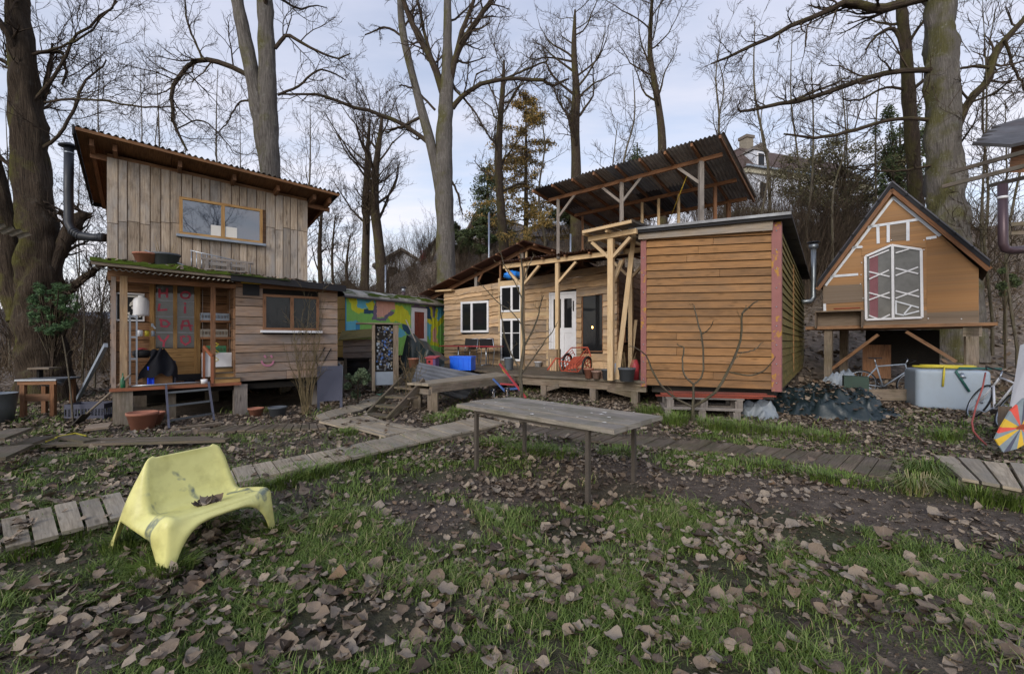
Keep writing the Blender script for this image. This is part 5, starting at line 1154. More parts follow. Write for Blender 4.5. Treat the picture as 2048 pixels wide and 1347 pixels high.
for u0, u1 in ((0, .07), (gw-.12, gw)): MB().fbox(Kg, u0, u1, 0, .09, gz0-.1, gz1-.02).build('post', 'old_timber', gt)
MB().fbox(Kg, -.35, gw+.05, -.03, .5, gz1, gz1+.03).build('top_board', 'old_timber', gt); MB().fbox(Kg, .07, gw-.12, .05, .07, gz0+.05, gz1).build('backing', 'dark_room', gt)
msm = ['blue_grey', 'charcoal', 'pot_grey', 'dark_steel', 'stone', 'dull_blue']
for k in range(170):
    uu, zz_ = random.uniform(.09, gw-.16), random.uniform(gz0+.36, gz1-.06); s = random.uniform(.02, .045)
    MB().fbox(Kg, uu, uu+s, .03+.015*random.random(), .05, zz_, zz_+s*random.uniform(.7, 1.5)).build('scrap_piece', random.choice(msm), gt)
MB().fbox(Kg, .07, gw-.12, .03, .05, gz0+.03, gz0+.34).build('lower_panel', 'blue_grey', gt)
# dark green tarp tent
tb = gp(850, 735)
def tent(s, q):
    x = s*2-1; d = 11.4+.5*q; top = px(815, 668, d); left = px(800, 735, d); right = px(888, 722, d)
    e = top if s < .3 else None
    p = left.lerp(top, s/.2) if s < .2 else top.lerp(right, (s-.2)/.8)
    return p+V((0, 0, .05*math.sin(s*19+q*5)*(s*(1-s)*3)))+V((0, .9*q, 0))+V((0, -.18*math.sin(s*11)*.4, 0))
mb = MB(); mb.grid(tent, 40, 10); base_l, base_r = px(800, 737, 11.4), px(888, 724, 11.4)
mb.grid(lambda s, q: tent(s, 0).lerp(base_l.lerp(base_r, max(0, (s-.1)/.9))+V((0, 0, -.1)), q)+V((0, -.05*math.sin(s*23)*math.sin(3.14*q), 0)), 40, 8)
mb.build('green_tarp_tent', 'tarp_green', None, 'dark green tarpaulin draped like a tent before the painted trailer', 'tarpaulin')
MB().tube([px(812, 640, 11.3), px(832, 684, 11.0)], .018, 6).build('tent_pole', 'post_grey', None, 'bare pole poking out of the green tarpaulin', 'pole')
pot('terracotta pot on the ground before the green tarpaulin', px(827, 735, 10.5), .09, .12, .22, 'terracotta')
bh = thing('bird_house', px(862, 733, 10.8), 'small red and purple painted nest box on the deck corner', 'nest box'); Kb = Fr(*px(853, 733, 10.8).xy, -20); zb_ = px(853, 733, 10.8).z
MB().fbox(Kb, 0, .17, 0, .17, zb_, zb_+.2).build('box', 'red_paint', bh); MB().fbox(Kb, .171, .24, .0, .17, zb_, zb_+.2).build('side', 'purple', bh); MB().hexa([Kb.P(-.03, -.04, zb_+.2), Kb.P(.27, -.04, zb_+.2), Kb.P(.27, .2, zb_+.24), Kb.P(-.03, .2, zb_+.24), Kb.P(-.03, -.04, zb_+.22), Kb.P(.27, -.04, zb_+.22), Kb.P(.27, .2, zb_+.26), Kb.P(-.03, .2, zb_+.26)]).build('lid', 'red_paint', bh)
MB().tube([Kb.P(.08, -.002, zb_+.12), Kb.P(.08, -.008, zb_+.12)], .03, 10).build('entrance_hole', 'black', bh)
MB().tube([onz(728, 789, .1), onz(748, 788, .1), onz(760, 790, .1), onz(766, 786, .12)], .022, 8).build('teal_hose', 'teal_hose', None, 'turquoise hose lying at the end of the trailer boardwalk', 'hose')
# ---------------------------------------------------------------- things on the deck
dz_ = ZD+.004
rt = thing('red_table', onz(985, 735, ZD), 'folding table with thin red top against the larch cabin wall', 'table')
p0, p1 = C.P(C.u(888, -.75), -.75, 0), C.P(C.u(998, -.75), -.75, 0); zt_ = C.hit(945, 692, -.75)[1]
MB().beam(V((p0.x, p0.y, zt_)), V((p1.x, p1.y, zt_)), .5, .03).build('top', 'red_paint', rt)
for f in (.28, .78):
    q = p0.lerp(p1, f); MB().tube([V((q.x, q.y, ZD+.03)), V((q.x, q.y, zt_-.016))], .022, 8).build('column', 'steel', rt)
    MB().tube([V((q.x, q.y, ZD+.03))-nb*.25, V((q.x, q.y, ZD+.05))-nb*.1, V((q.x, q.y, ZD+.05))+nb*.1, V((q.x, q.y, ZD+.03))+nb*.25], .02, 8).build('foot', 'steel', rt)
def dchair(label, x, v, yaw):
    c = C.P(C.u(x, v), v, ZD); th = thing('steel_chair', c, label, 'chair', 'chairs at the red table'); a = R(yaw); U_ = V((math.cos(a), math.sin(a), 0)); N_ = V((-math.sin(a), math.cos(a), 0))
    for s in (-1, 1):
        MB().tube([c+U_*s*.24-N_*.22, c+U_*s*.24-N_*.2+V((0, 0, .62)), c+U_*s*.24+N_*.1+V((0, 0, .64))], .013, 7).build('front_leg', 'steel', th)
        MB().tube([c+U_*s*.24+N_*.28, c+U_*s*.24+N_*.18+V((0, 0, .45)), c+U_*s*.24+N_*.27+V((0, 0, .86))], .013, 7).build('back_leg', 'steel', th)
    MB().beam(c-N_*.22+V((0, 0, .43)), c+N_*.2+V((0, 0, .42)), .44, .025).build('seat', 'black', th)
    MB().beam(c+N_*.215+V((0, 0, .58)), c+N_*.27+V((0, 0, .86)), .46, .02, U_.cross(N_)).build('backrest', 'black', th)
    MB().tube([c+U_*-.24+N_*.27+V((0, 0, .86)), c+U_*.24+N_*.27+V((0, 0, .86))], .013, 7).build('back_rail', 'steel', th)
dchair('steel and black chair at the red table, nearer the french door', 982, -.45, 150)
dchair('steel and black chair at the red table, farther from the french door', 935, -.45, -30)
Kx = Fr(*onz(900, 740, ZD).xy, -14); bx0 = Kx.u(942); btop = Kx.hit(920, 712)[1]
cb2 = thing('blue_box', Kx.P(bx0/2, .2, ZD), 'bright blue plastic cool box on the deck by the red table', 'box')
MB().fbox(Kx, 0, bx0, 0, .38, dz_, btop-.06).build('body', 'blue_plastic', cb2); MB().fbox(Kx, -.015, bx0+.015, -.015, .395, btop-.058, btop).build('lid', 'blue_plastic', cb2)
for k in range(4): uu = bx0*(.14+.24*k); MB().fbox(Kx, uu-.012, uu+.012, -.012, 0, dz_+.02, btop-.07).build('rib', 'blue_plastic', cb2)
def bucket(label, p, r, h, mat): b = MB().lathe(p, [(0, 0), (r*.8, 0), (r, h), (r+.012, h), (r+.012, h-.02), (r-.006, h-.02), (r*.76, .01), (0, .01)], 20).build('bucket', mat, None, label, 'bucket'); return b
bucket('grey plastic bucket on the deck beside the french door', onz(1018, 739, ZD+.003), .14, .34, 'blue_grey')
bucket('small white bucket on the deck against the larch wall', onz(1076, 733, ZD+.003), .11, .16, 'white_plastic')
# slatted wooden box by the door
Kw = Fr(*onz(1096, 741, ZD).xy, -30); ww = Kw.u(1113); zt1, zt2_ = Kw.hit(1104, 716)[1], Kw.hit(1104, 698)[1]
wb = thing('slatted_crate', Kw.P(ww/2, .15, ZD), 'tall narrow slatted wooden crate beside the white door', 'crate')
for k in range(5): uu = ww*k/5; MB().fbox(Kw, uu+.004, uu+ww/5-.006, 0, .02, dz_, zt1).build('slat', 'larch', wb)
MB().fbox(Kw, 0, ww, .021, .3, dz_, zt1-.01).build('inner', 'brown_timber', wb); MB().fbox(Kw, -.005, ww+.005, -.005, .28, zt1+.002, zt2_).build('top_box', 'larch', wb)
# red hand cart
zk = lambda X, Y: (1070+X/8.417, 640+Y/8.417)
dk = 11.0
kp = lambda X, Y, d: px(*zk(X, Y), d)
cart = thing('hand_cart', onz(1160, 743, ZD), 'rusty red steel-tube hand cart tipped forward on the deck', 'hand cart')
n0, n1 = 10.75, 11.35                                                 # near and far side depths
near = [(455, 850), (700, 870), (940, 610), (890, 470)]; 
def bar(pts, r=.016, nm='frame_tube'): MB().tube(pts, r, 7).build(nm, 'cart_red', cart)
bar([kp(400, 690, n0), kp(440, 850, n0), kp(720, 870, n0), kp(940, 600, n0+.1), kp(890, 465, n0+.1)]); bar([kp(400, 690, n0), kp(670, 705, n0), kp(890, 470, n0+.1)]); bar([kp(670, 705, n0), kp(720, 868, n0)])
bar([kp(440, 650, n1), kp(610, 465, n1), kp(670, 590, n1)]); bar([kp(620, 462, n1), kp(890, 458, n0+.1)]); bar([kp(400, 690, n0), kp(440, 640, n1)])
for f in (.25, .5, .75): bar([kp(670, 705, n0).lerp(kp(720, 868, n0), f), kp(890, 470, n0+.1).lerp(kp(940, 600, n0+.1), f)], .008)
for f in (.3, .6): bar([kp(450, 640, n1).lerp(kp(500, 700, n1), f), kp(610, 465, n1).lerp(kp(670, 590, n1), f)], .008)
for f in (.2, .4, .6, .8): bar([kp(400, 690, n0).lerp(kp(670, 705, n0), f), kp(440, 850, n0).lerp(kp(720, 868, n0), f)], .008)
MB().add([kp(480, 850, n0+.03), kp(710, 800, n0+.03), kp(920, 610, n0+.1), kp(650, 610, n1)], [(0, 1, 2, 3)]).build('tray', 'cart_red', cart)
bar([kp(440, 650, n0+.15), kp(350, 640, n0+.15), kp(210, 840, n0+.0)], .02, 'drawbar')
def wheel(c, r, ax, parent, tw=.022, rimm='steel', spokes=12, tyre='black_rubber'):
    ax = V(ax).normalized(); e1 = ax.orthogonal().normalized(); e2 = ax.cross(e1)
    pt = lambda a, rr: c+(e1*math.cos(a)+e2*math.sin(a))*rr
    w_ = MB().tube([pt(2*math.pi*k/28, r) for k in range(28)], tw, 8, closed=True).build('wheel', tyre, parent)
    MB().tube([pt(2*math.pi*k/28, r-tw*1.3) for k in range(28)], tw*.55, 6, closed=True).build('rim', rimm, w_)
    mb = MB()
    for k in range(spokes): a = 2*math.pi*k/spokes; mb.tube([pt(a, .02)+ax*(.02 if k % 2 else -.02), pt(a+.15, r-tw*1.5)], .0022 if spokes > 10 else .012, 4)
    mb.build('spokes', rimm, w_, kind='stuff'); MB().tube([c-ax*.05, c+ax*.05], .018, 8).build('hub', rimm, w_)
wheel(kp(875, 760, n0), .20, (-.75, .62, .1), cart, .026, 'cart_red', 6); wheel(kp(540, 700, n1), .20, (-.75, .62, .1), cart, .026, 'cart_red', 6)
# pots at the deck edge
for lab, X, Y, r0, r1, h, m_, dd in (('ribbed terracotta pot at the deck edge, left of the clay pots', 905, 975, .075, .105, .215, 'terracotta', 3), ('pale clay pot at the deck edge beside the ribbed one', 1035, 985, .07, .1, .17, 'pot_clay', 2), ('small brown clay pot tucked behind the pale one', 1140, 982, .06, .085, .14, 'pot_clay', 2), ('dark plastic pot left of the tall timber post', 1215, 990, .09, .11, .21, 'pot_grey', 3), ('dark grey pot with dry twigs beside the leaning planks', 1545, 1025, .13, .165, .27, 'pot_grey', 14)):
    x, y = zk(X, Y); pot(lab, onz(x, y, ZD+.004), r0, r1, h, m_, dead=dd)
for lab, X, Y, h, m_ in (('red plastic can by the red shed corner post', 1680, 1000, .42, 'red_paint'), ('white plastic tub behind the leaning planks', 1385, 940, .3, 'blue_grey')):
    x, y = zk(X, Y); p = onz(x, y, ZD+.003); MB().lathe(p, [(0, 0), (.09, 0), (.1, h*.7), (.05, h), (0, h)], 14).build('plastic_can', m_, None, lab, 'can')
# planks leaning by the shed
for lab, a, b, za, w_, m_ in (('long pale plank leaning between shed and porch, nearest', (1375, 1000), (1268, 468), .1, .09, 'new_timber'), ('pale plank leaning behind the nearest one beside the shed', (1340, 740), (1266, 560), .5, .08, 'new_timber'), ('short pale plank leaning against the red shed post', (1600, 850), (1272, 640), .3, .07, 'new_timber'), ('thin dark lath leaning behind the tall timber post', (1360, 720), (1230, 600), .8, .04, 'brown_timber')):
    x, y = zk(*a); p = onz(x, y, ZD+.0); p = onz(x, y, ZD); q = px(b[0], b[1], p.y+.15+za); MB().beam(p, q, w_*1.1, .035, (-.3, -1, 0)).build('leaning_plank', m_, None, lab, 'plank')
MB().tube([ch(1000-180*k/6*0+0, 0) and C.P(C.u(1138+14*k), -.12, 2.95-.05*math.sin(k/6*3.14)) for k in range(7)], .006, 5).build('light_string', 'black', None, 'thin black string of lights along the larch cabin wall', 'light string')

# ---------------------------------------------------------------- under and beside the wagon shed
pal = thing('pallet_stack', gp(1410, 838), 'two grey wooden pallets stacked before the wagon shed', 'pallets')
Kp = Fr(*gp(1330, 836).xy, -12); pw = Kp.u(1482); g0 = G(*Kp.P(.6, .2, 0).xy)-.01; hp = (Kp.hit(1400, 795)[1]-g0)/2
for k in range(2):
    z = g0+k*hp; off = .03*k
    for vv in (0, .3, .6):
        MB().fbox(Kp, off, pw+off, vv, vv+.1, z, z+.02).build('slat', 'post_grey', pal)
        for uu in (0, pw/2-.06, pw-.12): MB().fbox(Kp, uu+off, uu+off+.12, vv, vv+.1, z+.021, z+hp-.045).build('block', 'post_grey', pal)
    for vv in (-.02, .12, .28, .44, .58): MB().fbox(Kp, off-.02, pw+off+.02, vv, vv+.11, z+hp-.022, z+hp-.002).build('slat', 'post_grey', pal)
    for uu in (0, pw/2-.05, pw-.1): MB().fbox(Kp, uu+off, uu+off+.1, -.01, .69, z+hp-.044, z+hp-.023).build('bearer', 'post_grey', pal)
for k, (a, b, dv_) in enumerate(((-.15, pw+.35, .02), (-.05, pw+.6, .16), (.1, pw+.5, .3))):
    MB().fbox(Kp, a, b, dv_, dv_+.13, g0+2*hp+.003+.021*k, g0+2*hp+.022+.021*k).build('red_board', 'red_plank', None, ['red painted board on the pallets, lowest and frontmost', 'red painted board on the pallets, middle one', 'red painted board on the pallets, topmost'][k], 'board')
def lump(label, name, cx, cy, rx, ry, h, mat, yaw, seed, cat='tarpaulin', sharp=1.0):
    a = R(yaw); b = gp(cx, cy)
    def f(s, q):
        an = 2*math.pi*s; r = q; x, y = math.cos(an)*rx*r, math.sin(an)*ry*r
        rag = 1+.25*(float(fbm(math.cos(an)*2+seed, math.sin(an)*2))-.5)*r; x *= rag; y *= rag
        X, Y = b.x+x*math.cos(a)-y*math.sin(a), b.y+x*math.sin(a)+y*math.cos(a)
        prof_ = (1-r**1.6)**.9 if r < 1 else 0
        wx_, wy_ = X*4.6+2.5*float(fbm(X*2+seed, Y*2)), Y*3.2+2.5*float(fbm(Y*2, X*2+seed)); fold = (1-abs(2*float(vnoise(wx_+seed, wy_))-1))**2+.6*(1-abs(2*float(vnoise(wx_*2.3, wy_*2.3+seed))-1))**2
        z = h*prof_*(.55+.65*float(fbm(X*2.2+seed, Y*2.2)))+.24*sharp*(fold-.55)*(1-r**6)*(.35+.65*r)+.05*(float(vnoise(X*9, Y*9))-.5)*(1-r)
        return V((X, Y, G(X, Y)+max(z, -.0)+.005-.03*(r > .99)))
    return MB().grid(f, 120, 40).build(name, mat, None, label, cat)
tp1 = lump('dark green tarpaulin heap strewn with leaves beside the shed', 'tarp_heap', 1655, 824, 1.1, .68, .5, 'tarp_green', -25, 4)
lump('grey plastic sheeting bunched on top behind the tarpaulin heap', 'plastic_sheet', 1690, 792, .6, .35, .62, 'tarp_grey', -20, 11)
lump('crumpled grey sack beside the pallets', 'grey_sack', 1516, 834, .3, .24, .34, 'tarp_grey', -20, 21, 'sack')
gb = gp(1705, 775)
MB().fbox(Fr(*px(1688, 775, 9.6).xy, -30), 0, .42, 0, .3, px(1688, 800, 9.6).z, px(1688, 752, 9.6).z).build('green_case', 'case_green', None, 'dark green plastic case behind the tarpaulin heap', 'case')
# water tank with hoses
K = Fr(*px(1832, 790, 9.0).xy, -26); kw = K.u(1985); tz0, tz1 = G(*K.P(.5, .3, 0).xy)+.0, K.hit(1840, 738)[1]
def rbox(fr, u0, u1, v0, v1, z0, z1, r, bulge=.02):
    cu, cv, cz = mid(u0, u1), mid(v0, v1), mid(z0, z1); hu, hv, hz_ = (u1-u0)/2, (v1-v0)/2, (z1-z0)/2
    def f(s, q):
        an = 2*math.pi*s; ph = math.pi*(q-.5); n = .13
        sg = lambda x: math.copysign(abs(x)**n, x)
        cx_, sx_ = sg(math.cos(an)), sg(math.sin(an)); cp, sp_ = sg(math.cos(ph)), sg(math.sin(ph))
        return fr.P(cu+hu*cx_*cp, cv+hv*sx_*cp-.012*math.sin(3*s*6.28)*cp, cz+hz_*sp_)
    return f
tank = MB().grid(rbox(K, 0, kw, 0, .75, tz0, tz1, .08), 64, 28).build('water_tank', 'tank', None, 'large translucent white plastic water tank under the stilt hut', 'water tank')
q = K.hit(1924, 752, -.02); MB().tube([K.P(q[0], -.0, q[1]+.04), K.P(q[0], -.03, q[1]+.01), K.P(q[0], -.05, q[1]-.03)], [.04, .04, .055], 12).build('tap', 'steel', tank)
hs = thing('yellow_garden_hose', K.P(.5, .3, tz1), 'coiled yellow garden hose lying on the white water tank', 'hose')
cpts = []
for k in range(90): a = k*.36; r = .2+.04*math.sin(k*.31); cpts.append(K.P(.52+math.cos(a)*r*2.0+.05*math.sin(k*.13), .3+math.sin(a)*r*.9, tz1+.02+.0006*k))
MB().tube(cpts, .014, 6).build('coil', 'yellow_hose', hs)
a = K.hit(1888, 735, -.03); MB().tube([K.P(a[0]+.3, .1, tz1+.03), K.P(a[0]+.02, .02, tz1+.05), K.P(a[0], -.04, tz1-.03), K.P(a[0]-.02, -.04, tz1-.32)], .018, 7).build('free_end', 'yellow_hose', hs)
MB().tube([K.P(a[0]+.9, .2, tz1+.03), K.P(a[0]+.25, .03, tz1+.04), K.P(a[0]+.17, -.04, tz1-.02), K.P(a[0]+.36, -.05, tz1-.4)], .02, 7).build('green_hose', 'green_hose', None, 'dark green hose hanging over the front of the water tank', 'hose')
MB().beam(px(1712, 789, 9.6), px(1832, 789, 9.5), .05, .24).build('ground_beam', 'old_timber', None, 'thick grey timber lying in front of the road bicycle', 'timber')
MB().fbox(Fr(*px(1725, 760, 12.5).xy, -44), 0, .6, 0, .05, .4, 1.3).build('chipboard_panel', 'brown_timber', None, 'brown chipboard panel standing in the dark under the hut', 'panel')
def bike(label, base, head, lean, col, s=1.0):
    th = thing('bicycle', base, label, 'bicycle'); f = V((math.cos(head), math.sin(head), 0)); lat = V((-f.y, f.x, 0)); up = (V((0, 0, 1))*math.cos(lean)+lat*math.sin(lean)); ax = f.cross(up)
    W = lambda a, h: base+f*a*s+up*h*s
    r = .335
    wheel(W(-.5, r), (r-.02)*s, ax, th, .016*s, 'steel', 20); wheel(W(.5, r), (r-.02)*s, ax, th, .016*s, 'steel', 20)
    bb_, st_, hd, hb_ = W(-.07, .28), W(-.22, .80), W(.33, .82), W(.37, .66)
    for a, b in ((bb_, st_), (st_.lerp(bb_, .08), hd), (bb_, hb_), (W(-.5, r), bb_), (W(-.5, r), st_.lerp(bb_, .12)), (hd, hb_), (hb_, W(.5, r))): MB().tube([a, b], .016*s, 8).build('frame_tube', col, th)
    MB().tube([st_, W(-.255, .93)], .013*s, 7).build('seat_post', 'steel', th)
    sb_ = W(-.26, .945); MB().grid(lambda a, q: sb_+f*(.15-.28*q)*s+ax*(a-.5)*(.05+.12*q**2)*s*1.0+up*(.02*math.sin(math.pi*a)+.012*(q-.5)**2), 8, 10).build('saddle', 'black', th)
    hbp = W(.38, .93); MB().tube([hd, hbp], .013*s, 7).build('stem', 'steel', th)
    MB().tube([hbp-ax*.21+f*-.06-up*.06, hbp-ax*.2+f*.06, hbp, hbp+ax*.2+f*.06, hbp+ax*.21+f*-.06-up*.06], .012*s, 7).build('handlebar', 'black', th)
    MB().tube([bb_-ax*.01, bb_+ax*.01], .09*s, 20).build('chainring', 'dark_steel', th)
    MB().tube([bb_+f*.12-up*.1-ax*.1, bb_+f*.12-up*.1-ax*.03, bb_-ax*.03, bb_+ax*.03, bb_-f*.12+up*.1+ax*.03, bb_-f*.12+up*.1+ax*.1], .01*s, 6).build('crank', 'steel', th)
    return th
pb_ = px(1772, 806, 10.6); pb_.z = G(pb_.x, pb_.y)-.0; pb_.z = EYE-(797-CY)/FP*10.6
bike('white and black road bicycle parked in shade under the stilt hut', pb_, R(-20), R(-6), 'blue_grey')
pb2 = gp(1966, 846); bike('silver bicycle leaning at the right edge beside the water tank', pb2, R(64), R(-24), 'white_plastic')
hp_ = [px(1971, 745, 7.2), px(1965, 775, 7.0), px(1952, 812, 6.8), px(1944, 845, 6.5), px(1947, 862, 6.3), px(1958, 875, 6.2), px(1990, 905, 6.0)]
MB().tube(hp_, .012, 6).build('red_hose', 'red_hose', None, 'thin red hose hanging down past the silver bicycle', 'hose')
# white door slab and painted board at the right edge
a = gp(2022, 830); MB().hexa([px(2020, 818, 6.6), px(2048, 822, 6.4), px(2054, 822, 6.5), px(2026, 818, 6.7), px(2040, 690, 6.9), px(2068, 680, 6.7), px(2074, 680, 6.8), px(2046, 690, 7.0)]).build('white_door_panel', 'white_paint', None, 'weathered white door panel leaning at the right picture edge', 'panel')
MB().hexa([px(1996, 862, 6.3), px(2024, 850, 6.3), px(2024, 850, 6.6), px(1996, 862, 6.6), px(1996, 812, 6.3), px(2024, 812, 6.3), px(2024, 812, 6.6), px(1996, 812, 6.6)]).build('wood_crate', 'ply_grey', None, 'brown wooden box behind the leaning silver bicycle', 'box')
ub = thing('striped_board', gp(2010, 905), 'painted board with red, yellow, green and grey rays at the right edge', 'board')
cen = (2042, 855); ring = [(2048, 889), (2034, 897), (2007, 904), (1991, 878), (2003, 854), (2022, 822), (2048, 797), (2078, 800), (2098, 840), (2090, 880)]
plain('red_letter', '#d8523f', .6); plain('mural_deepgreen', '#2f8a4a', .6); plain('ray_orange', '#a5523a', .6); plain('ray_grey', '#7f8a8c', .6); plain('ray_yellow', '#d4ac2e', .6)
cl = ['ray_yellow', 'ray_grey', 'charcoal', 'ray_grey', 'ray_yellow', 'ray_grey', 'red_letter', 'ray_yellow', 'ray_grey', 'red_letter', 'ray_grey', 'charcoal', 'ray_yellow', 'red_letter', 'red_letter', 'mural_deepgreen', 'mural_deepgreen', 'red_letter', 'ray_yellow', 'ray_grey', 'red_letter', 'ray_grey']
zd = lambda x, y: px(x, y, 5.5+(905-y)*.0042); dense = []
for (xa, ya), (xb, yb) in zip(ring, ring[1:]+ring[:1]):
    n = max(1, int(math.hypot(xb-xa, yb-ya)/13)); dense += [(xa+(xb-xa)*k/n, ya+(yb-ya)*k/n) for k in range(n)]
for k in range(len(dense)):
    MB().poly([zd(*cen), zd(*dense[k]), zd(*dense[(k+1) % len(dense)])], .025, (.1, 1, .3)).build('ray', cl[k % len(cl)], ub)
c0_ = zd(*cen); MB().poly([c0_+V((math.cos(R(a))*.07, -.015-math.sin(R(a))*.02, math.sin(R(a))*.055)) for a in range(0, 360, 30)], .006, (0, -1, -.4)).build('centre_disc', 'ray_orange', ub)
# neighbour hut cut by the upper right edge
nh = thing('neighbour_hut', px(2060, 560, 7.5), 'dark shingled hut with brown flue cut by the upper right edge', 'hut')
zv = lambda X, Y: (1860+X/3.367, 220+Y/3.367)
for k in range(5):
    a = px(*zv(410+30*k, 235-28*k), 7.2+.25*k); b = px(2110, 262-8*k, 7.6+.25*k); MB().beam(a, b, .5, .05, (0, -.5, 1)).build('shingle_row', 'dark_sheet', nh)
MB().hexa([px(2018, 345, 7.6), px(2110, 345, 7.6), px(2110, 345, 9), px(2018, 345, 9), px(2024, 275, 7.6), px(2110, 275, 7.6), px(2110, 275, 9), px(2024, 275, 9)]).build('gable_wall', 'brown_timber', nh)
for (xa, ya), (xb, yb) in (((140, 420), (640, 280)), ((90, 515), (640, 375)), ((400, 510), (640, 455))):
    a, b = px(*zv(xa, ya), 8.0), px(*zv(xb+60, yb-15), 6.6); MB().beam(a, b, .05, .06).build('roof_batten', 'old_timber', nh)
for ya in (770, 830): MB().beam(px(*zv(545, ya), 7.2), px(2100, 220+(ya-15)/3.367, 7.0), .03, .06).build('wall_batten', 'old_timber', nh)
fl = MB().tube([px(*zv(489, 500), 7), px(*zv(492, 900), 7), px(*zv(505, 935), 7), px(*zv(540, 945), 7), px(*zv(700, 935), 7)], .06, 14).build('flue', 'pipe_brown', nh)
MB().tube([px(*zv(489, 582), 7), px(*zv(489, 598), 7)], .064, 14).build('flue_band', 'white_paint', fl)
# ---------------------------------------------------------------- vegetation
def bark(name, c1, c2, moss=.3, lich=.2):
    t = NT(name); uv = t.n('TexCoord').outputs['UV']; o = t.obj()
    g = t.noise(t.mapv(uv, (1.0, 11, 1)), 2.6, 6, .68, .9); col = t.ramp(g, (.32, lin(c2)), (.68, lin(c1)))
    n = t.noise(o, 1.5, 5, .65); n2 = t.noise(o, 6, 5, .7)
    nx_ = t.n('SeparateXYZ', {0: t.n('NewGeometry').outputs['Normal']})
    side = t.math('ADD', t.math('MULTIPLY', nx_.outputs[0], -.12), t.math('MULTIPLY', nx_.outputs[2], .12))
    mf = t.math('MULTIPLY', t.ramp(t.math('ADD', n, side), (.5, 0.0), (.66, 1.0)), moss); col = t.mix(mf, col, (.095, .09, .018, 1))
    col = t.mix(t.math('MULTIPLY', t.ramp(n2, (.56, 0.0), (.68, 1.0)), lich), col, (.30, .30, .28, 1))
    t.out(col, .9, t.math('ADD', g, t.math('MULTIPLY', n2, .3)), 1.0, .07, Specular_IOR_Level=.15)
bark('bark_big', '#5d5145', '#271f19', .85, .1); bark('bark_grey', '#85807a', '#4a443f', .75, .45); bark('bark_oak', '#5b4f44', '#2b241f', .5, .1)
bark('twig', '#685a4e', '#3f352e', .15, .0); bark('twig_pale', '#a0906f', '#6e6048', .25, .05); bark('bramble', '#8a7862', '#584a3c', .15, .0); bark('bark_young', '#7d7667', '#4b4238', .35, .3)
def nrmz(a): return a/np.maximum(np.linalg.norm(a, axis=-1, keepdims=True), 1e-9)
class Tubes:
    def __init__(s): s.V = []; s.F = []; s.U = []; s.n = 0
    def add(s, P, Rr, k, rough=0):                     # P (n,m,3), Rr (n,m), k sides
        n, m, _ = P.shape
        if not n: return
        T = np.empty_like(P); T[:, 1:-1] = P[:, 2:]-P[:, :-2]; T[:, 0] = P[:, 1]-P[:, 0]; T[:, -1] = P[:, -1]-P[:, -2]; T = nrmz(T)
        ref = nrmz(np.cross(T[:, 0], np.array([.31, .52, .17])+.1))[:, None, :].repeat(m, 1); ref = nrmz(ref-T*(ref*T).sum(-1, keepdims=True)); bn = np.cross(T, ref)
        a = np.arange(k)*2*np.pi/k
        RK = Rr[:, :, None]*np.ones(k)[None, None, :]
        if rough: RK = RK*(1+rough*(fbm(np.cos(a)[None, None, :]*2.2+np.arange(m)[None, :, None]*.35+np.arange(n)[:, None, None]*3.1, np.sin(a)[None, None, :]*2.2+np.arange(m)[None, :, None]*.12, 3)-.5))
        ring = P[:, :, None, :]+(ref[:, :, None, :]*np.cos(a)[None, None, :, None]+bn[:, :, None, :]*np.sin(a)[None, None, :, None])*RK[..., None]
        s.V.append(ring.reshape(-1, 3)); I = (s.n+np.arange(n*m*k)).reshape(n, m, k)
        J = np.roll(I, -1, 2); s.F.append(np.stack([I[:, :-1], J[:, :-1], J[:, 1:], I[:, 1:]], -1).reshape(-1, 4)); s.n += n*m*k
        L = np.concatenate([np.zeros((n, 1)), np.cumsum(np.linalg.norm(np.diff(P, axis=1), axis=-1), 1)], 1)
        cu = np.arange(k+1)[None, None, :]*2*np.pi/k*np.maximum(Rr[:, :1, None], .01)
        Lk = L[:, :, None].repeat(k+1, 2)+rng.random((n, 1, 1))*9; Ck = np.broadcast_to(cu, (n, m, k+1)); UVg = np.stack([Lk, Ck], -1)
        s.U.append(np.stack([UVg[:, :-1, :-1], UVg[:, :-1, 1:], UVg[:, 1:, 1:], UVg[:, 1:, :-1]], 3).reshape(-1, 2))
    def build(s, name, mat, parent=None, **k): return npmesh(name, np.concatenate(s.V), np.concatenate(s.F), mat, parent, np.concatenate(s.U), **k)
def grow(S, D, L, r0, m, wander, trop, taper=.25, kink=0):
    n = len(S); P = np.empty((n, m, 3)); P[:, 0] = S; d = nrmz(D)
    for i in range(1, m):
        d = nrmz(d+rng.normal(0, wander, (n, 3))+np.array([0, 0, 1.])*trop); P[:, i] = P[:, i-1]+d*(L/(m-1))[:, None]
    return P, r0[:, None]*np.linspace(1, taper, m)[None, :]
def spawn(P, Rr, L, c, t0, amin, amax, lr, rr, flat=0):
    n, m, _ = P.shape; t = t0+(1-t0)*(np.arange(c)[None, :]+rng.random((n, c)))/c; x = t*(m-1); i = np.minimum(x.astype(int), m-2); f = (x-i)[..., None]
    ar = np.arange(n)[:, None]; S = P[ar, i]*(1-f)+P[ar, i+1]*f; T = nrmz(P[ar, i+1]-P[ar, i]); R0 = Rr[ar, i]
    q = rng.normal(0, 1, (n, c, 3)); q[..., 2] *= (1-flat); q = nrmz(q-T*(q*T).sum(-1, keepdims=True)); an = rng.uniform(amin, amax, (n, c, 1))
    D = T*np.cos(an)+q*np.sin(an); LL = L[:, None]*lr*rng.uniform(.55, 1.25, (n, c))*(1.15-.55*t)
    return S.reshape(-1, 3), D.reshape(-1, 3), LL.reshape(-1), np.maximum(R0*rr, .0035).reshape(-1)
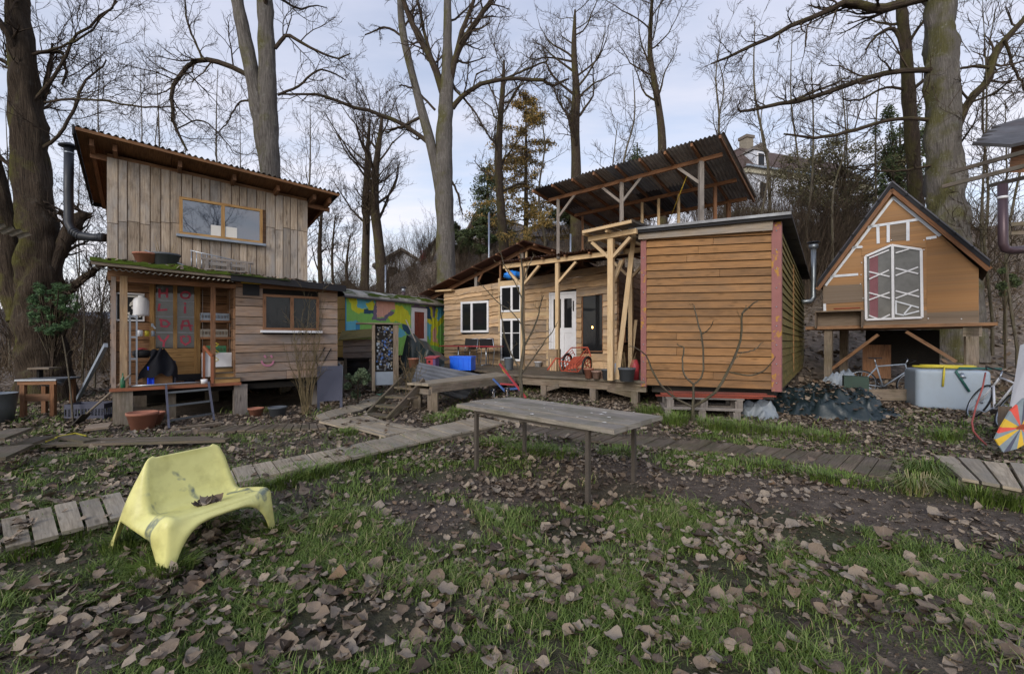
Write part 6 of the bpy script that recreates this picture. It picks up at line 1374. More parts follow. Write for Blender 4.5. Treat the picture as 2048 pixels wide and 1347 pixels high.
def smooth(pts, rad, m):
    pts = np.array([tuple(p) for p in pts], float); rad = np.array(rad, float); k = len(pts); x = np.linspace(0, k-1, m); out_ = np.empty((m, 3))
    for a, xx in enumerate(x):
        i = min(int(xx), k-2); f = xx-i; g = lambda j: pts[max(0, min(k-1, j))]
        p0, p1, p2, p3 = g(i-1), g(i), g(i+1), g(i+2); out_[a] = .5*(2*p1+(p2-p0)*f+(2*p0-5*p1+4*p2-p3)*f*f+(3*p1-p0-3*p2+p3)*f**3)
    return out_, np.interp(x, np.arange(len(rad)), rad)
def tree(name, label, d, stems, bmat, limbs=(), c1=9, c2=6, c3=5, l1=.5, trop=.05, group=None, rmin=.006, sub=1.0, jit=.03, L0=None, tw='twig', cat='tree', flare=1.0, lmat='bark_oak'):
    """stems: [(pixel points, pixel widths, t0, autolimbs)] ; limbs: [(pixel points, pixel widths)]"""
    tb = Tubes(); cr = Tubes(); tl = Tubes(); sc = 1/FP; base = None; sources = []
    for si, (pp, ww, t0, na) in enumerate(stems):
        dd = d if not isinstance(pp, tuple) else pp[1]; pp = pp if not isinstance(pp, tuple) else pp[0]
        P3 = [px(x, y, dd) for x, y in pp]; m = max(10, 3*len(pp)); m = m*3 if ww[0] > 30 else m; P_, R_ = smooth(P3, [w_/2*sc*dd*.93/(1+((x-CX)/FP)**2)**.5 for w_, (x, y) in zip(ww, pp)], m)
        if base is None:
            base = V(P_[0]); g = G(base.x, base.y)
            if base.z > g: P_ = np.concatenate([[[base.x, base.y, g-.2]], P_]); R_ = np.concatenate([[R_[0]*1.25*flare], R_])
            base.z = min(g, base.z)
        wob = 1+.05*np.sin(np.arange(len(R_))*.9+si); tb.add(P_[None], (R_*wob)[None], 26 if ww[0] > 30 else 12, .5 if ww[0] > 60 else .28); L_ = np.linalg.norm(np.diff(P_, axis=0), axis=1).sum()
        if na:
            S, D, L, r = spawn(P_[None], R_[None], np.array([L_]), na, t0, .6, 1.25, 1, .34)
            L = (L0 if L0 else L_*.28)*rng.uniform(.6, 1.2, len(L)); Pl, Rl = grow(S, D, L, r, 9, .16, trop, .22); tl.add(Pl, Rl, 6); sources.append((Pl, Rl, L))
    for pp, ww in limbs:
        dl = d
        if isinstance(pp, tuple): pp, dl = pp
        n = len(pp); off = rng.normal(0, .25)
        P3 = [px(x, y, dl+off*(i/(n-1))) for i, (x, y) in enumerate(pp)]; P_, R_ = smooth(P3, [w_/2*sc*dl*.85/(1+((x-CX)/FP)**2)**.5 for w_, (x, y) in zip(ww, pp)], 14); P_ += rng.normal(0, jit, P_.shape)*np.linspace(0, 1, 14)[:, None]
        tl.add(P_[None], R_[None], 7); sources.append((P_[None], R_[None], np.array([np.linalg.norm(np.diff(P_, axis=0), axis=1).sum()])))
    th = thing(name, base, label, cat, group)
    tb.build('trunk', bmat, th)
    if tl.V: tl.build('limbs', lmat, th)
    for Pl, Rl, L in sources:
        long = L.mean(); cc = int(c1*max(1, (long/2.2) if len(L) == 1 else 1))
        S, D, LL, r = spawn(Pl, Rl, np.minimum(L, 3.2), cc, .12, .45, 1.2, l1, .42); r = np.maximum(r, rmin*1.6); P1, R1 = grow(S, D, LL, r, 6, .22, trop*1.5, .3); cr.add(P1, R1, 3)
        S, D, L2, r = spawn(P1, R1, LL, c2, .15, .4, 1.1, .52, .6); r = np.maximum(r, rmin); P2, R2 = grow(S, D, L2, r, 4, .25, trop*2, .4); cr.add(P2, R2, 3)
        if c3:
            S, D, L3, r = spawn(P2, R2, L2, c3, .2, .4, 1.0, .5, .7); r = np.maximum(r*0+rmin*.7, rmin*.6); P3_, R3 = grow(S, D, L3, r, 3, .25, trop*2, .5); cr.add(P3_, R3, 3)
    cr.build('crown', tw, th)
    return th
# --- the big trees that frame the yard
tree('big_tree', 'massive dark mossy trunk with rough bark at the far left', 10.6, [([(92, 760), (84, 690), (80, 600), (78, 500), (68, 400), (56, 250), (45, 120), (35, 0), (28, -160)], [128, 112, 106, 100, 92, 82, 70, 58, 42], .55, 5), ([(45, 640), (25, 560), (10, 450), (-15, 330), (-45, 180), (-70, 0)], [70, 62, 56, 48, 40, 30], .4, 3)], 'bark_big',
     [([(100, 560), (118, 500), (142, 455), (170, 424)], [44, 42, 38, 32]), ([(100, 640), (130, 590), (175, 548), (225, 528)], [40, 30, 22, 12]), ([(70, 200), (110, 150), (150, 80), (215, 20), (260, -40)], [12, 10, 8, 6, 4]), ([(78, 300), (120, 270), (150, 210), (170, 160), (215, 120)], [12, 10, 9, 7, 4]), ([(60, 110), (100, 100), (160, 75), (235, 5)], [10, 8, 6, 4]), ([(90, 205), (150, 198), (230, 205), (300, 215), (350, 212)], [8, 7, 6, 5, 3]), ([(60, 380), (20, 330), (-20, 300)], [18, 14, 10]), ([(75, 105), (120, 105), (130, 130), (128, 170)], [12, 11, 9, 6])], c1=8, c2=7, c3=4, rmin=.006, tw='twig', flare=1.15)
tree('twin_tree', 'tall twin-stemmed grey tree behind the two-storey cabin', 14.6, [([(544, 620), (543, 500), (540, 340), (536, 230), (533, 100), (530, 0), (524, -140)], [50, 46, 44, 43, 38, 34, 24], .75, 3), ([(536, 345), (522, 250), (507, 160), (488, 70), (470, -20), (450, -140)], [34, 36, 34, 32, 28, 20], .8, 3)], 'bark_grey',
     [([(497, 152), (470, 137), (430, 122), (395, 121), (365, 142), (347, 175), (342, 212), (350, 255), (374, 302)], [13, 14, 14, 13, 12, 11, 10, 8, 5]), ([(550, 97), (566, 78), (580, 72), (620, 95), (665, 115), (700, 110)], [10, 10, 9, 7, 5, 3]), ([(405, 120), (398, 100), (380, 60), (372, 20), (360, -30)], [7, 6, 6, 5, 3]), ([(512, 202), (480, 204), (465, 225), (440, 262)], [7, 5, 4, 3]), ([(350, 260), (400, 240), (440, 270), (470, 310)], [4, 4, 3, 2]), ([(555, 190), (600, 170), (640, 140), (690, 160)], [7, 6, 5, 3])], c1=7, c2=6, c3=5, rmin=.0065, tw='twig')
tree('tall_tree', 'tall grey forked tree standing behind the painted trailer', 19.5, [([(893, 585), (890, 450), (888, 350), (889, 260), (893, 180), (895, 100), (895, 0), (893, -120)], [42, 38, 37, 34, 30, 20, 16, 11], .8, 3), ([(884, 400), (872, 335), (855, 262), (835, 190), (815, 110), (803, 40), (798, -60)], [26, 24, 21, 18, 16, 15, 12], .75, 3)], 'bark_grey',
     [([(886, 185), (868, 132), (845, 88), (820, 38), (800, -20), (785, -100)], [20, 16, 14, 13, 11, 8]), ([(898, 175), (912, 112), (935, 70), (965, 25), (990, -15), (1020, -80)], [18, 15, 14, 12, 11, 8]), ([(912, 110), (925, 60), (945, 10), (955, -50)], [12, 11, 9, 7]), ([(868, 130), (850, 70), (838, 10), (830, -60)], [9, 8, 7, 5]), ([(876, 302), (840, 272), (800, 246), (750, 226), (690, 208), (640, 191), (560, 187)], [13, 11, 10, 9, 8, 7, 4]), ([(905, 216), (925, 192), (970, 166), (1020, 158), (1080, 160), (1105, 170), (1138, 158)], [13, 11, 10, 9, 8, 7, 4]), ([(1010, 158), (1050, 140), (1096, 120)], [6, 5, 4]), ([(905, 155), (908, 175), (940, 210), (975, 265)], [7, 6, 5, 3]), ([(870, 220), (830, 180), (800, 170)], [6, 5, 3]), ([(902, 360), (915, 385), (925, 430)], [6, 5, 3]), ([(840, 235), (800, 255), (770, 265)], [8, 6, 3]), ([(800, 70), (770, 55), (730, 70)], [6, 5, 3])], c1=6, c2=6, c3=5, rmin=.008, tw='twig')
tree('big_tree', 'thick pale-barked trunk with long arching limbs behind the stilt hut', 15.0, [([(1908, 585), (1898, 480), (1890, 380), (1886, 250), (1882, 100), (1880, 0), (1878, -150)], [118, 100, 88, 82, 76, 70, 56], .8, 3)], 'bark_grey',
     [([(1868, 140), (1800, 142), (1720, 160), (1640, 190), (1575, 205), (1500, 218), (1470, 220)], [18, 16, 14, 13, 11, 8, 4]), ([(1870, -10), (1800, 8), (1750, 20), (1700, 2), (1640, 30), (1570, 60), (1500, 95), (1420, 130)], [24, 26, 28, 18, 14, 12, 9, 4]), ([(1868, 240), (1790, 238), (1700, 262), (1640, 273), (1570, 267)], [13, 11, 11, 9, 5]), ([(1575, 205), (1640, 180), (1700, 155)], [9, 7, 4]), ([(1865, 330), (1800, 342), (1750, 340)], [9, 7, 5]), ([(1925, 330), (1912, 280), (1935, 205), (1975, 165), (1985, 120), (2015, 75), (2060, 20)], [20, 22, 24, 24, 26, 20, 14]), ([(1978, 135), (1930, 135), (1880, 160)], [12, 8, 5]), ([(2010, 80), (2030, 140), (2060, 200)], [10, 8, 6])], c1=6, c2=6, c3=5, rmin=.0065)
tree('dark_tree', 'dark crooked trunk left of the thick pale-barked tree', 18.5, [([(1838, 470), (1828, 330), (1818, 200), (1812, 100), (1804, 30), (1798, -60)], [40, 34, 32, 28, 26, 18], .4, 6)], 'bark_oak', [([(1812, 120), (1790, 60), (1755, 70), (1730, 100)], [14, 12, 8, 5]), ([(1815, 180), (1770, 175), (1720, 200), (1690, 198)], [9, 7, 6, 4])], c1=6, c2=6, c3=4, L0=3, rmin=.008)
# --- bare oaks up the bank
def oak(label, d, stems, na, L0, group='bare oaks on the bank', c=(8, 6, 4), **k): return tree('bare_oak', label, d, [(pp, ww, t0, na) for pp, ww, t0 in stems], 'bark_oak', c1=c[0], c2=c[1], c3=c[2], L0=L0, group=group, trop=.09, rmin=.0095, l1=.55, **k)
oak('bare oak leaning left, the one above the small hillside house', 29, [([(765, 560), (757, 480), (750, 420), (750, 350), (758, 290), (765, 230)], [26, 22, 20, 17, 11, 5], .3)], 15, 4.2)
oak('straight bare oak left of the tall grey forked tree', 29.5, [([(729, 575), (732, 480), (733, 400), (734, 320), (740, 240)], [19, 17, 15, 12, 4], .28)], 15, 4.0)
oak('bare oak with yellowish bark before the conifer', 27, [([(1008, 500), (1002, 420), (997, 340), (998, 270), (1005, 190), (1008, 120)], [22, 19, 17, 15, 11, 4], .28)], 17, 3.8)
oak('tall bare oak centred above the low porch roof', 27, [([(1152, 440), (1152, 330), (1150, 250), (1152, 180), (1148, 100), (1150, 20)], [26, 22, 20, 17, 12, 4], .3)], 18, 4.0)
oak('bare tree rising behind the canopy peak', 26, [([(1325, 330), (1322, 250), (1312, 180), (1300, 110), (1302, 40), (1305, -20)], [20, 17, 14, 12, 9, 4], .3)], 16, 3.4)
for lab, x, y0, y1, w_ in (('slim bare tree at the left of the far oaks', 643, 590, 400, 12), ('slim bare tree close to the left cabin eave', 668, 590, 430, 7), ('slim bare tree just right of the cabin eave', 697, 600, 470, 8)): oak(lab, 31, [([(x, y0), (x-4, (y0+y1)/2), (x+3, y1)], [w_, w_*.8, w_*.3], .3)], 10, 2.4, c=(6, 5, 4), )
# --- thin bare trees on the right bank
ORD = 'first second third fourth fifth sixth seventh eighth ninth tenth eleventh twelfth thirteenth fourteenth fifteenth sixteenth seventeenth'.split()
def thin(x, y0, y1, d, w_, lean=0, lab='', na=9): return tree('thin_tree', lab, d, [([(x, y0), (x+lean*.4+random.uniform(-14, 14), (y0*2+y1)/3), (x+lean*.7+random.uniform(-14, 14), (y0+2*y1)/3), (x+lean, y1)], [w_*.75, w_*.6, w_*.4, w_*.15], .2, na+3)], 'bark_young', c1=6, c2=5, c3=0, L0=2.6, group='thin trees on the right bank', trop=.1, rmin=.008, tw='twig')
for k, (x, y0, y1, d, w_, ln) in enumerate(sorted(((1540, 470, 40, 24, 11, -30), (1612, 470, 120, 22, 9, 10), (1605, 460, 60, 26, 8, -20), (1665, 480, 180, 20, 8, 25), (1700, 450, 100, 25, 7, -25), (1755, 470, 60, 24, 8, 20), (1950, 600, 20, 17, 12, 40), (1985, 640, 0, 15, 11, -20), (2010, 660, 60, 16, 13, 50), (2035, 700, 200, 14, 12, -25), (1960, 690, 300, 14.5, 13, 10), (1430, 330, 60, 27, 8, 15), (1450, 320, 100, 28, 7, -20), (1255, 420, 140, 27, 8, 10), (1090, 480, 200, 28, 8, -12), (1230, 430, 240, 29, 6, 6), (1520, 440, 150, 23, 7, 20)))):
    thin(x, y0, y1, d, w_, ln, ORD[k]+' thin bare tree from the left on the bank behind the shed and hut')
for k, (x, y0, y1, d, w_, ln) in enumerate(sorted(((190, 720, 480, 12, 6, 10), (165, 730, 430, 13, 7, -14), (205, 730, 350, 15, 7, 20), (130, 720, 300, 15, 7, 30), (20, 720, 200, 16, 9, -10), (250, 640, 130, 22, 8, 30), (330, 600, 100, 25, 8, -20), (420, 600, 140, 26, 9, 15), (600, 600, 200, 26, 9, 20), (300, 600, 160, 27, 7, 25), (230, 600, 60, 24, 8, -25), (470, 600, 230, 27, 7, 10), (620, 600, 330, 30, 8, -10)))):
    tree('thin_tree', ORD[k]+' thin bare tree from the left in the thicket behind the two-storey cabin', d, [([(x, y0), (x+ln*.4+random.uniform(-16, 16), (y0*2+y1)/3), (x+ln*.8+random.uniform(-16, 16), (y0+2*y1)/3), (x+ln, y1)], [w_*.75, w_*.55, w_*.38, w_*.12], .18, 14)], 'bark_young', c1=6, c2=5, c3=2, L0=d*.15, group='thin trees behind the cabin', trop=.08, rmin=.0003*d, tw='twig')
# --- young trees in the yard
def yard(name, label, d, stems, limbs, c=(4, 2), rmin=.003, mat='bark_young', l1=.28):
    limbs = [(p, [w_*.78 for w_ in q]) for p, q in limbs]; stems = [(p, [w_*.82 for w_ in q], a, b) for p, q, a, b in stems]; return tree(name, label, d, stems, mat, limbs, lmat=mat, c1=c[0], c2=c[1], c3=0, l1=l1, rmin=rmin, jit=.008, tw='twig_pale', trop=.06)
yard('sapling', 'slender bare sapling standing right before the deck', 7.6, [([(1042, 850), (1043, 790), (1041, 745), (1048, 690), (1044, 640), (1046, 580), (1045, 540), (1040, 505)], [11, 11, 10, 8, 7, 6, 5, 2], .5, 0)], [([(1040, 738), (1015, 692), (1005, 645), (998, 590)], [6, 5, 4, 2]), ([(1045, 600), (1030, 565), (1012, 535), (1000, 500)], [4, 3, 3, 2]), ([(1050, 690), (1072, 645), (1080, 612), (1088, 590)], [6, 5, 4, 2]), ([(1042, 748), (1075, 705), (1100, 668), (1115, 650)], [5, 4, 3, 2]), ([(1047, 560), (1058, 530), (1068, 508)], [4, 3, 2]), ([(1044, 650), (1020, 620), (990, 600), (965, 570)], [4, 3, 3, 2])])
yard('pruned_fruit_tree', 'low pruned fruit tree with forked limbs before the wagon shed', 7.6, [([(1385, 842), (1386, 826), (1386, 812), (1387, 790), (1387, 768)], [11, 10, 9, 7, 6], .5, 0)], [([(1386, 814), (1345, 792), (1320, 768), (1303, 737), (1290, 706), (1258, 690)], [8, 7, 6, 6, 4, 2]), ([(1387, 768), (1369, 750), (1365, 722), (1367, 696), (1353, 688)], [6, 6, 5, 5, 3]), ([(1387, 768), (1404, 752), (1407, 712), (1403, 672), (1396, 645), (1389, 620), (1385, 606)], [6, 6, 6, 6, 5, 4, 2]), ([(1388, 812), (1428, 787), (1452, 748), (1470, 710), (1482, 672), (1482, 632), (1495, 616), (1516, 601)], [10, 9, 9, 8, 7, 6, 5, 3]), ([(1477, 705), (1505, 701), (1526, 682)], [5, 4, 2]), ([(1460, 744), (1500, 750), (1530, 740), (1550, 714)], [5, 5, 4, 2]), ([(1404, 668), (1420, 656), (1426, 641)], [4, 3, 2]), ([(1483, 628), (1494, 610)], [3, 2])], c=(2, 1), rmin=.0028, l1=.12, mat='bark_young')
yard('sapling', 'thin leaning sapling at the left before the grey metal profile', 8.0, [([(147, 858), (143, 800), (136, 740), (130, 700), (124, 670)], [7, 6, 5, 5, 3], .5, 0)], [([(132, 715), (140, 700), (155, 690)], [3, 2, 1])])
def shrub(label, x, y, d, n, spread, h, mat='twig_pale', r=.008, c=(5, 3), name='bare_shrub', group=None):
    b = gp(x, y) if d is None else V((px(x, y, d).x, d, 0)); b.z = G(b.x, b.y); th = thing(name, b, label, 'shrub', group); cr = Tubes(); st_ = Tubes()
    a = rng.uniform(0, 6.28, n); S = np.array([b.x, b.y, b.z-.02])+np.stack([np.cos(a)*.08, np.sin(a)*.08, a*0], -1)*rng.random((n, 1)); D = np.stack([np.cos(a)*spread*rng.random(n), np.sin(a)*spread*rng.random(n), np.ones(n)], -1); L = h*rng.uniform(.55, 1.1, n)
    P_, R_ = grow(S, D, L, np.full(n, r), 8, .07, .03, .3); st_.add(P_, R_, 5); st_.build('stems', mat, th)
    S, D, L2, r2 = spawn(P_, R_, L, c[0], .3, .3, .8, .35, .6); P2, R2 = grow(S, D, L2, r2, 5, .12, .06, .4); cr.add(P2, R2, 3)
    if c[1]: S, D, L3, r3 = spawn(P2, R2, L2, c[1], .2, .3, .9, .5, .8); P3_, R3 = grow(S, D, L3, r3, 4, .15, .05, .5); cr.add(P3_, R3, 3)
    cr.build('twigs', mat, th); return th
shrub('bare upright yellow-stemmed shrub before the lower cabin window', 612, 818, 8.7, 20, .34, 2.15)
shrub('thin bare shrub growing beside the timber stairs', 808, 800, 9.0, 9, .4, 1.05)
shrub('dry brown shrub at the corner of the green tarpaulin', 835, 790, 10.2, 12, .35, 1.0, 'straw')
b0 = shrub('tangled bare shrub in the undergrowth of the bank', 1100, 0, 20.5, 16, .6, 2.6, 'twig', .012, (7, 4), group='bare shrubs on the bank')
b1 = shrub('tangled bare shrub in the undergrowth of the bank', 900, 0, 22.5, 14, .8, 2.2, 'twig', .012, (7, 5), group='bare shrubs on the bank')
for k in range(230):
    if k >= 190: x, d = random.uniform(1440, 1760), random.uniform(19, 30)
    elif k < 60: x, d = random.uniform(650, 1000), random.uniform(20, 37)
    elif k < 140: x, d = random.uniform(1000, 2040), random.uniform(18.5, 36)
    else: x, d = random.uniform(-60, 640), random.uniform(12.5, 26)
    X = (x-CX)/FP*d; o = copy_tree(random.choice((b0, b1))); s = random.uniform(.6, 1.5) if k < 190 else random.uniform(1.3, 2.2); o.location = (X, d, G(X, d)-.05); o.scale = (s, s, s); o.rotation_euler.z = random.uniform(0, 6.28)
    if 140 <= k < 190: o['label'] = 'tangled bare shrub in the thicket behind the left cabin'; o['group'] = 'bare shrubs behind the cabin'
# tangle of brambles too dense to count
br = Tubes(); n = 6500; x = np.where(rng.random(n) < .75, np.where(rng.random(n) < .4, rng.uniform(640, 1000, n), rng.uniform(1000, 2100, n)), rng.uniform(-100, 640, n)); d = np.where(x > 640, rng.uniform(17.5, 37, n), rng.uniform(11.5, 30, n)); X = (x-CX)/FP*d
S = np.stack([X, d, gz(X, d)], -1); D = np.stack([rng.normal(0, .7, n), rng.normal(0, .5, n), rng.uniform(.4, 1.2, n)], -1); P_, R_ = grow(S, D, rng.uniform(.5, 2.6, n), rng.uniform(.006, .013, n), 5, .2, -.06, .4); br.add(P_, R_, 3); S, D, L3, r3 = spawn(P_, R_, np.full(n, 1.2), 1, .3, .4, 1.0, .6, .7); P_, R_ = grow(S, D, L3, r3, 3, .2, 0, .5); br.add(P_, R_, 3); br.build('brambles', 'bramble', kind='stuff')
# --- leafy evergreens
def leafmat(name, c1, c2):
    t = NT(name); a = t.n('Attribute', attribute_name='tint').outputs['Fac']; t.out(t.mix(a, lin(c1), lin(c2)), .6, Specular_IOR_Level=.3)
    t.b.inputs['Transmission Weight'].default_value = 0
leafmat('leaf_dark', '#2c3526', '#59663f'); leafmat('leaf_brown', '#474834', '#7c7554'); leafmat('leaf_bush', '#3c4d38', '#7b8a6a'); leafmat('leaf_conifer_lit', '#5a5834', '#b08f50'); leafmat('needle_green', '#2f4630', '#5a7a4c')  # conifer tint has the warm low sun painted in
def leaves_at(name, C_, size, mat, parent, asp=.45, droop=.3, **k):
    n = len(C_); a = nrmz(rng.normal(0, 1, (n, 3))*np.array([1, 1, .6])+np.array([0, 0, -droop])); q = nrmz(np.cross(a, rng.normal(0, 1, (n, 3)))); s = size*rng.uniform(.6, 1.3, (n, 1))
    nn = np.cross(a, q)*.15
    V_ = np.stack([C_-a*s*.5, C_+q*s*asp*.5+nn*s, C_+a*s*.5, C_-q*s*asp*.5+nn*s], 1).reshape(-1, 3); F_ = np.arange(n*4).reshape(n, 4)
    return npmesh(name, V_, F_, mat, parent, smooth=False, vcol=rng.random(n).repeat(4), **k)
def blobpts(n, lobes):                                 # lobes: (centre, radii)
    out_ = []
    w_ = np.array([l[1][0]*l[1][1]*l[1][2] for l in lobes])**.66; w_ = (w_/w_.sum()*n).astype(int)
    for (c, r), m in zip(lobes, w_): v = nrmz(rng.normal(0, 1, (m, 3)))*rng.random((m, 1))**.42; out_.append(np.array(tuple(c))+v*np.array(r))
    return np.concatenate(out_)
def evergreen(name, label, d, cx, cy, wx, wy, nl, n, size, mat, base_y, cat='tree', group=None, dd=1.5, stem=.12, asp=.45, ls=1.0):
    b = px(cx, base_y, d); b.z = G(b.x, b.y); th = thing(name, b, label, cat, group); lobes = []
    for k in range(nl):
        a = random.uniform(0, 6.28); r = random.random()**.5; c = px(cx+wx*r*math.cos(a)*.8, cy+wy*r*math.sin(a)*.8, d+random.uniform(-dd, dd)); s = random.uniform(.14, .36)*ls; lobes.append((c, (wx/FP*d*s, wx/FP*d*s, wy/FP*d*s*.8)))
    tb = Tubes(); top = px(cx, cy-wy*.5, d); P_ = np.array([[tuple(V((b.x, b.y, b.z-.1)).lerp(top, f)) for f in np.linspace(0, 1, 6)]]); tb.add(P_, np.linspace(stem, stem*.3, 6)[None], 7)
    S = np.array([tuple(V((b.x, b.y, b.z)).lerp(top, random.uniform(.25, .9))) for _ in lobes]); E_ = np.array([tuple(l[0]) for l in lobes]); LP = S[:, None]+(E_-S)[:, None]*np.linspace(0, 1, 4)[None, :, None]; tb.add(LP, np.linspace(stem*.35, .01, 4)[None].repeat(len(lobes), 0), 4)
    tb.build('trunk', 'bark_oak', th); leaves_at('crown', blobpts(n, lobes), size, mat, th, asp); return th
evergreen('evergreen_tree', 'dark spreading evergreen in front of the white villa', 25, 1690, 350, 170, 90, 90, 15000, .13, 'leaf_brown', 450, dd=2, ls=.55)
evergreen('evergreen_tree', 'dark evergreen mass left of the thick pale trunk', 24, 1800, 310, 75, 125, 50, 9000, .13, 'leaf_dark', 450, ls=.6)
evergreen('evergreen_tree', 'dark evergreen shrub row below the oaks in the middle', 30, 1180, 420, 95, 45, 16, 12000, .17, 'leaf_dark', 480)
evergreen('evergreen_tree', 'dark yew between the gabled house and the conifer', 30, 960, 470, 48, 40, 10, 7000, .16, 'leaf_dark', 520)
evergreen('evergreen_tree', 'dark bushy evergreen left of the gabled house', 31, 920, 470, 45, 38, 10, 7000, .16, 'leaf_dark', 530)
evergreen('leafy_bush', 'green leafy bush between the blackboard and the coop', 9.6, 716, 762, 30, 34, 12, 3800, .055, 'leaf_bush', 795, 'bush', dd=.25, stem=.02)
evergreen('leafy_bush', 'low evergreen bush in front of the stilts at far right', 14, 2010, 560, 30, 40, 6, 1200, .08, 'leaf_dark', 650, 'bush', dd=.6, stem=.03)
def conifer(label, d, x, y0, y1, w_, n, mat, size):
    b = px(x, y0, d); b.z = G(b.x, b.y); th = thing('conifer', b, label, 'tree'); top = px(x, y1, d); tb = Tubes(); P_ = np.array([[tuple(b.lerp(top, f)) for f in np.linspace(0, 1, 6)]]); tb.add(P_, np.linspace(.2, .03, 6)[None], 8)
    nb_ = 70; f = np.sort(rng.random(nb_))**.8*.92+.06; a = rng.uniform(0, 6.28, nb_); L = w_/FP*d*(1.05-f)*rng.uniform(.6, 1.15, nb_)+.3; S = np.array([tuple(b.lerp(top, q)) for q in f]); D = np.stack([np.cos(a), np.sin(a), np.full(nb_, .05)], -1); Pb, Rb = grow(S, D, L, np.full(nb_, .035), 7, .05, -.03, .2); tb.add(Pb, Rb, 4); tb.build('trunk', 'bark_oak', th)
    i = rng.integers(0, nb_, n); t_ = rng.random(n)**.7*5.99; k = t_.astype(int); fr_ = (t_-k)[:, None]; C_ = Pb[i, k]*(1-fr_)+Pb[i, k+1]*fr_; C_ = C_+rng.normal(0, 1, (n, 3))*np.array([.16, .16, .12])+np.array([0, 0, -.12])*rng.random((n, 1)); leaves_at('crown', C_, size, mat, th, .3, .8)
conifer('tall sparse conifer with warm low sunlight tinted into its needles among the oaks', 31, 1052, 500, 180, 150, 13000, 'leaf_conifer_lit', .24)
conifer('smaller dark conifer beside the warm-tinted one', 33, 975, 500, 330, 60, 5000, 'leaf_dark', .22)
conifer('slim conifer tip showing above the canopy', 34, 1275, 380, 285, 40, 2500, 'leaf_dark', .2)
evergreen('juniper_bush', 'soft green juniper growing before the big left trunk', 9.4, 104, 615, 62, 75, 70, 7500, .08, 'needle_green', 745, 'bush', dd=.4, stem=.03, asp=.14, ls=.42)

# ---------------------------------------------------------------- grass and leaves
def inpoly(X, Y, pl):
    r = np.zeros(X.shape, bool); j = len(pl)-1
    for i in range(len(pl)):
        xi, yi = pl[i]; xj, yj = pl[j]; c = ((yi > Y) != (yj > Y)) & (X < (xj-xi)*(Y-yi)/(yj-yi+1e-12)+xi); r ^= c; j = i
    return r
def blocked(X, Y):
    b = np.zeros(X.shape, bool)
    for pl in EXC: b |= inpoly(X, Y, pl)
    b |= inpoly(X, Y, np.array([tuple(SH.P(u, v, 0).xy) for u, v in ((-.1, .5), (SW, .5), (SW, 8), (-.1, 8))])) | inpoly(X, Y, np.array([tuple(A.P(u, v, 0).xy) for u, v in ((.1, .3), (uR-.1, .3), (uR-.1, 3.5), (.1, 3.5))]))
    return b
def scatter(n, d0, d1, pw=1.0, xmarg=1.25):
    d = (d0**2+(d1**2-d0**2)*rng.random(n)**pw)**.5; X = rng.uniform(-xmarg, xmarg, n)*d; return X, d
def grassy(X, Y):
    g = (1-mud(X, Y))*ss(.33, .54, fbm(X*2.1+40, Y*2.1+11, 3)); edge = np.exp(-((Y-(5.35+.13*X))/.35)**2)*.0
    return g
t = NT('grass'); a = t.n('Attribute', attribute_name='tint').outputs['Fac']; t.out(t.ramp(a, (.0, (.06, .10, .016, 1)), (.5, (.125, .19, .035, 1)), (.8, (.20, .25, .07, 1)), (1.0, (.38, .32, .17, 1))), .55, Specular_IOR_Level=.3)
GV, GT = [], []
for n, d0, d1, h0, wd in ((195000, 1.9, 4.0, .048, .0025), (115000, 4.0, 7.0, .055, .0038), (70000, 7.0, 11.5, .08, .0075)):
    X, Y = scatter(n, d0, d1); k = (rng.random(n) < grassy(X, Y)*(1 if d0 < 7 else .45)) & ~blocked(X, Y); X, Y = X[k], Y[k]; n = len(X)
    cl = fbm(X*3.3+9, Y*3.3+2, 2); h = h0*rng.uniform(.45, 1.3, n)*(.45+1.2*cl); a = rng.uniform(0, 6.28, n); bend = rng.uniform(.3, 1.7, n)*h; w_ = wd*rng.uniform(.7, 1.3, n)
    B_ = np.stack([X, Y, gz(X, Y)-.004], -1); dr = np.stack([np.cos(a), np.sin(a), a*0], -1); sd_ = np.stack([-np.sin(a), np.cos(a), a*0], -1)*w_[:, None]; up = np.array([0, 0, 1.])
    m_ = B_+up*(h*.6)[:, None]+dr*(bend*.3)[:, None]; tp = B_+up*h[:, None]*.95+dr*bend[:, None]
    GV.append(np.stack([B_-sd_, B_+sd_, m_+sd_*.8, m_-sd_*.8, tp+sd_*.12, tp-sd_*.12], 1)); GT.append(np.clip(rng.beta(2, 3, n)+.25*(cl-.5)+(rng.random(n) < .09)*.6, 0, 1).repeat(6))
# taller tufts along the walkway edges and at the tussocks
def tuft(x, y, n, r, h, straw=0):
    c = gp(x, y); a = rng.uniform(0, 6.28, n); rr = r*rng.random(n)**.6; X = c.x+np.cos(a)*rr; Y = c.y+np.sin(a)*rr; hh_ = h*rng.uniform(.5, 1.2, n); b2 = a+rng.normal(0, .5, n); bend = rng.uniform(.3, 1.0, n)*hh_; w_ = np.full(n, .0038)
    B_ = np.stack([X, Y, gz(X, Y)-.004], -1); dr = np.stack([np.cos(b2), np.sin(b2), a*0], -1); sd_ = np.stack([-np.sin(b2), np.cos(b2), a*0], -1)*w_[:, None]; up = np.array([0, 0, 1.])
    m_ = B_+up*(hh_*.65)[:, None]+dr*(bend*.35)[:, None]; tp = B_+up*(hh_*(.8 if not straw else .45))[:, None]+dr*bend[:, None]
    GV.append(np.stack([B_-sd_, B_+sd_, m_+sd_*.8, m_-sd_*.8, tp+sd_*.12, tp-sd_*.12], 1)); GT.append(np.clip(rng.beta(2, 3, n)+straw, 0, 1).repeat(6))
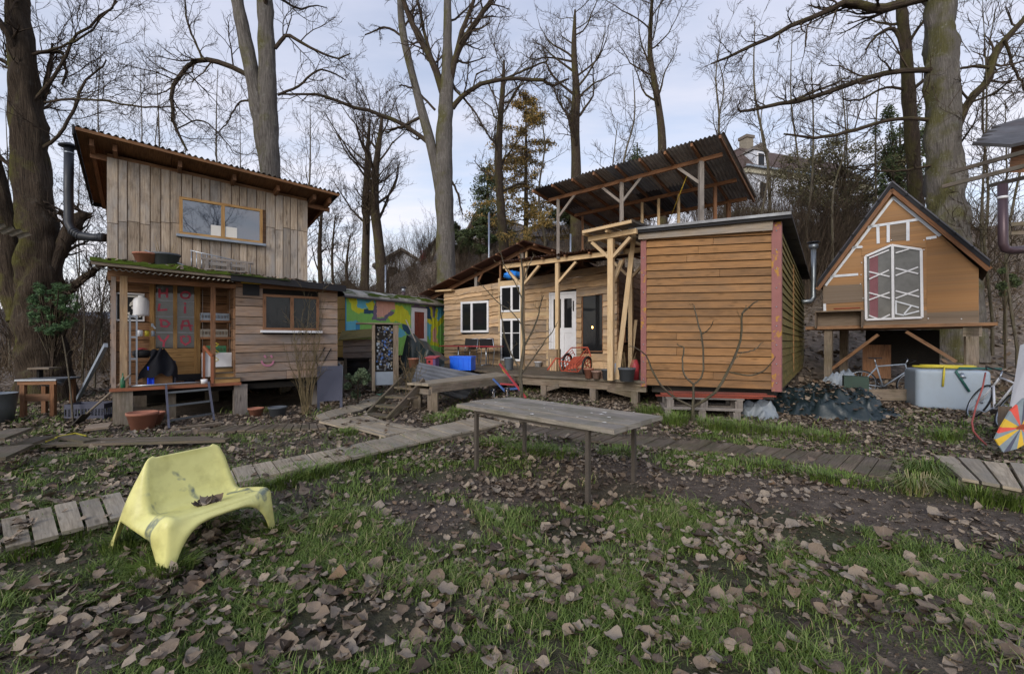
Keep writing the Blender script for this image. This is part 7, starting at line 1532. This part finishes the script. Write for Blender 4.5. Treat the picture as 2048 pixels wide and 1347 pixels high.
for x, y, n, r, h, s_ in ((480, 985, 500, .25, .12, 0), (560, 968, 500, .25, .12, 0), (620, 950, 500, .25, .13, 0), (690, 930, 500, .28, .13, 0), (760, 912, 400, .3, .13, 0), (830, 890, 350, .3, .12, 0), (330, 1150, 500, .16, .13, 0), (260, 1095, 350, .16, .13, 0), (545, 1065, 350, .15, .11, 0), (150, 1065, 500, .3, .12, 0), (60, 1100, 500, .3, .11, 0), (1830, 985, 240, .13, .26, .45), (1850, 960, 300, .14, .3, .1), (1960, 1000, 500, .3, .16, 0), (2040, 1010, 400, .3, .16, 0), (1350, 850, 300, .2, .26, 0), (1300, 830, 300, .25, .24, .1), (1480, 862, 350, .35, .2, 0), (1560, 868, 350, .35, .18, 0), (1650, 880, 300, .35, .16, 0), (1430, 858, 300, .3, .2, 0), (1530, 935, 350, .25, .1, 0), (1640, 955, 350, .3, .1, 0), (1690, 965, 300, .25, .1, 0), (1890, 880, 250, .2, .18, 0), (1060, 905, 400, .3, .13, 0), (1120, 910, 350, .3, .12, 0), (985, 890, 350, .25, .12, 0), (1240, 905, 300, .3, .11, .1), (536, 825, 260, .12, .16, .55), (690, 868, 250, .2, .1, 0), (880, 840, 300, .3, .14, 0), (920, 826, 300, .3, .14, 0)): tuft(x, y, n, r, h, s_)
GV = np.concatenate(GV); n = len(GV); I = np.arange(n*6).reshape(n, 6); npmesh('grass', GV.reshape(-1, 3), np.concatenate([I[:, [0, 1, 2, 3]], I[:, [3, 2, 4, 5]]]), 'grass', vcol=np.concatenate(GT), kind='stuff')
# fallen poplar leaves
t = NT('dead_leaf'); a = t.n('Attribute', attribute_name='tint').outputs['Fac']; r = t.n('ObjectInfo').outputs['Random']; uv = t.n('TexCoord').outputs['UV']
f = t.math('FRACT', t.math('ADD', a, t.math('MULTIPLY', r, .999)))
col = t.ramp(f, (0, (.045, .033, .025, 1)), (.2, (.12, .088, .064, 1)), (.45, (.225, .172, .125, 1)), (.75, (.34, .272, .20, 1)), (.88, (.25, .212, .17, 1)), (1, (.21, .135, .08, 1)))
spot = t.noise(t.obj(), 55, 4, .7); col = t.mix(t.math('MULTIPLY', t.ramp(spot, (.5, 0.0), (.72, 1.0)), .55), col, (.05, .035, .028, 1))
ux = t.n('SeparateXYZ', {0: uv}); vein = t.math('ABSOLUTE', t.math('SUBTRACT', ux.outputs[0], .5)); col = t.mix(t.ramp(vein, (.0, .35), (.03, 0.0)), col, (.33, .27, .22, 1))
t.out(col, .75, spot, .4, .003, Specular_IOR_Level=.25)
def leafmesh(seed, nu_=4, nv_=6):
    g = np.random.default_rng(seed); pts = []; uvs = []; curl = g.uniform(-.7, 1.1); cup = g.uniform(-.7, 1.1); tw = g.uniform(-.6, .6); asym = g.uniform(-.08, .08)
    for j in range(nv_+1):
        v = j/nv_; wdt = .46*(math.sin(math.pi*(v**.72))**.85 if 0 < v < 1 else .02)*(1+g.normal(0, .08))
        for i in range(nu_+1):
            x = (i/nu_-.5)*2; X = x*wdt*(1+g.normal(0, .06)); Y = v-.5+g.normal(0, .02); Z = cup*X*X*1.6+curl*Y*Y*.9+tw*X*Y*.8+g.normal(0, .05); pts.append((X+asym*v, Y, Z)); uvs.append((i/nu_, v))
    I = np.arange(len(pts)).reshape(nv_+1, nu_+1); F_ = np.stack([I[:-1, :-1], I[:-1, 1:], I[1:, 1:], I[1:, :-1]], -1).reshape(-1, 4); return np.array(pts), F_, np.array(uvs)
LV = [leafmesh(100+i) for i in range(12)]; LC = [leafmesh(300+i, 2, 3) for i in range(12)]; LM = [leafmesh(500+i, 4, 5) for i in range(12)]
def leafdens(X, Y):
    d = .42+1.25*ss(.42, .66, fbm(X*1.1+21, Y*1.1+5, 3)); path = np.exp(-((Y-(4.35-.33*(X-2.0)))/.36)**2)*ss(.9, 2.2, X); d = d*(1-.75*path); d = d+.9*np.exp(-(((X-.75)/.45)**2+((Y-2.75)/.75)**2))+.7*np.exp(-(((X+2.3)/.7)**2+((Y-2.5)/.4)**2)); d = d+1.3*ss(7.2, 8.6, Y)*ss(3, 5, X)+.5*ss(6.5, 8, Y); return np.clip(d, 0, 2.4)
n = 84000; X, Y = scatter(n, 1.9, 12.0, 1.0); k = (rng.random(n) < leafdens(X, Y)/2.4) & ~blocked(X, Y); X, Y = X[k], Y[k]
n2 = 260; xb, yb_ = [], []
for pl in EXC:                                          # a few leaves on the planks too
    c = pl.mean(0); m = 26; q = pl[rng.integers(0, len(pl), m)]; w_ = rng.random((m, 1)); e = q*w_+c*(1-w_); xb.append(e[:, 0]); yb_.append(e[:, 1])
Xp, Yp = np.concatenate(xb), np.concatenate(yb_); Zp = np.full(len(Xp), .105)
Z = gz(X, Y)+rng.uniform(.006, .03, len(X))+.02*grassy(X, Y); n = len(X)
X = np.concatenate([X, Xp]); Y = np.concatenate([Y, Yp]); Z = np.concatenate([Z, np.maximum(Zp, gz(Xp, Yp)+.02)])
siz = rng.uniform(.032, .075, len(X))*(1+.55*(rng.random(len(X)) < .18)); yaw = rng.uniform(0, 6.28, len(X)); ti = rng.normal(0, .28, (len(X), 2))
vis = (np.abs(X/Y) < 1.13) & (Y > 2.0); show = np.where(vis, siz/Y, 0); order = np.argsort(-show); near = order[:300]; rest = order[300:]
lm = []
for P_, F_, U_ in LV:
    me = bpy.data.meshes.new('leaf'); me.from_pydata(P_.tolist(), [], F_.tolist()); ul = me.uv_layers.new(name='UVMap'); ul.data.foreach_set('uv', U_[F_.ravel()].astype(np.float32).ravel()); me.polygons.foreach_set('use_smooth', [True]*len(F_)); me.materials.append(M['dead_leaf']); lm.append(me)
for i in near:
    o = link(bpy.data.objects.new('leaf', lm[int(rng.integers(0, 12))])); o.parent = ground; o.location = (X[i], Y[i], Z[i]+.008); o.rotation_euler = (ti[i, 0], ti[i, 1], yaw[i]); s = siz[i]; o.scale = (s, s, s)
def leafmass(name, X, Y, Z, siz, yaw, ti, parent=None, kind='stuff', LX=None, **k):
    LX = LX or LC
    vi = rng.integers(0, 12, len(X)); AV, AF, AU, AT = [], [], [], []; off = 0
    for q in range(12):
        m = np.where(vi == q)[0]
        if not len(m): continue
        P_, F_, U_ = LX[q]; cy, sy_ = np.cos(yaw[m]), np.sin(yaw[m]); s = siz[m][:, None]
        Px, Py, Pz = P_[:, 0]*s, P_[:, 1]*s, P_[:, 2]*s; Pz = Pz+Px*ti[m, 0][:, None]+Py*ti[m, 1][:, None]
        W_ = np.stack([Px*cy[:, None]-Py*sy_[:, None]+X[m][:, None], Px*sy_[:, None]+Py*cy[:, None]+Y[m][:, None], Pz+Z[m][:, None]], -1)
        AV.append(W_.reshape(-1, 3)); AF.append((F_[None]+(off+np.arange(len(m))*len(P_))[:, None, None]).reshape(-1, 4)); AU.append(np.tile(U_[F_.ravel()], (len(m), 1))); AT.append(rng.random(len(m)).repeat(len(P_))); off += len(m)*len(P_)
    return npmesh(name, np.concatenate(AV), np.concatenate(AF), 'dead_leaf', parent, np.concatenate(AU), vcol=np.concatenate(AT), kind=kind, **k)
r1, r2 = rest[:4200], rest[4200:]
leafmass('leaf_litter', X[r1], Y[r1], Z[r1], siz[r1], yaw[r1], ti[r1], LX=LM)
leafmass('leaf_litter', X[r2], Y[r2], Z[r2], siz[r2], yaw[r2], ti[r2])
# crumbled leaf bits and twigs on the bare earth
n = 30000; X2, Y2 = scatter(n, 1.9, 9.0); k = ~blocked(X2, Y2); C_ = np.stack([X2, Y2, gz(X2, Y2)+.006], -1)[k]; leaves_at('leaf_crumbs', C_, .022, 'dead_leaf', None, .7, 0, kind='stuff')
# litter on the bank
n = 6500; Y2 = rng.uniform(11, 26, n); X2 = rng.uniform(-.9, 1.15, n)*Y2; leafmass('bank_litter', X2, Y2, gz(X2, Y2)+.03, rng.uniform(.1, .2, n), rng.uniform(0, 6.28, n), rng.normal(0, .4, (n, 2)))
# leaves lying in the chair
for k in range(7):
    p = chair_pt(random.uniform(.35, .62), random.uniform(.26, .36)); o = link(bpy.data.objects.new('leaf', lm[k])); o.location = p+V((0, 0, .012)); s = random.uniform(.07, .11); o.scale = (s, s, s*1.2); o.rotation_euler = (random.uniform(-.5, .5), random.uniform(-.5, .5), random.uniform(0, 6)); tag(o, 'dry brown leaf lying in the seat of the yellow chair', 'leaf', 'leaves in the yellow chair')
# leaves on the tarpaulin heap and the roofs
dg = bpy.context.evaluated_depsgraph_get()
def on_mesh(o, n, lo=.55):
    me = o.data; mw = o.matrix_basis; pts = []
    zs_ = [v.co.z for v in me.vertices]; mz = max(zs_); pol = [p for p in me.polygons if p.center.z > mz*lo and p.normal.z > .2] or list(me.polygons)
    for k in range(n): pts.append(tuple(mw @ random.choice(pol).center))
    return np.array(pts)
q = on_mesh(tp1, 420, .3); n = len(q); leafmass('leaves_on_tarp', q[:, 0]+rng.normal(0, .03, n), q[:, 1]+rng.normal(0, .03, n), q[:, 2]+.012, rng.uniform(.05, .1, n), rng.uniform(0, 6.28, n), rng.normal(0, .3, (n, 2)), tp1)
n = 260; uu = rng.uniform(RL[0], RR[0], n); vv = rng.uniform(-.35, .6, n); pts = np.array([tuple(A.P(a, b, zr_(a)+.08+.12*(b+.28)/1.18)) for a, b in zip(uu, vv)]); leafmass('leaves_on_roof', pts[:, 0], pts[:, 1], pts[:, 2], rng.uniform(.04, .08, n), rng.uniform(0, 6.28, n), rng.normal(0, .4, (n, 2)), lr)
# ---------------------------------------------------------------- far houses and hills
def W_(parent, fr, u0, u1, z0, z1, v=0): f = MB().fbox(fr, u0, u1, v-.06, v, z0, z1).build('window', 'white_paint', parent); MB().fbox(fr, u0+.08, u1-.08, v-.075, v-.061, z0+.08, z1-.08).build('pane', 'glass_dark', f)
d = 42; Vf = Fr((1495-CX)/FP*44, 44, 18); vil = thing('white_villa', Vf.P(5, 3, G(*Vf.P(5, 3, 0).xy)), 'white villa with brown tiled roof and dormer on top of the bank', 'villa')
vh = lambda x, y: Vf.hit(x, y)
u1 = vh(1740, 300)[0]; zg = G(*Vf.P(4, 0, 0).xy)-1.5; ze = vh(1560, 345)[1]; zr_v = ze+3.2
MB().fbox(Vf, 0, u1, 0, 8, zg, ze-.5).build('wall', 'house_wall', vil); MB().fbox(Vf, -.25, u1+.25, -.25, 8.25, ze-.5, ze).build('cornice', 'house_cream', vil)
MB().fbox(Vf, -.1, u1+.1, -.1, 8.1, ze-4.2, ze-3.8).build('string_course', 'house_cream', vil)
P = Vf.P; rf = MB().add([P(-.4, -.4, ze), P(u1+.4, -.4, ze), P(u1+.4, 8.4, ze), P(-.4, 8.4, ze), P(1.6, 2.6, zr_v), P(u1-1.6, 2.6, zr_v), P(u1-1.6, 5.4, zr_v), P(1.6, 5.4, zr_v)], [(0, 1, 5, 4), (1, 2, 6, 5), (2, 3, 7, 6), (3, 0, 4, 7), (4, 5, 6, 7)]).build('roof', 'roof_tile', vil)
MB().fbox(Vf, -.55, u1+.55, -.55, -.35, ze-.02, ze+.15).build('gutter', 'blue_grey', vil)
for uu in (1.4, u1*.5, u1*.78):
    W_(vil, Vf, uu, uu+1.0, ze-2.9, ze-1.2); W_(vil, Vf, uu, uu+1.0, ze-6.6, ze-4.8)
MB().fbox(Vf, .9, 2.6, .1, 2, ze+.2, ze+1.9).build('dormer', 'house_wall', vil); MB().add([P(.7, 0, ze+1.9), P(2.8, 0, ze+1.9), P(1.75, 0, ze+2.7), P(.7, 2.4, ze+1.9), P(2.8, 2.4, ze+1.9), P(1.75, 2.4, ze+2.7)], [(0, 1, 2), (0, 2, 5, 3), (1, 4, 5, 2)]).build('dormer_roof', 'roof_slate', vil); W_(vil, Vf, 1.3, 2.2, ze+.4, ze+1.7, .1)
W_(vil, Vf, u1*.62, u1*.62+.7, ze+1.0, ze+1.5, 1.0)
cxp = vh(1549, 262)[0]; MB().fbox(Vf, cxp-.45, cxp+.45, 3, 4, zr_v-1, vh(1549, 262)[1]+.6).build('chimney', 'stone', rf); MB().fbox(Vf, cxp-.55, cxp+.55, 2.9, 4.1, vh(1549, 262)[1]+.6, vh(1549, 262)[1]+.9).build('chimney_cap', 'roof_slate', rf)
def gable_house(label, d, x0, x1, yb, ye, yp, ang, wall, roofm, dep=7, name='hillside_house', wins=()):
    f = Fr((x0-CX)/FP*d, d, ang); w_ = f.u(x1); z0, z1, z2 = f.hit(x0, yb)[1]-2, f.hit((x0+x1)/2, ye)[1], f.hit((x0+x1)/2, yp)[1]; th = thing(name, f.P(w_/2, dep/2, G(*f.P(w_/2, dep/2, 0).xy)), label, 'house'); P = f.P
    MB().poly([P(0, 0, z0), P(w_, 0, z0), P(w_, 0, z1), P(w_/2, 0, z2), P(0, 0, z1)], dep, f.N.to_3d()).build('wall', wall, th)
    up = V((0, 0, .25))
    for a, b in ((0, 1), (w_, -1)): e0, e1 = P(a-b*.5, -.5, z1-.3), P(w_/2, -.5, z2+.05); bk = f.N.to_3d()*(dep+1); MB().hexa([e0, e1, e1+bk, e0+bk, e0+up, e1+up, e1+bk+up, e0+bk+up]).build('roof_slope', roofm, th)
    for uu, zz_ in wins: W_(th, f, w_*uu-.5, w_*uu+.5, z1+zz_-.6, z1+zz_+.6)
    return th
gable_house('steep-gabled pale house on the bank right of the tall grey tree', 46, 938, 986, 510, 468, 424, -35, 'house_wall', 'roof_slate', 9, wins=((.4, -.9), (.6, 1.0)))
gable_house('steep dark-roofed chalet half hidden behind the tall grey tree', 44, 838, 905, 545, 535, 480, 20, 'house_cream', 'roof_slate', 7)
gable_house('low pale house with hipped grey roof above the painted trailer', 42, 757, 850, 560, 530, 503, 8, 'house_wall', 'roof_slate', 7, wins=((.3, -.7), (.7, -.7)))
gable_house('small far house in the valley left of the far oaks', 60, 675, 715, 600, 580, 562, 15, 'house_cream', 'roof_tile', 6)
for k in range(3):
    x = 842+k*4; b = px(x, 540, 41); b.z = G(b.x, b.y); MB().tube([b, px(x, 500, 41)], .06, 6).build('striped_pole', 'red_paint', None, 'red and white pole beside the low pale house, '+('left', 'middle', 'right')[k]+' of three', 'pole', 'striped poles on the bank')
# wire fence along the top of the bank
fx = [(1640, 436), (1700, 432), (1760, 430), (1820, 428), (1960, 440), (2030, 452)]
fe = thing('wire_fence', V((20, 34, G(20, 34))), 'grey rail fence along the top of the right bank', 'fence')
pp = []
for x, y in fx:
    p = px(x, y, 33); p.z = G(p.x, p.y); pp.append(p); MB().tube([p, p+V((0, 0, 1.25))], .04, 6).build('post', 'steel', fe)
for h in (.6, 1.15): MB().tube([p+V((0, 0, h)) for p in pp], .025, 5).build('rail', 'steel', fe)
for lab, x, y0, y1, d in (('tall pale flag pole standing on the bank right of the villa', 1622, 445, 270, 26), ('thin grey mast on the bank behind the rusty gable', 978, 510, 425, 26), ('grey fence stake on the bank left of the trailer flue', 771, 560, 530, 27), ('grey fence stake on the bank above the low porch roof', 1141, 490, 468, 26)):
    b = px(x, y0, d); b.z = G(b.x, b.y); MB().tube([b, px(x, y1, d)], .055, 6).build('metal_pole', 'steel', None, lab, 'pole')
# wooded hills in the distance
def hill(name, y0, h, dist, col, seed):
    n = 120; az = np.linspace(R(-70), R(75), n); top = []
    V_ = []
    for a in az:
        X, Y = math.sin(a)*dist, math.cos(a)*dist; hh_ = h*(.55+.9*float(fbm(a*2.2+seed, seed, 4))); V_ += [(X, Y, -6), (X*1.02, Y*1.02, hh_*.7+1.2*random.random()), (X*1.25, Y*1.25, hh_)]
    F_ = [(3*i+k, 3*i+3+k, 3*i+4+k, 3*i+1+k) for i in range(n-1) for k in (0, 1)]; npmesh(name, V_, F_, col, kind='structure')
plain('hill_wood', '#6f6a68', .95, 0, .3, .4, .08, .1, (.10, .085, .06, 1)); plain('hill_far', '#7b818c', .95, 0, .2, .2, .05, .1)
hill('near_hill', 0, 7, 110, 'hill_wood', 2); hill('far_hills', 0, 24, 330, 'hill_far', 6)

# bare trees behind the viewer, mirrored in the window panes
src = [o for o in bpy.data.objects if o.name.startswith('bare_oak')]
for k in range(7):
    o = copy_tree(src[k % 5]); X, Y = -16+6*k+random.uniform(-2, 2), -14-random.uniform(0, 9); o.location = (X, Y, 0); o.rotation_euler.z = random.uniform(0, 6.28); o['label'] = 'bare tree behind the viewer, mirrored in the cabin windows'; o['group'] = 'mirrored trees'
